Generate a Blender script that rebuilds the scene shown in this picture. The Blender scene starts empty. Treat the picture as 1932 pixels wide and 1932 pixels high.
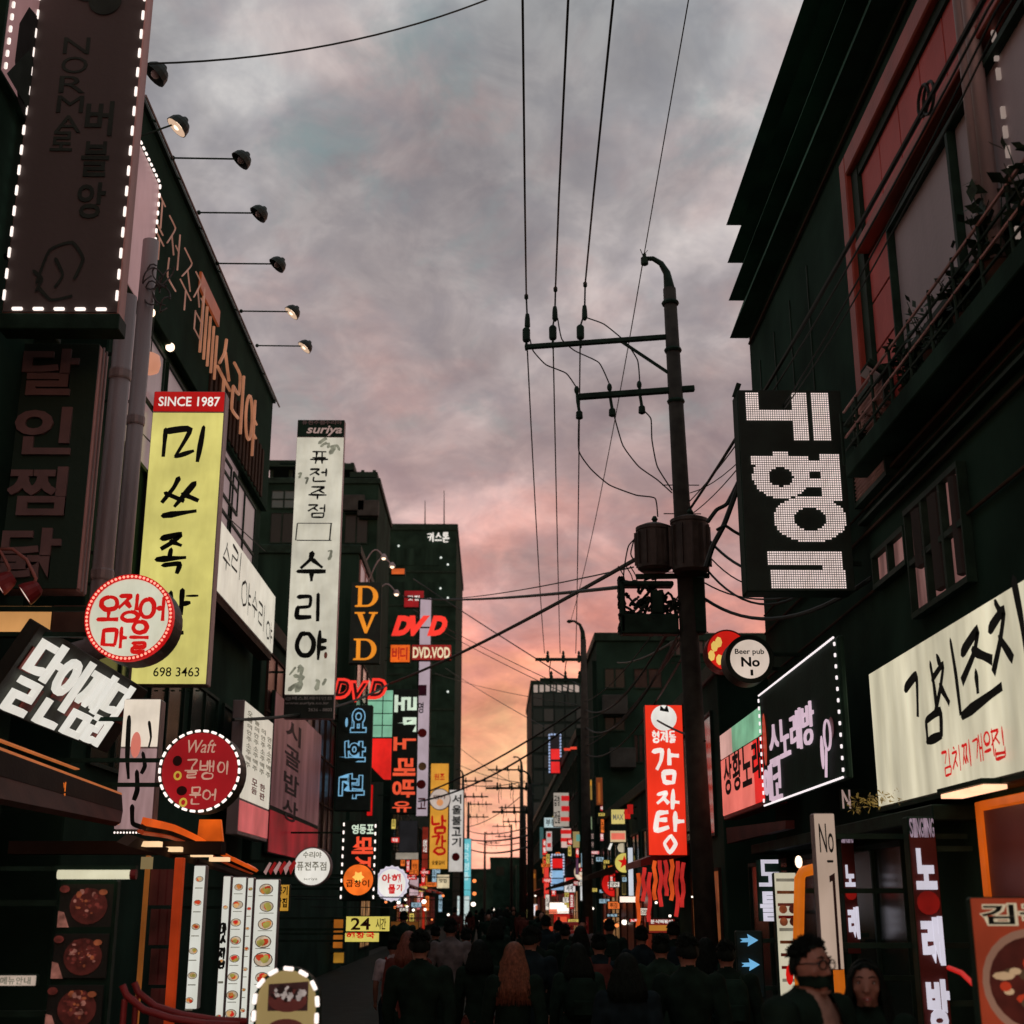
import bpy, bmesh, math, random
from mathutils import Vector, Matrix, noise as mnoise

# ------------------------------------------------------------------ camera, sky, sun, exposure
scene = bpy.context.scene
C = scene.collection
R = math.radians
random.seed(7)
FPX, PW = 2500.0, 1932.0                 # focal length and picture width in the same unit
CAM = Vector((0.0, 0.0, 1.85))
PITCH = math.atan(739.0 / FPX)
YAW = math.atan(36.0 * math.cos(PITCH) / FPX)
cam_data = bpy.data.cameras.new("camera")
cam_data.sensor_width = 36.0
cam_data.lens = 36.0 * FPX / PW
cam_data.clip_start = 0.1
cam_data.clip_end = 3000.0
cam_data.dof.use_dof = True
cam_data.dof.focus_distance = 14.5
cam_data.dof.aperture_fstop = 2.3
camera = bpy.data.objects.new("camera", cam_data)
C.objects.link(camera)
camera.location = CAM
camera.rotation_euler = (math.pi / 2 + PITCH, 0.0, -YAW)
scene.camera = camera

def srgb(r, g, b):
    f = lambda c: (c / 255 / 12.92) if c / 255 <= 0.04045 else ((c / 255 + 0.055) / 1.055) ** 2.4
    return (f(r), f(g), f(b), 1.0)

world = bpy.data.worlds.new("World")
scene.world = world
world.use_nodes = True
wn, wl = world.node_tree.nodes, world.node_tree.links
wn.clear()
w_out = wn.new("ShaderNodeOutputWorld")
w_bg = wn.new("ShaderNodeBackground")
w_tc = wn.new("ShaderNodeTexCoord")
w_sep = wn.new("ShaderNodeSeparateXYZ")
wl.new(w_tc.outputs["Generated"], w_sep.inputs[0])
def wmath(op, a, b=None, clamp=False):
    n = wn.new("ShaderNodeMath"); n.operation = op; n.use_clamp = clamp
    for i, s in enumerate((a, b)):
        if s is None: continue
        if isinstance(s, (int, float)): n.inputs[i].default_value = s
        else: wl.new(s, n.inputs[i])
    return n.outputs[0]
def wmix(fac, a, b, blend='MIX'):
    n = wn.new("ShaderNodeMix"); n.data_type = 'RGBA'; n.blend_type = blend
    if isinstance(fac, (int, float)): n.inputs[0].default_value = fac
    else: wl.new(fac, n.inputs[0])
    for i, s in ((6, a), (7, b)):
        if isinstance(s, tuple): n.inputs[i].default_value = s
        else: wl.new(s, n.inputs[i])
    return n.outputs[2]
def wramp(fac, stops):
    n = wn.new("ShaderNodeValToRGB")
    el = n.color_ramp.elements
    while len(el) > 1: el.remove(el[-1])
    el[0].position = stops[0][0]; el[0].color = stops[0][1]
    for p, c in stops[1:]:
        e = el.new(p); e.color = c
    wl.new(fac, n.inputs[0])
    return n.outputs[0]
# cloud deck seen in perspective: direction divided by its height
zz = wmath('MAXIMUM', w_sep.outputs[2], 0.0)
den = wmath('ADD', zz, 0.34)
cx = wmath('DIVIDE', w_sep.outputs[0], den)
cy = wmath('DIVIDE', w_sep.outputs[1], den)
w_comb = wn.new("ShaderNodeCombineXYZ")
wl.new(cx, w_comb.inputs[0]); wl.new(cy, w_comb.inputs[1])
def wnoise(scale, detail, rough, off, dist=0.0):
    m = wn.new("ShaderNodeMapping"); m.inputs[1].default_value = off
    m.inputs[3].default_value = (1.0, 0.9, 1.0)
    wl.new(w_comb.outputs[0], m.inputs[0])
    n = wn.new("ShaderNodeTexNoise")
    n.inputs["Scale"].default_value = scale; n.inputs["Detail"].default_value = detail
    n.inputs["Roughness"].default_value = rough; n.inputs["Distortion"].default_value = dist
    wl.new(m.outputs[0], n.inputs["Vector"])
    return n.outputs[0]
n_big = wnoise(3.2, 6.0, 0.56, (3.4, 1.2, 0.0), 0.25)
n_mid = wnoise(6.5, 7.0, 0.6, (9.1, 4.4, 2.0), 0.35)
n_pink = wnoise(5.0, 5.0, 0.55, (1.7, 8.3, 5.0), 0.2)
zj = wmath('ADD', zz, wmath('MULTIPLY', wmath('SUBTRACT', n_mid, 0.5), 0.16))
base = wramp(zj, [(0.0, srgb(222, 150, 132)), (0.05, srgb(226, 158, 134)), (0.10, srgb(240, 186, 140)),
                  (0.145, srgb(232, 158, 126)), (0.185, srgb(212, 142, 128)), (0.225, srgb(186, 142, 137)),
                  (0.28, srgb(170, 144, 142)), (0.40, srgb(156, 147, 148)), (0.62, srgb(142, 145, 148)), (1.0, srgb(128, 132, 138))])
shade = wramp(n_big, [(0.36, (0.77, 0.74, 0.76, 1)), (0.45, (0.99, 0.97, 0.97, 1)), (0.52, (1.12, 1.11, 1.11, 1)), (0.60, (1.62, 1.60, 1.56, 1))])
clouds = wmix(1.0, base, shade, 'MULTIPLY')
low = wramp(zz, [(0.20, (1, 1, 1, 1)), (0.40, (0.28, 0.28, 0.28, 1))])
pinkf = wramp(n_pink, [(0.52, (0, 0, 0, 1)), (0.66, (1, 1, 1, 1))])
clouds = wmix(wmath('MULTIPLY', wmath('MULTIPLY', pinkf, low), 0.5), clouds, srgb(222, 150, 134))
n_fine = wnoise(13.0, 8.0, 0.62, (4.4, 2.1, 7.0), 0.5)
wisp = wramp(n_fine, [(0.34, (0.86, 0.87, 0.90, 1)), (0.5, (1.0, 1.0, 1.0, 1)), (0.64, (1.20, 1.19, 1.16, 1))])
clouds = wmix(1.0, clouds, wisp, 'MULTIPLY')
w_sky = wn.new("ShaderNodeTexSky")
w_sky.sky_type = 'NISHITA'
w_sky.sun_disc = False
w_sky.sun_elevation = R(2.0)
w_sky.sun_rotation = R(0.0)
skyc = wmix(1.0, w_sky.outputs[0], (0.10, 0.12, 0.12, 1), 'MULTIPLY')
gapf = wramp(n_mid, [(0.55, (0, 0, 0, 1)), (0.68, (1, 1, 1, 1))])
gap_hi = wramp(zz, [(0.2, (0, 0, 0, 1)), (0.5, (1, 1, 1, 1))])
gap = wmath('MULTIPLY', wmath('MULTIPLY', gapf, gap_hi), 0.55)
teal = wmix(0.25, srgb(132, 158, 160), skyc)
clouds = wmix(gap, clouds, teal)
ground_f = wramp(w_sep.outputs[2], [(0.0, (0, 0, 0, 1)), (0.004, (1, 1, 1, 1))])
wl.new(clouds, w_bg.inputs[0])
w_bg.inputs[1].default_value = 1.06
wl.new(w_bg.outputs[0], w_out.inputs[0])

sun_data = bpy.data.lights.new("sun", 'SUN')
sun_data.energy = 0.12
sun_data.color = (1.0, 0.62, 0.45)
sun_data.angle = R(14)
sun = bpy.data.objects.new("sun", sun_data)
C.objects.link(sun)
sun.rotation_euler = (R(-84), 0, 0)       # low, ahead of the camera, shining back along the street

scene.view_settings.view_transform = 'Standard'
scene.view_settings.look = 'None'
scene.view_settings.exposure = 0.0
scene.view_settings.gamma = 1.0
scene.view_settings.use_curve_mapping = False

# ------------------------------------------------------------------ placing: from a bearing and a distance to a point
_cp, _sp, _cy, _sy = math.cos(PITCH), math.sin(PITCH), math.cos(YAW), math.sin(YAW)
_right = Vector((_cy, -_sy, 0)); _fwd = Vector((_sy * _cp, _cy * _cp, _sp)); _up = Vector((-_sy * _sp, -_cy * _sp, _cp))
def ray(x, y): return _right * (x - PW / 2) + _up * (PW / 2 - y) + _fwd * FPX
def at(x, y, Y):
    d = ray(x, y); return CAM + d * (Y / d.y)
def atX(x, y, X):
    d = ray(x, y); return CAM + d * (X / d.x)
XL, XR = -4.6, 3.6                        # the two building lines of the street

# ------------------------------------------------------------------ materials (all procedural)
MATS = {}
def new_mat(name):
    m = bpy.data.materials.new(name); m.use_nodes = True
    return m, m.node_tree.nodes, m.node_tree.links, m.node_tree.nodes["Principled BSDF"]
def paint(name, col, rough=0.6, metal=0.0, var=0.35, scale=3.0, bump=0.15, spec=0.35, streak=False):
    if name in MATS: return MATS[name]
    m, n, l, p = new_mat(name)
    tc = n.new("ShaderNodeTexCoord"); mp = n.new("ShaderNodeMapping")
    mp.inputs[3].default_value = (1, 1, 0.12) if streak else (1, 1, 1)
    l.new(tc.outputs["Object"], mp.inputs[0])
    t = n.new("ShaderNodeTexNoise"); t.inputs["Scale"].default_value = scale; t.inputs["Detail"].default_value = 6
    l.new(mp.outputs[0], t.inputs["Vector"])
    r = n.new("ShaderNodeValToRGB")
    r.color_ramp.elements[0].position = 0.3; r.color_ramp.elements[1].position = 0.72
    r.color_ramp.elements[0].color = (*[c * (1 - var) for c in col[:3]], 1)
    r.color_ramp.elements[1].color = (*[min(1, c * (1 + var)) for c in col[:3]], 1)
    l.new(t.outputs[0], r.inputs[0]); l.new(r.outputs[0], p.inputs["Base Color"])
    p.inputs["Roughness"].default_value = rough; p.inputs["Metallic"].default_value = metal
    p.inputs["Specular IOR Level"].default_value = spec
    if bump:
        t2 = n.new("ShaderNodeTexNoise"); t2.inputs["Scale"].default_value = scale * 14; t2.inputs["Detail"].default_value = 4
        l.new(tc.outputs["Object"], t2.inputs["Vector"])
        b = n.new("ShaderNodeBump"); b.inputs["Strength"].default_value = bump; b.inputs["Distance"].default_value = 0.02
        l.new(t2.outputs[0], b.inputs["Height"]); l.new(b.outputs[0], p.inputs["Normal"])
    MATS[name] = m
    return m
def glow(name, col, strength=1.0, var=0.12, scale=1.5, axis=(1, 1, 1), base=None):
    """a lit face: tubes behind it are never quite even"""
    if name in MATS: return MATS[name]
    m, n, l, p = new_mat(name)
    tc = n.new("ShaderNodeTexCoord"); mp = n.new("ShaderNodeMapping"); mp.inputs[3].default_value = axis
    l.new(tc.outputs["Object"], mp.inputs[0])
    t = n.new("ShaderNodeTexNoise"); t.inputs["Scale"].default_value = scale; t.inputs["Detail"].default_value = 3
    l.new(mp.outputs[0], t.inputs["Vector"])
    r = n.new("ShaderNodeValToRGB")
    r.color_ramp.elements[0].position = 0.32; r.color_ramp.elements[1].position = 0.68
    r.color_ramp.elements[0].color = (*[c * (1 - var) for c in col[:3]], 1)
    r.color_ramp.elements[1].color = (*[c * (1 + var) for c in col[:3]], 1)
    l.new(t.outputs[0], r.inputs[0])
    mp2 = n.new("ShaderNodeMapping"); mp2.inputs[3].default_value = (5, 5, 1.2)
    l.new(tc.outputs["Object"], mp2.inputs[0])
    t2 = n.new("ShaderNodeTexNoise"); t2.inputs["Scale"].default_value = 1.6; t2.inputs["Detail"].default_value = 5; t2.inputs["Roughness"].default_value = 0.65
    l.new(mp2.outputs[0], t2.inputs["Vector"])
    r2 = n.new("ShaderNodeValToRGB"); r2.color_ramp.elements[0].position = 0.28; r2.color_ramp.elements[1].position = 0.6
    r2.color_ramp.elements[0].color = (0.90, 0.89, 0.86, 1); r2.color_ramp.elements[1].color = (1, 1, 1, 1)
    l.new(t2.outputs[0], r2.inputs[0])
    mx = n.new("ShaderNodeMix"); mx.data_type = 'RGBA'; mx.blend_type = 'MULTIPLY'; mx.inputs[0].default_value = 1.0
    l.new(r.outputs[0], mx.inputs[6]); l.new(r2.outputs[0], mx.inputs[7])
    l.new(mx.outputs[2], p.inputs["Emission Color"]); p.inputs["Emission Strength"].default_value = strength
    bc = base or tuple(c * 0.25 for c in col[:3])
    p.inputs["Base Color"].default_value = (*bc[:3], 1); p.inputs["Roughness"].default_value = 0.4
    MATS[name] = m
    return m
def glass(name, col, rough=0.12, metal=0.0, spec=0.35):
    if name in MATS: return MATS[name]
    m, n, l, p = new_mat(name)
    p.inputs["Base Color"].default_value = (*col[:3], 1); p.inputs["Roughness"].default_value = rough
    p.inputs["Specular IOR Level"].default_value = spec; p.inputs["Metallic"].default_value = metal
    tc = n.new("ShaderNodeTexCoord"); t = n.new("ShaderNodeTexNoise"); t.inputs["Scale"].default_value = 1.3
    l.new(tc.outputs["Object"], t.inputs["Vector"])
    b = n.new("ShaderNodeBump"); b.inputs["Strength"].default_value = 0.08; b.inputs["Distance"].default_value = 0.05
    l.new(t.outputs[0], b.inputs["Height"]); l.new(b.outputs[0], p.inputs["Normal"])
    MATS[name] = m
    return m

DK = (0.019, 0.048, 0.033)
wall_dark = paint("wall_dark", DK, 0.9, var=0.45, scale=0.8, spec=0.05)
wall_dark2 = paint("wall_dark_grey", (0.020, 0.050, 0.035), 0.9, var=0.5, scale=1.6, streak=True, spec=0.06)
wall_brown = paint("wall_brown", (0.065, 0.040, 0.028), 0.85, var=0.4, scale=1.1, streak=True, spec=0.1)
metal_dark = paint("metal_dark", (0.016, 0.042, 0.028), 0.6, metal=0.0, spec=0.12, var=0.4, scale=5)
metal_grey = paint("metal_grey", (0.36, 0.31, 0.31), 0.45, metal=0.15, var=0.3, scale=4, streak=True)
metal_rose = paint("metal_rose", (0.55, 0.29, 0.26), 0.5, metal=0.1, var=0.3, scale=3, streak=True)
black_face = paint("black_face", (0.014, 0.040, 0.026), 0.7, var=0.3, scale=2, spec=0.1)
ink = paint("ink", (0.004, 0.009, 0.006), 0.7, var=0.2, scale=20, bump=0)
ink_red = paint("ink_red", (0.30, 0.004, 0.004), 0.6, var=0.2, scale=20, bump=0)
wire_mat = paint("wire", (0.010, 0.022, 0.016), 0.6, var=0.3, scale=9, bump=0)
concrete = paint("concrete", (0.040, 0.040, 0.032), 0.85, var=0.35, scale=6)
asphalt = paint("asphalt", (0.018, 0.028, 0.022), 0.8, var=0.4, scale=2.5, bump=0.4, spec=0.15)
red_panel = paint("red_panel", (0.58, 0.10, 0.085), 0.6, var=0.22, scale=1.3)
red_frame = paint("red_frame", (0.36, 0.060, 0.036), 0.5, var=0.25, scale=2)
pane_dark = glass("pane_dark", (0.010, 0.026, 0.018), 0.22)
pane_sky_glow = glow("pane_sky_glow", srgb(132, 112, 112), 0.8, 0.3, 0.5, base=(.1, .1, .1))  # emission imitates the sky mirrored in window glass
white_lit = glow("white_lit", srgb(232, 228, 220), 1.0)
cream_lit = glow("cream_lit", srgb(214, 207, 184), 1.0, 0.16, 0.9)
led_white = glow("led_white", srgb(246, 230, 222), 1.35, 0.45, 7)
# ------------------------------------------------------------------ mesh helpers
class MB:
    def __init__(s): s.v, s.f = [], []
    def add(s, vs, fs):
        o = len(s.v); s.v += [tuple(v) for v in vs]; s.f += [tuple(i + o for i in f) for f in fs]; return s
    def box(s, c, sz, rot=None):
        hx, hy, hz = sz[0] / 2, sz[1] / 2, sz[2] / 2
        vs = [Vector((x, y, z)) for x in (-hx, hx) for y in (-hy, hy) for z in (-hz, hz)]
        if rot is not None: vs = [rot @ v for v in vs]
        c = Vector(c)
        return s.add([v + c for v in vs], [(0, 1, 3, 2), (4, 6, 7, 5), (0, 4, 5, 1), (2, 3, 7, 6), (0, 2, 6, 4), (1, 5, 7, 3)])
    def span(s, a, b):
        return s.box([(a[i] + b[i]) / 2 for i in range(3)], [abs(b[i] - a[i]) for i in range(3)])
    def tube(s, pts, r, n=6, r2=None, cap=True):
        pts = [Vector(p) for p in pts]; m = len(pts); o = len(s.v)
        for i, p in enumerate(pts):
            t = (pts[min(i + 1, m - 1)] - pts[max(i - 1, 0)])
            t = t.normalized() if t.length > 1e-9 else Vector((0, 0, 1))
            a = t.orthogonal() if i == 0 else (a - t * a.dot(t))
            a = a.normalized() if a.length > 1e-6 else t.orthogonal().normalized()
            b = t.cross(a)
            if isinstance(r, (list, tuple)): rr = r[i]
            else: rr = r if r2 is None else r + (r2 - r) * i / (m - 1)
            for k in range(n):
                q = 2 * math.pi * k / n
                s.v.append(tuple(p + (a * math.cos(q) + b * math.sin(q)) * rr))
        for i in range(m - 1):
            for k in range(n):
                k2 = (k + 1) % n
                s.f.append((o + i * n + k, o + i * n + k2, o + (i + 1) * n + k2, o + (i + 1) * n + k))
        if cap:
            s.f.append(tuple(o + k for k in reversed(range(n)))); s.f.append(tuple(o + (m - 1) * n + k for k in range(n)))
        return s
    def bar(s, p0, p1, w, h):
        """square bar from p0 to p1"""
        p0, p1 = Vector(p0), Vector(p1); d = p1 - p0
        q = d.to_track_quat('Y', 'Z').to_matrix()
        return s.box((p0 + p1) / 2, (w, d.length, h), q)
    def prism(s, poly, y0, y1):
        """polygon in x,z pushed from y0 to y1"""
        n = len(poly)
        vs = [(x, y0, z) for x, z in poly] + [(x, y1, z) for x, z in poly]
        fs = [tuple(range(n)), tuple(range(2 * n - 1, n - 1, -1))] + [(i, i + n, (i + 1) % n + n, (i + 1) % n) for i in range(n)]
        return s.add(vs, fs)
    def lathe(s, prof, n=16, c=(0, 0, 0)):
        o = len(s.v); c = Vector(c)
        for r, z in prof:
            for k in range(n):
                q = 2 * math.pi * k / n
                s.v.append(tuple(c + Vector((r * math.cos(q), r * math.sin(q), z))))
        for i in range(len(prof) - 1):
            for k in range(n):
                k2 = (k + 1) % n
                s.f.append((o + i * n + k, o + i * n + k2, o + (i + 1) * n + k2, o + (i + 1) * n + k))
        s.f.append(tuple(o + k for k in reversed(range(n)))); s.f.append(tuple(o + (len(prof) - 1) * n + k for k in range(n)))
        return s
    def ell(s, c, r, n=14, m=9):
        o = len(s.v); c = Vector(c)
        for i in range(m + 1):
            a = math.pi * i / m
            for k in range(n):
                q = 2 * math.pi * k / n
                s.v.append((c.x + r[0] * math.sin(a) * math.cos(q), c.y + r[1] * math.sin(a) * math.sin(q), c.z - r[2] * math.cos(a)))
        for i in range(m):
            for k in range(n):
                k2 = (k + 1) % n
                s.f.append((o + i * n + k, o + i * n + k2, o + (i + 1) * n + k2, o + (i + 1) * n + k))
        return s
    def build(s, name, mat, parent=None, smooth=False, bevel=0.0, fix=True):
        me = bpy.data.meshes.new(name); me.from_pydata(s.v, [], s.f); me.update()
        if fix or bevel:
            bm = bmesh.new(); bm.from_mesh(me)
            if fix: bmesh.ops.recalc_face_normals(bm, faces=bm.faces)
            if bevel:
                ed = [e for e in bm.edges if len(e.link_faces) == 2 and e.calc_face_angle(0) > 0.6]
                bmesh.ops.bevel(bm, geom=ed, offset=bevel, segments=1, affect='EDGES', clamp_overlap=True)
            bm.to_mesh(me); bm.free()
        me.materials.append(mat)
        if smooth: me.shade_smooth()
        return link(name, me, parent)
def link(name, me, parent=None):
    o = bpy.data.objects.new(name, me); C.objects.link(o)
    if parent is not None: o.parent = parent
    return o
def tag(o, label, cat, group=None, kind=None):
    if label: o["label"] = label
    if cat: o["category"] = cat
    if group: o["group"] = group
    if kind: o["kind"] = kind
    return o
def thing(name, label, cat, loc=(0, 0, 0), rotz=0.0, group=None):
    o = bpy.data.objects.new(name, None); C.objects.link(o)
    o.empty_display_size = 0.2
    o.location = loc; o.rotation_euler = (0, 0, rotz)
    return tag(o, label, cat, group, "thing")
def sag(a, b, drop, n=14):
    a, b = Vector(a), Vector(b)
    return [a.lerp(b, i / n) - Vector((0, 0, drop * 4 * (i / n) * (1 - i / n))) for i in range(n + 1)]
def arc(c, r, a0, a1, n, plane='xz'):
    out = []
    for i in range(n + 1):
        a = R(a0 + (a1 - a0) * i / n)
        out.append((c[0] + r * math.cos(a), c[1], c[2] + r * math.sin(a)) if plane == 'xz' else (c[0] + r * math.cos(a), c[1] + r * math.sin(a), c[2]))
    return out

# ------------------------------------------------------------------ lettering
_glyphs = {}
bench_scene = bpy.data.scenes.new("bench")      # a bare scene for turning text and volumes into meshes
def bake(o):
    bench_scene.collection.objects.link(o)
    with bpy.context.temp_override(scene=bench_scene, view_layer=bench_scene.view_layers[0]):
        dg = bpy.context.evaluated_depsgraph_get()
    dg.update()
    me = bpy.data.meshes.new_from_object(o.evaluated_get(dg))
    bpy.data.objects.remove(o)
    return me
def glyph(s, bold=0.0, shear=0.0):
    """flat outline of a piece of text as (verts, faces) scaled into the unit square"""
    k = (s, bold, shear)
    if k in _glyphs: return _glyphs[k]
    cu = bpy.data.curves.new("text", 'FONT'); cu.body = s; cu.offset = bold; cu.shear = shear
    cu.resolution_u = 3; cu.extrude = 0.0
    o = bpy.data.objects.new("text", cu)
    me = bake(o)
    vs = [(v.co.x, v.co.y) for v in me.vertices]; fs = [tuple(p.vertices) for p in me.polygons]
    bpy.data.curves.remove(cu); bpy.data.meshes.remove(me)
    x0 = min(v[0] for v in vs); x1 = max(v[0] for v in vs); y0 = min(v[1] for v in vs); y1 = max(v[1] for v in vs)
    w = max(x1 - x0, 1e-6); h = max(y1 - y0, 1e-6)
    # open outlines get one shared mesh: merge doubled points
    vs = [((x - x0) / w, (y - y0) / h) for x, y in vs]
    _glyphs[k] = (vs, fs, w / h)
    return _glyphs[k]
def extrude_flat(vs, fs, y_front, depth):
    """x,z outline -> solid with its face towards -y"""
    mb = MB()
    n = len(vs)
    mb.v = [(x, y_front, z) for x, z in vs] + [(x, y_front + depth, z) for x, z in vs]
    cnt = {}
    for f in fs:
        for a, b in zip(f, f[1:] + f[:1]): cnt[(a, b)] = cnt.get((a, b), 0) + 1
    mb.f = [f for f in fs] + [tuple(i + n for i in reversed(f)) for f in fs]
    for (a, b) in cnt:
        if (b, a) not in cnt: mb.f.append((b, a, a + n, b + n))
    return mb
# strokes of the written letters, unit box, y up
JAMO = {
 'ㄱ': [[(0, .95), (.95, .95), (.8, .5), (.55, 0)]], 'ㄴ': [[(.05, 1), (.05, .08), (1, .1)]], 'ㄷ': [[(0, .95), (.95, .95)], [(.05, .95), (.05, .05), (1, .08)]],
 'ㄹ': [[(0, 1), (.9, 1), (.88, .55), (.05, .5)], [(.05, .5), (.05, 0), (1, .05)]], 'ㅁ': [[(.05, 1), (.05, 0)], [(.05, .95), (.95, .95), (.9, .02)], [(.05, .05), (.92, .05)]],
 'ㅂ': [[(.05, 1), (.05, 0)], [(.92, 1), (.92, 0)], [(.05, .5), (.92, .5)], [(.05, .03), (.92, .03)]], 'ㅅ': [[(.5, 1), (.4, .55), (0, 0)], [(.48, .6), (1, .02)]],
 'ㅇ': [[(.5 + .5 * math.cos(a * math.pi / 8 + 1.6), .5 + .5 * math.sin(a * math.pi / 8 + 1.6)) for a in range(17)]],
 'ㅈ': [[(.05, .95), (.95, .95), (.6, .55), (0, 0)], [(.55, .5), (1, .02)]], 'ㅊ': [[(.4, 1.12), (.6, 1.02)], [(.05, .82), (.95, .82), (.6, .5), (0, 0)], [(.55, .45), (1, .02)]],
 'ㅋ': [[(0, .95), (.95, .95), (.8, .5), (.55, 0)], [(.05, .5), (.8, .52)]], 'ㅌ': [[(0, .95), (.95, .95)], [(.05, .5), (.9, .5)], [(.05, .95), (.05, .05), (1, .08)]],
 'ㅍ': [[(0, .95), (1, .95)], [(.3, .95), (.28, .1)], [(.7, .95), (.72, .1)], [(0, .05), (1, .05)]], 'ㅎ': [[(.35, 1.05), (.65, 1.0)], [(.05, .78), (.95, .78)]] + [[(.5 + .36 * math.cos(a * math.pi / 8 + 1.6), .32 + .32 * math.sin(a * math.pi / 8 + 1.6)) for a in range(17)]],
 'ㅏ': [[(.3, 1), (.3, 0)], [(.3, .52), (.95, .52)]], 'ㅐ': [[(.1, 1), (.1, 0)], [(.1, .5), (.75, .5)], [(.78, 1), (.78, 0)]], 'ㅑ': [[(.3, 1), (.3, 0)], [(.3, .65), (.95, .65)], [(.3, .4), (.95, .4)]],
 'ㅓ': [[(.8, 1), (.8, 0)], [(.1, .52), (.8, .52)]], 'ㅔ': [[(.5, 1), (.5, 0)], [(0, .5), (.5, .5)], [(.9, 1), (.9, 0)]], 'ㅕ': [[(.8, 1), (.8, 0)], [(.1, .65), (.8, .65)], [(.1, .4), (.8, .4)]],
 'ㅖ': [[(.5, 1), (.5, 0)], [(0, .62), (.5, .62)], [(0, .4), (.5, .4)], [(.9, 1), (.9, 0)]], 'ㅗ': [[(.5, 1), (.5, .2)], [(0, .15), (1, .15)]], 'ㅛ': [[(.33, 1), (.33, .2)], [(.66, 1), (.66, .2)], [(0, .15), (1, .15)]],
 'ㅜ': [[(0, .85), (1, .85)], [(.5, .85), (.5, 0)]], 'ㅠ': [[(0, .85), (1, .85)], [(.33, .85), (.3, 0)], [(.66, .85), (.68, 0)]], 'ㅡ': [[(0, .5), (1, .52)]], 'ㅣ': [[(.5, 1), (.5, 0)]],
}
INI = 'ㄱ ㄱㄱ ㄴ ㄷ ㄷㄷ ㄹ ㅁ ㅂ ㅂㅂ ㅅ ㅅㅅ ㅇ ㅈ ㅈㅈ ㅊ ㅋ ㅌ ㅍ ㅎ'.split()
MED = 'ㅏ ㅐ ㅑ ㅒ ㅓ ㅔ ㅕ ㅖ ㅗ ㅗㅏ ㅗㅐ ㅗㅣ ㅛ ㅜ ㅜㅓ ㅜㅔ ㅜㅣ ㅠ ㅡ ㅡㅣ ㅣ'.split()
FIN = ['', 'ㄱ', 'ㄱㄱ', 'ㄱㅅ', 'ㄴ', 'ㄴㅈ', 'ㄴㅎ', 'ㄷ', 'ㄹ', 'ㄹㄱ', 'ㄹㅁ', 'ㄹㅂ', 'ㄹㅅ', 'ㄹㅌ', 'ㄹㅍ', 'ㄹㅎ', 'ㅁ', 'ㅂ', 'ㅂㅅ', 'ㅅ', 'ㅅㅅ', 'ㅇ', 'ㅈ', 'ㅊ', 'ㅋ', 'ㅌ', 'ㅍ', 'ㅎ']
def _put(j, b, out):
    n = len(j); x0, y0, x1, y1 = b
    for i, ch in enumerate(j):
        a0 = x0 + (x1 - x0) * i / n; a1 = x0 + (x1 - x0) * (i + (1 if n == 1 else .88)) / n
        for st in JAMO[ch]: out.append([(a0 + (a1 - a0) * p[0], y0 + (y1 - y0) * p[1]) for p in st])
def hangul(ch):
    k = ord(ch) - 0xAC00; out = []
    i, m, f = INI[k // 588], MED[(k % 588) // 28], FIN[k % 28]
    horiz = m in ('ㅗ', 'ㅛ', 'ㅜ', 'ㅠ', 'ㅡ')
    if len(m) == 2:
        if f: _put(i, (.05, .66, .55, 1), out); _put(m[0], (0, .40, .6, .62), out); _put(m[1], (.66, .36, 1, 1), out); _put(f, (.15, 0, .9, .30), out)
        else: _put(i, (.05, .48, .55, .95), out); _put(m[0], (0, .1, .6, .42), out); _put(m[1], (.66, 0, 1, 1), out)
    elif horiz:
        if f: _put(i, (.14, .64, .86, 1), out); _put(m, (0, .36, 1, .6), out); _put(f, (.16, 0, .86, .30), out)
        else: _put(i, (.12, .46, .88, 1), out); _put(m, (0, 0, 1, .42), out)
    else:
        if f: _put(i, (0, .5, .55, 1), out); _put(m, (.62, .40, 1, 1.02), out); _put(f, (.2, 0, .92, .34), out)
        else: _put(i, (0, .14, .56, .9), out); _put(m, (.62, 0, 1, 1), out)
    return out
def smooth_line(pts, k=5):
    if len(pts) < 3: return [tuple(Vector((*pts[0], 0)).lerp(Vector((*pts[-1], 0)), i / 4)[:2]) for i in range(5)]
    out = []
    for i in range(len(pts) - 1):
        p0, p1, p2, p3 = pts[max(i - 1, 0)], pts[i], pts[i + 1], pts[min(i + 2, len(pts) - 1)]
        for s in range(k):
            t = s / k; q = []
            for d in (0, 1):
                m1 = (p2[d] - p0[d]) * .28; m2 = (p3[d] - p1[d]) * .28
                q.append((2 * t**3 - 3 * t**2 + 1) * p1[d] + (t**3 - 2 * t**2 + t) * m1 + (-2 * t**3 + 3 * t**2) * p2[d] + (t**3 - t**2) * m2)
            out.append(tuple(q))
    return out + [pts[-1]]
def strokes_in(strokes, box):
    x0, z0, x1, z1 = box
    return [[(x0 + (x1 - x0) * p[0], z0 + (z1 - z0) * p[1]) for p in st] for st in strokes]
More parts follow.
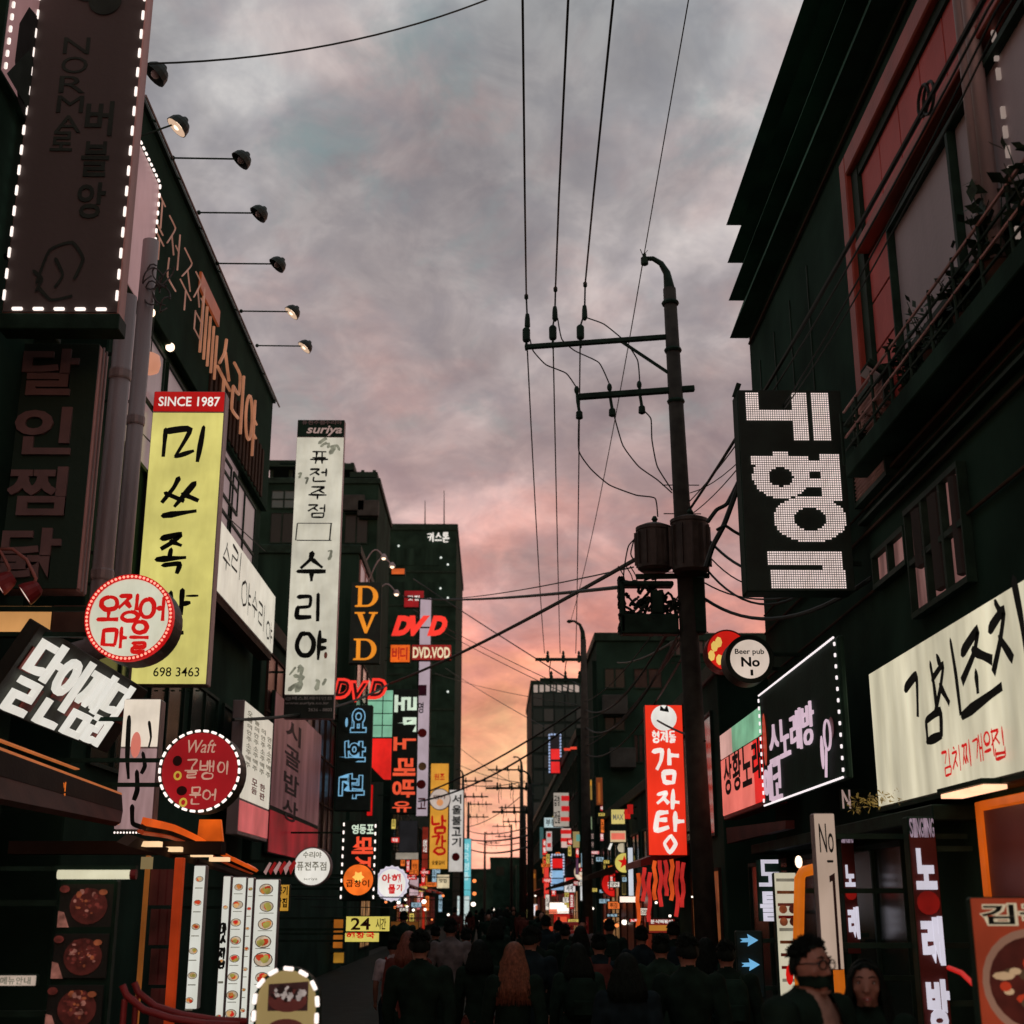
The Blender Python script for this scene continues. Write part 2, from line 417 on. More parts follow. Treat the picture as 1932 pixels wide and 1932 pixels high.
def brush(mb, st, w, y, rnd, taper=0.55):
    """one inked stroke as a flat ribbon with a heavy start and a thin end"""
    pts = smooth_line(st); n = len(pts); L = []; Rr = []
    ph = rnd.random() * 6
    for i, p in enumerate(pts):
        a = pts[max(i - 1, 0)]; b = pts[min(i + 1, n - 1)]
        dx, dz = b[0] - a[0], b[1] - a[1]; l = math.hypot(dx, dz) or 1e-6
        t = i / (n - 1)
        ww = w * (1 - taper * t ** 1.6) * (0.9 + 0.16 * math.sin(ph + 5 * t)) * (0.72 if i == 0 else 1)
        L.append((p[0] - dz / l * ww / 2, p[1] + dx / l * ww / 2)); Rr.append((p[0] + dz / l * ww / 2, p[1] - dx / l * ww / 2))
    o = len(mb.v)
    for (a, b) in zip(L, Rr):
        mb.v.append((a[0], y, a[1])); mb.v.append((b[0], y, b[1]))
    for i in range(n - 1): mb.f.append((o + 2 * i, o + 2 * i + 1, o + 2 * i + 3, o + 2 * i + 2))
    s = pts[0]; e = pts[1]; dx, dz = s[0] - e[0], s[1] - e[1]; l = math.hypot(dx, dz) or 1e-6
    mb.v.append((s[0] + dx / l * w * .32, y, s[1] + dz / l * w * .32)); mb.f.append((o, len(mb.v) - 1, o + 1))

class Sign:
    """a sign with its face in local x,z looking to -y; u to the right and v down, 0..1 over the face"""
    def __init__(s, name, label, cat, loc, w, h, d, rotz=0.0, group=None, tilt=0.0, roll=0.0):
        s.root = thing(name, label, cat, loc, rotz, group)
        s.root.rotation_euler = (tilt, roll, rotz)
        s.w, s.h, s.d, s.n = w, h, d, 0
        s.rnd = random.Random(len(label) * 31 + int(w * 1000))
    def uv(s, u, v): return ((u - .5) * s.w, (.5 - v) * s.h)
    def y(s):
        s.n += 1
        return -0.014 - 0.0006 * s.n
    def cab(s, mat, name="cabinet", bev=0.012):
        return MB().span((-s.w / 2, 0, -s.h / 2), (s.w / 2, s.d, s.h / 2)).build(name, mat, s.root, bevel=bev)
    def face(s, mat, inset=0.02, u0=0, v0=0, u1=1, v1=1, name="panel"):
        a = s.uv(u0, v0); b = s.uv(u1, v1); i = inset
        y = s.y() + 0.004
        return MB().span((a[0] + i, y, a[1] - i), (b[0] - i, y + 0.0145, b[1] + i)).build(name, mat, s.root, bevel=0.003)
    def frame(s, mat, t=0.03, out=0.02, name="frame"):
        mb = MB(); w, h = s.w / 2, s.h / 2; y0, y1 = -0.012 - out, 0.01
        mb.span((-w - .004, y0, h - t), (w + .004, y1, h + .004)).span((-w - .004, y0, -h - .004), (w + .004, y1, -h + t))
        mb.span((-w - .004, y0 + .002, -h + t), (-w + t, y1, h - t)).span((w - t, y0 + .002, -h + t), (w + .004, y1, h - t))
        return mb.build(name, mat, s.root)
    def text(s, txt, box, mat, bold=0.02, shear=0.0, depth=0.004, rot=0, name="lettering", keep=False):
        vs, fs, asp = glyph(txt, bold, shear)
        if rot == 90: vs = [(y, 1 - x) for x, y in vs]
        elif rot == -90: vs = [(1 - y, x) for x, y in vs]
        a = s.uv(box[0], box[3]); b = s.uv(box[2], box[1])
        pts = [(a[0] + (b[0] - a[0]) * x, a[1] + (b[1] - a[1]) * z) for x, z in vs]
        return extrude_flat(pts, fs, s.y() - depth, depth).build(name, mat, s.root, fix=False)
    def column(s, txt, box, mat, gap=0.12, **kw):
        u0, v0, u1, v1 = box; n = len(txt); st = (v1 - v0) / n
        return [s.text(ch, (u0, v0 + st * i, u1, v0 + st * (i + 1 - gap)), mat, name="letter", **kw) for i, ch in enumerate(txt) if ch != ' ']
    def row(s, txt, box, mat, gap=0.1, **kw):
        u0, v0, u1, v1 = box; n = len(txt); st = (u1 - u0) / n
        return [s.text(ch, (u0 + st * i, v0, u0 + st * (i + 1 - gap), v1), mat, name="letter", **kw) for i, ch in enumerate(txt) if ch != ' ']
    def brush(s, txt, boxes, mat, w=0.05, jit=0.03, taper=0.55, strokes=None, name="letter"):
        """hand-brushed letters; boxes is one box for each letter"""
        for ch, bx in zip(txt, boxes):
            a = s.uv(bx[0], bx[3]); b = s.uv(bx[2], bx[1]); mb = MB()
            src = (strokes or {}).get(ch) or hangul(ch)
            for st in strokes_in([[(p[0] + s.rnd.uniform(-jit, jit), p[1] + s.rnd.uniform(-jit, jit)) for p in q] for q in src], (a[0], a[1], b[0], b[1])):
                brush(mb, st, w * s.rnd.uniform(.85, 1.12), s.y(), s.rnd, taper)
            mb.build(name, mat, s.root, fix=False)
    def neon(s, txt, boxes, mat, r=0.012, y=-0.05, jit=0.0, rot=0, name="neon_letter"):
        for ch, bx in zip(txt, boxes):
            a = s.uv(bx[0], bx[3]); b = s.uv(bx[2], bx[1]); mb = MB()
            src = hangul(ch)
            if rot == 90: src = [[(p[1], 1 - p[0]) for p in q] for q in src]
            for st in strokes_in(src, (a[0], a[1], b[0], b[1])):
                mb.tube([(p[0], y, p[1]) for p in smooth_line(st, 3)], r, 5)
            mb.build(name, mat, s.root)
    def dashes(s, pts, mat, n, lw=0.6, th=0.02, name="light_bar", y=-0.03):
        """a row of little lamps along a closed or open line of u,v points, each its own piece"""
        P = [Vector(s.uv(*p)) for p in pts]
        tot = sum((P[i + 1] - P[i]).length for i in range(len(P) - 1)); me = None
        L = tot / n * lw
        for k in range(n):
            d = tot * (k + .5) / n; i = 0
            while d > (P[i + 1] - P[i]).length and i < len(P) - 2: d -= (P[i + 1] - P[i]).length; i += 1
            t = (P[i + 1] - P[i]).normalized(); c = P[i] + t * d
            if me is None:
                o = MB().box((0, 0, 0), (L, th, th)).build(name, mat, s.root, bevel=th * .25); me = o.data
            else: o = link(name, me, s.root)
            o.location = (c.x, y, c.y); o.rotation_euler = (0, -math.atan2(t.y, t.x), 0)
    def shape(s, pts, mat, name="print", depth=0.003):
        P = [s.uv(*p) for p in pts]; y = s.y(); s.n += int(depth / .0006) + 1
        return MB().prism(P, y - depth, y).build(name, mat, s.root)
    def ring(s, u, v, r, mat, th=0.012, y=-.04, name="neon_ring"):
        c = s.uv(u, v)
        return MB().tube([(c[0] + r * math.cos(2 * math.pi * k / 16), y, c[1] + r * 1.15 * math.sin(2 * math.pi * k / 16)) for k in range(17)], th, 6).build(name, mat, s.root)
    def disc(s, u, v, r, mat, name="print", n=28, rz=None, depth=0.003, jag=0.0):
        c = s.uv(u, v); rz = rz or r
        if name in ("food_piece", "dish", "plate_hollow", "topping"):
            s.n += .35; depth = .00008; y = -0.014 - 0.0006 * s.n
        else: y = s.y(); s.n += int(depth / .0006) + 1
        P = [(c[0] + (r * (1 + (jag if k % 2 else 0))) * math.cos(2 * math.pi * k / n), c[1] + (rz * (1 + (jag if k % 2 else 0))) * math.sin(2 * math.pi * k / n)) for k in range(n)]
        return MB().prism(P, y - depth, y).build(name, mat, s.root)
    def bracket(s, side, length, mat=None, n=2, zs=None):
        """arms from the sign back to its wall, on the left (-1) or the right (+1)"""
        for v in (zs or ([.15, .85] if n == 2 else [.5])):
            z = s.uv(0, v)[1]
            MB().bar((side * s.w / 2, s.d / 2, z), (side * (s.w / 2 + length), s.d / 2, z), 0.04, 0.04).build("bracket", mat or metal_dark, s.root)
def across(name, label, cat, x0, y0, x1, y1, d, side=None, Y=None, group=None, inner=None, arm=True):
    """a sign set square across the street; side says which building line it hangs from"""
    xm, ym = (x0 + x1) / 2, (y0 + y1) / 2
    if Y is None: Y = atX(x0 if side < 0 else x1, ym, XL + .08 if side < 0 else XR - .08).y
    a, b = at(x0, ym, Y), at(x1, ym, Y); t, u = at(xm, y0, Y), at(xm, y1, Y)
    s = Sign(name, label, cat, ((a.x + b.x) / 2, Y, (t.z + u.z) / 2), b.x - a.x, t.z - u.z, d, 0, group)
    s.Y = Y
    if side and arm:
        L = (a.x - XL) if side < 0 else (XR - b.x)
        if L > 0.01: s.bracket(side, L + 0.05)
    return s
def along(name, label, cat, X, xn, xf, ytn, ybn, d, group=None, ytf=None, ybf=None, roll=0.0):
    """a sign flat along the building line X: near edge at picture x xn (top ytn, bottom ybn), far edge at xf"""
    ym = (ytn + ybn) / 2
    n = atX(xn, ym, X); f = atX(xf, ym if ytf is None else (ytf + ybf) / 2, X)
    t = atX(xn, ytn, X).z; b = atX(xn, ybn, X).z
    if ytf is not None:
        t = (t + atX(xf, ytf, X).z) / 2; b = (b + atX(xf, ybf, X).z) / 2
    rz = math.pi / 2 if X < 0 else -math.pi / 2
    return Sign(name, label, cat, (X, (n.y + f.y) / 2, (t + b) / 2), abs(f.y - n.y), t - b, d, rz, group, roll=0.0, tilt=roll)
# ------------------------------------------------------------------ ground
g = MB().span((-400, -60, -0.3), (400, 900, 0.0)).build("ground", paint("dirt", (0.05, 0.055, 0.045), 0.9, var=0.4, scale=0.3))
tag(g, None, None, kind="structure")
st = MB().span((XL + 0.02, -20, 0.002), (XR - 0.02, 260, 0.006)).build("street", asphalt)
tag(st, None, None, kind="structure")

# ------------------------------------------------------------------ buildings
def win(root, X, ya, yb, za, zb, nx=2, nz=1, pane=None, frame=None, out=0.05, name="window"):
    """window in a wall along the street: frame and each pane"""
    sgn = 1 if X < 0 else -1
    pane, frame = pane or pane_dark, frame or metal_dark
    t = 0.05; mb = MB(); x0, x1 = X, X + sgn * out
    mb.span((x0, ya, za), (x1, yb, za + t)).span((x0, ya, zb - t), (x1, yb, zb))
    for i in range(nx + 1):
        y = ya + (yb - ya) * i / nx
        mb.span((x0, max(ya, y - t / 2) , za + t), (x1 - sgn * .003, min(yb, y + t / 2) + .001, zb - t))
    for j in range(1, nz):
        z = za + (zb - za) * j / nz
        mb.span((x0, ya + .01, z - t / 2), (x1 - sgn * .006, yb - .01, z + t / 2))
    w = mb.build(name, frame, root)
    for i in range(nx):
        for j in range(nz):
            a = ya + (yb - ya) * i / nx + t * .7; b = ya + (yb - ya) * (i + 1) / nx - t * .7
            c = za + (zb - za) * j / nz + t * .7; d = za + (zb - za) * (j + 1) / nz - t * .7
            p = MB().span((X + sgn * .004, a, c), (X + sgn * .018, b, d)).build("pane", pane, w)
    return w
def win_front(root, Y, xa, xb, za, zb, nx=2, nz=1, pane=None, frame=None, out=0.05):
    """window in a wall that faces down the street to the camera"""
    pane, frame = pane or pane_dark, frame or metal_dark
    t = 0.05; mb = MB()
    mb.span((xa, Y - out, za), (xb, Y, za + t)).span((xa, Y - out, zb - t), (xb, Y, zb))
    for i in range(nx + 1):
        x = xa + (xb - xa) * i / nx
        mb.span((max(xa, x - t / 2), Y - out + .003, za + t), (min(xb, x + t / 2) + .001, Y, zb - t))
    for j in range(1, nz):
        z = za + (zb - za) * j / nz
        mb.span((xa + .01, Y - out + .006, z - t / 2), (xb - .01, Y, z + t / 2))
    w = mb.build("window", frame, root)
    for i in range(nx):
        for j in range(nz):
            a = xa + (xb - xa) * i / nx + t * .7; b = xa + (xb - xa) * (i + 1) / nx - t * .7
            c = za + (zb - za) * j / nz + t * .7; d = za + (zb - za) * (j + 1) / nz - t * .7
            MB().span((a, Y - .018, c), (b, Y - .004, d)).build("pane", pane, w)
    return w
def block(label, x0, x1, y0, y1, h, mat, cornice=0.35, cat="building", storeys=None, windows=True, sgn=None):
    root = thing("building", label, cat, ((x0 + x1) / 2, (y0 + y1) / 2, 0))
    ox, oy = (x0 + x1) / 2, (y0 + y1) / 2
    root.location = (0, 0, 0)
    MB().span((x0, y0, 0), (x1, y1, h)).build("wall", mat, root, bevel=0.02)
    if cornice:
        MB().span((x0 - .08, y0 - .08, h - cornice), (x1 + .08, y1 + .08, h + .06)).build("cornice", metal_dark, root, bevel=0.02)
    if storeys and windows:
        X = x1 if (x0 + x1) < 0 else x0
        sh = (h - .6) / storeys
        nb = max(2, int((y1 - y0) / 2.4))
        for k in range(1, storeys):
            for i in range(nb):
                a = y0 + (y1 - y0) * (i + .15) / nb; b = y0 + (y1 - y0) * (i + .85) / nb
                win(root, X, a, b, k * sh + .8, k * sh + sh - .45, 2, 1)
    return root

# near left house, mostly behind its signs
b1 = block("dark house on the left whose front carries the brown cafe banner and pipes", -13.5, XL, 4.0, 12.75, 13.6, wall_dark, 0.0)
for ya, za in ((5.2, 4.2), (8.0, 4.2), (5.2, 7.4), (8.0, 7.4), (5.2, 10.4), (8.0, 10.4)):
    win(b1, XL, ya, ya + 2.0, za, za + 1.7, 2, 2)
c0 = at(-30, 210, 12.0); c1 = at(72, 210, 12.0)
# projecting dark canopy over the upper window
aw = thing("awning", "black boxy awning jutting out beside the brown cafe banner", "awning", (0, 0, 0))
za, zb = at(20, 140, 12.0).z, at(20, 282, 12.0).z
MB().prism([(XL, zb), (c1.x - .04, zb), (c1.x, zb + .16), (c1.x - .22, za), (XL, za + .1)], 11.3, 12.4).build("canopy", metal_dark, aw, bevel=0.02)
MB().span((XL, 11.28, zb - .05), (c1.x + .01, 11.34, zb + .02)).build("valance", wall_dark2, aw)
# corrugated metal sheet below it
cs = thing("metal_sheet", "grey corrugated metal sheet under the black awning", "metal sheet")
a, b = at(-12, 290, 12.2), at(46, 362, 12.2)
mb = MB()
for i in range(9):
    x = a.x + (b.x - a.x) * i / 9; w_ = (b.x - a.x) / 9
    mb.prism([(x, b.z), (x + w_ * .5, b.z), (x + w_ * .5, a.z - .012 * i), (x, a.z - .012 * i)], 12.18, 12.24)
    mb.prism([(x + w_ * .5, b.z), (x + w_, b.z), (x + w_, a.z - .012 * i), (x + w_ * .5, a.z - .012 * i)], 12.20, 12.25)
mb.build("ribbed_sheet", metal_grey, cs)
MB().span((XL, 12.25, a.z - .04), (b.x, 12.3, a.z)).build("rail", metal_dark, cs)

# the bar with the long lit fascia
Yn, Yf = 15.0, atX(515, 760, XL).y
ROOF = atX(515, 760, XL).z
FB = atX(375, 742, XL).z
b2 = thing("building", "black three storey bar with orange neon lettering and arm lamps along its roof", "building")
MB().span((-13.5, Yn, 0), (XL - .12, Yf, ROOF - .1)).build("wall", wall_dark, b2, bevel=.02)
MB().span((XL - .12, Yn, FB), (XL, Yf, ROOF)).build("fascia", paint("fascia", (0.014, 0.040, 0.026), .9, var=.3, scale=1.2, spec=.05), b2, bevel=.01)
MB().span((XL - .4, Yn - .02, ROOF), (XL + .05, Yf + .04, ROOF + .06)).build("coping", metal_dark, b2)
MB().tube([(XL + .12, Yn - .2, ROOF - .05), (XL + .12, Yf + .1, ROOF - .05)], .018, 6).build("roof_rail", metal_grey, b2)
for i in range(8):
    y = Yn + .4 + (Yf - Yn - .6) * i / 7
    MB().bar((XL - .02, y, ROOF + .02), (XL + .12, y, ROOF - .05), .02, .02).build("rail_bracket", metal_dark, b2)
# brown timber slats on the far part of the fascia
for i in range(16):
    y = Yf - 1.0 - 5.2 * i / 16
    MB().span((XL, y, FB + .05), (XL + .035, y + .16, FB + 1.0)).build("slat", wall_brown, b2)
for i in range(4):
    y = Yn + .2 + i * 2.5
    win(b2, XL - .12, y, y + 2.3, FB - 2.05, FB - .15, 2, 2, pane=pane_sky_glow)
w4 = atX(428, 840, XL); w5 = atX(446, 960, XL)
win(b2, XL - .12, min(w4.y, w5.y) - .2, w5.y + .5, w5.z, w4.z + .1, 1, 2, pane=pane_sky_glow)
for i in range(4):
    win(b2, XL - .12, Yn + .6 + i * 2.5, Yn + 2.6 + i * 2.5, 3.4, 5.2, 2, 1)
lamp_glow = glow("lamp_bulb", srgb(255, 222, 190), 2.2, .05)
# arm lamps along the roof
shade_mat = paint("lamp_shade", (0.014, 0.030, 0.022), .5, var=.3, scale=10)
inner_mat = glow("lamp_inner", srgb(236, 200, 168), .75, .05)
def arm_lamp(tipx, tipy, Y, bx, by, bz, lit, label, size=1.0):
    tip = at(tipx, tipy, Y); L = thing("arm_lamp", label, "lamp", (0, 0, 0), 0, "arm lamps along the bar roof")
    base = Vector((bx, by, bz))
    MB().tube([base, tip + Vector((-.09, 0, .0))], .013, 6).build("arm", metal_dark, L)
    d = Vector((-.62, -.1, -.78)).normalized()          # the mouth looks back at the lettering
    q = d.to_track_quat('-Z', 'Y').to_matrix()
    pr = [(.03, .13), (.05, .10), (.10, .075), (.135, .02), (.15, -.05)]
    mb = MB().lathe([(r * size, z * size) for r, z in pr] + [(.143 * size, -.048 * size), (.09 * size, .07 * size), (.02, .1 * size)], 14)
    mb.v = [tuple(q @ Vector(v) + tip) for v in mb.v]
    mb.build("lamp_shade", shade_mat, L, smooth=False)
    mb = MB().ell((0, 0, 0), (.055 * size, .055 * size, .05 * size), 10, 6); mb.v = [tuple(q @ (Vector(v) + Vector((0, 0, -.02))) + tip) for v in mb.v]
    mb.build("bulb", lamp_glow if lit else paint("dead_bulb", (.3, .28, .26), .3), L, smooth=True)
    if lit:
        mb = MB().lathe([(.138 * size, -.052 * size), (.138 * size, -.05 * size)], 14); mb.v = [tuple(q @ Vector(v) + tip) for v in mb.v]
        mb.build("diffuser", inner_mat, L)
    MB().ell(tuple(base), (.035, .035, .035), 8, 5).build("wall_plate", metal_dark, L)
for (tx, ty, bx_, by_), lit, lab in zip(((457, 300, 326, 298), (490, 402, 375, 401), (525, 498, 410, 497), (553, 588, 455, 587), (577, 653, 485, 652)),
        (0, 0, 0, 1, 1), ("unlit arm lamp on the bar roof, fourth from its far end corner after a second lit pair",) * 5):
    p = atX(bx_, by_, XL + .12)
    names = {300: "unlit arm lamp on the bar roof closest to the brown cafe banner's top", 402: "unlit arm lamp on the bar roof above the first neon syllables",
             498: "unlit arm lamp on the bar roof just before the two lit ones", 588: "lit arm lamp on the bar roof beside the last unlit one", 653: "lit arm lamp on the bar roof nearest its far corner"}
    arm_lamp(tx, ty, p.y, XL + .12, p.y, p.z, lit, names[ty], 1.0)
p = at(338, 236, 14.2); arm_lamp(338, 236, 14.2, XL, 14.6, at(262, 232, 14.2).z, 1, "bigger lit arm lamp poking out from behind the brown cafe banner", 1.0)
p = at(296, 138, 13.4); arm_lamp(296, 138, 13.4, XL, 13.6, at(262, 120, 13.4).z, 0, "bigger dark lamp shade right against the brown cafe banner's edge", 1.05)
# bulbs and a paper lantern under the fascia
for (x, y, lab) in ((284, 590, "small glowing globe bulb hung under the black fascia by the pipes"), (321, 655, "small glowing globe bulb hung above the yellow sign")):
    q = atX(x, y, XL - .02)
    L = thing("hanging_bulb", lab, "bulb", q, 0, "bulbs under the bar fascia")
    MB().ell((0, 0, 0), (.065, .065, .065), 12, 8).build("globe", lamp_glow, L, smooth=True)
    MB().tube([(0, 0, .05), (0, 0, FB - q.z)], .012, 5).build("cord", wire_mat, L)
q = atX(283, 686, XL + .0)
L = thing("paper_lantern", "round salmon paper lantern hanging beside the grey pipes", "lantern", q)
MB().lathe([(.05, -.15), (.12, -.11), (.145, 0), (.12, .11), (.05, .15)], 14).build("lantern_body", glow("lantern", srgb(206, 140, 112), .8), L, smooth=True)
MB().tube([(0, 0, .15), (0, 0, FB - q.z)], .008, 5).build("cord", wire_mat, L)

# two pipes between the banners
def pipe(x, y, Y, r, ztop, label, mat):
    c = at(x, y, Y); P = thing("pipe", label, "pipe", (c.x, Y, 0), 0, "thick grey pipes on the left front")
    zl = at(x - 20, 1215, Y).z
    MB().tube([(XL - c.x, 0, zl - .1), (-.25, 0, zl - .1), (-.06, 0, zl - .04), (0, 0, zl + .1), (0, 0, ztop)], r, 18).build("shaft", mat, P, smooth=True)
    for z in (5.0, 7.2):
        if zl < z < ztop: MB().lathe([(r + .006, z), (r + .012, z + .02), (r + .012, z + .1), (r + .006, z + .12)], 18).build("joint", mat, P)
        MB().bar((0, 0, z + .3), (XL - c.x - .1, .0, z + .3), .03, .03).build("clamp", metal_dark, P)
pipe(214, 850, 13.2, .105, at(222, 560, 13.2).z, "fatter grey pipe standing beside the dark vertical restaurant sign", metal_grey)
pipe(251, 850, 14.6, .095, at(283, 455, 14.6).z, "slimmer taller grey pipe standing just behind the yellow sign", metal_grey)
# tangle of cable on the taller pipe
k = at(287, 545, 14.5); tg = MB(); rr = random.Random(3)
for i in range(8):
    c_ = k + Vector((rr.uniform(-.05, .16), rr.uniform(-.08, .08), rr.uniform(-.22, .22))); ra, rb = rr.uniform(.05, .12), rr.uniform(.08, .2)
    tg.tube([c_ + Vector((ra * math.cos(.4 * j), .03 * math.sin(j), rb * math.sin(.4 * j + i))) for j in range(14)], .010, 5)
tag(tg.build("cable_tangle", paint("grey_cable", (.09, .085, .085), .6)), "tangle of dark cable clamped on the taller grey pipe", "cable")

# low shops, then taller blocks further down the left side
pink_glass = glass("pink_glass", (0.05, 0.024, 0.022), .3)
b3 = block("low two storey shop with a dark red glazed front past the bar", -13.5, XL, Yf + .3, 42.5, 7.4, wall_dark, .3)
for i in range(5):
    y = Yf + .9 + i * 2.45
    win(b3, XL, y, y + 2.2, 3.2, 6.8, 2, 3, pane=pink_glass, frame=wall_brown)
H4 = atX(664, 996, XL).z
b4 = block("mid height dark building with rosy windows behind the orange letter sign", -13.5, XL, 43.6, 52, H4, wall_dark2, .25)
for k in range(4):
    win(b4, XL, 44.0 + k * 1.95, 45.7 + k * 1.95, H4 - 2.6, H4 - .35, 1, 2, pane=pane_sky_glow, frame=metal_rose)
    win(b4, XL, 44.0 + k * 1.95, 45.7 + k * 1.95, H4 - 6.2, H4 - 3.6, 1, 2)
pR = at(712, 990, 55.0); pT = at(690, 905, 55.0)
b5 = block("dark block with a steel roof frame standing behind the tall white banner", -16, pR.x, 55, 62, pT.z, wall_dark, .2)
for x0_, z0_, w_, nx_ in ((at(512, 940, 55).x, at(512, 960, 55).z, 1.1, 2), (at(560, 940, 55).x, at(512, 960, 55).z, 1.1, 2)):
    win_front(b5, 55, x0_, x0_ + w_, z0_, z0_ + .85, nx_, 2, pane=glass("teal_pane", (.10, .17, .16), .3))
for zz_ in (.5, -3.6, -6.8):
    for k in range(3): win_front(b5, 55, pR.x - 1.4 - k * 1.6, pR.x - .4 - k * 1.6, pT.z - 3.4 + zz_, pT.z - 2.0 + zz_, 2, 1)
rt = at(600, 872, 55).z
for (xa, xb, ya, yb) in ((505, 560, 868, 880), (645, 668, 874, 886), (660, 712, 890, 900), (680, 712, 903, 910)):
    A, B = at(xa, ya, 55.5), at(xb, yb, 55.5)
    MB().span((A.x, 55.5, B.z), (B.x, 58.5, A.z)).build("roof_beam", metal_dark, b5)
for x_ in (512, 548, 648, 664, 684, 706):
    A = at(x_, 905, 56); MB().span((A.x - .07, 55.9, pT.z - .1), (A.x + .07, 56.05, at(x_, 888 if x_ > 670 else 874, 56).z)).build("post", metal_dark, b5)
b6 = block("long low dark row of shops hung with signs further down on the left", -14, XL - .1, 63, 116, 11.0, wall_dark, .3, storeys=3)
# far towers
def tower(label, xa, xb, ytop, Y, d, mat, cols, rows, lit, side):
    A, B = at(xa, ytop, Y), at(xb, ytop, Y)
    T = thing("tower_block", label, "building")
    MB().span((A.x, Y, 0), (B.x, Y + d, A.z)).build("wall", mat, T)
    MB().span((A.x - .1, Y - .1, A.z - .4), (B.x + .1, Y + d + .1, A.z + .2)).build("parapet", metal_dark, T)
    return T, A, B
tL, A, B = tower("tall black tower with three small white syllables near its top corner", 640, 862, 992, 120, 25, wall_dark, 0, 0, 0, -1)
H = A.z
for k in range(9):
    z = H - 4.5 - k * 3.2
    MB().span((A.x, 119.93, z), (B.x, 120, z + .18)).build("floor_band", metal_dark, tL)
    for i in range(3):
        x0_ = B.x - 1.0 - (i + 1) * 2.3
        MB().span((x0_, 119.95, z + .7), (x0_ + 1.7, 120, z + 2.3)).build("window", wall_dark2, tL)
for (x, y) in ((832, 1052), (845, 1065), (831, 1110), (845, 1128), (752, 1030), (845, 1305)):
    q = at(x, y, 119.8); MB().ell(tuple(q), (.10, .10, .10), 8, 5).build("warning_lamp", glow("tiny_lamp", srgb(214, 222, 214), 1.4), tL, smooth=True)
for x_, y_ in ((802, 945), (838, 925)):
    a_ = at(x_, 992, 121); b_ = at(x_, y_, 121); MB().tube([a_, b_], .07, 5, .03).build("antenna", wire_mat, tL)
s = Sign("sign_letters", "three small white syllables high on the black tower", "sign", tuple(at(828, 1014, 119.9)), 2.1, .9, .05)
for i, ch in enumerate("키스톤"): s.brush(ch, [(i / 3, 0, i / 3 + .3, 1)], white_lit, .16, .02, .2)
s.root.location.y = 119.9
tg_mat = paint("glass_tower_wall", (.024, .052, .046), .8, var=.5, scale=.25, spec=.1)
tR, A2, B2 = tower("dark glass office tower with a white roof lettering at the street's far right", 1003, 1130, 1288, 130, 20, tg_mat, 0, 0, 0, 1)
nx, nz = 6, 14
hh = A2.z - 1.8
tower_pane = glass("tower_pane", (.028, .062, .056), .4, spec=.15)
tower_pane2 = glass("tower_pane_pale", (.07, .105, .10), .4, spec=.2)
rr = random.Random(5)
for i in range(nx):
    for j in range(nz):
        xa = A2.x + .15 + (B2.x - A2.x - .3) * i / nx; xb = A2.x + .15 + (B2.x - A2.x - .3) * (i + .86) / nx
        za = 1 + hh * j / nz; zb = 1 + hh * (j + .8) / nz
        MB().span((xa, 129.9, za), (xb, 129.985, zb)).build("window_pane", tower_pane2 if rr.random() < .25 else tower_pane, tR)
for i in range(11):
    xa = A2.x + .2 + .58 * i
    MB().span((xa, 129.8, A2.z - .9 + rr.uniform(-.1, .1)), (xa + .4, 129.9, A2.z - .25)).build("roof_letter", glow("roof_letter", srgb(176, 160, 150), .8), tR)

# right side
RF = atX(1370, 425, XR - .14)
Ye = RF.y
r1 = thing("building", "huge black building on the right with overlapping boards along its eaves", "building")
MB().span((XR + .1, 3.5, 0), (13, Ye - .05, RF.z + .1)).build("wall", wall_dark, r1, bevel=.02)
ys = [425, 495, 565, 635]
for i, yb in enumerate(ys):
    o_ = at(1370 + i * 2.7, yb, Ye); t_ = at(1397 + i * 2.3, yb - 72, Ye)
    x_in = XR + .12
    MB().prism([(o_.x, o_.z), (x_in, o_.z), (x_in, t_.z - .02), (t_.x, t_.z - .02)], 3.6, Ye + .02 * i).build("eave_board", paint("eave", (.040, .115, .078), .9, var=.4, scale=1.0, streak=True, spec=.05), r1)
# red framed bay of the upper floors
XF = XR + .08
def fq(x, y): return atX(x, y, XF)
zt, zm = fq(1640, 300).z, fq(1640, 452).z          # band of red panels
y_post = fq(1622, 480).y
zlow = fq(1640, 745).z
MB().span((XF - .10, y_post - .05, zlow), (XR + .1, y_post + .16, zt + .35)).build("red_post", red_frame, r1, bevel=.015)
MB().span((XF - .04, y_post - .26, zlow), (XR + .1, y_post - .05, zt + .3)).build("post_groove", metal_dark, r1)
MB().span((XF - .10, 4.0, zt + .12), (XR + .1, y_post - .05, zt + .35)).build("red_beam", red_frame, r1, bevel=.015)
MB().span((XF - .03, 4.0, zt), (XR + .1, y_post - .26, zt + .12)).build("beam_groove", metal_dark, r1)
n = 12; y1_ = y_post - .27
for i in range(n):
    a = y1_ - (i + 1) * .62; 
    MB().span((XF, a + .012, zm), (XR + .1, a + .61, zt)).build("red_cladding_panel", red_panel, r1, bevel=.004)
MB().span((XF - .12, 4.0, zm - .12), (XR + .1, y1_, zm - .003)).build("red_sill", red_frame, r1, bevel=.01)
for i in range(4):                                   # small stacked panels beside the window
    za_ = zm - .14 - (i + 1) * .52
    MB().span((XF, y1_ - .78, za_ + .012), (XR + .1, y1_ - .01, za_ + .51)).build("red_cladding_panel", red_panel, r1, bevel=.004)
win_grey = paint("curtain_pane", (.42, .37, .385), .6, var=.18, scale=1.4, streak=True)
win(r1, XF, 7.6, y1_ - .86, zlow - .2, zm - .3, 2, 1, pane=win_grey, frame=metal_dark, out=.09)
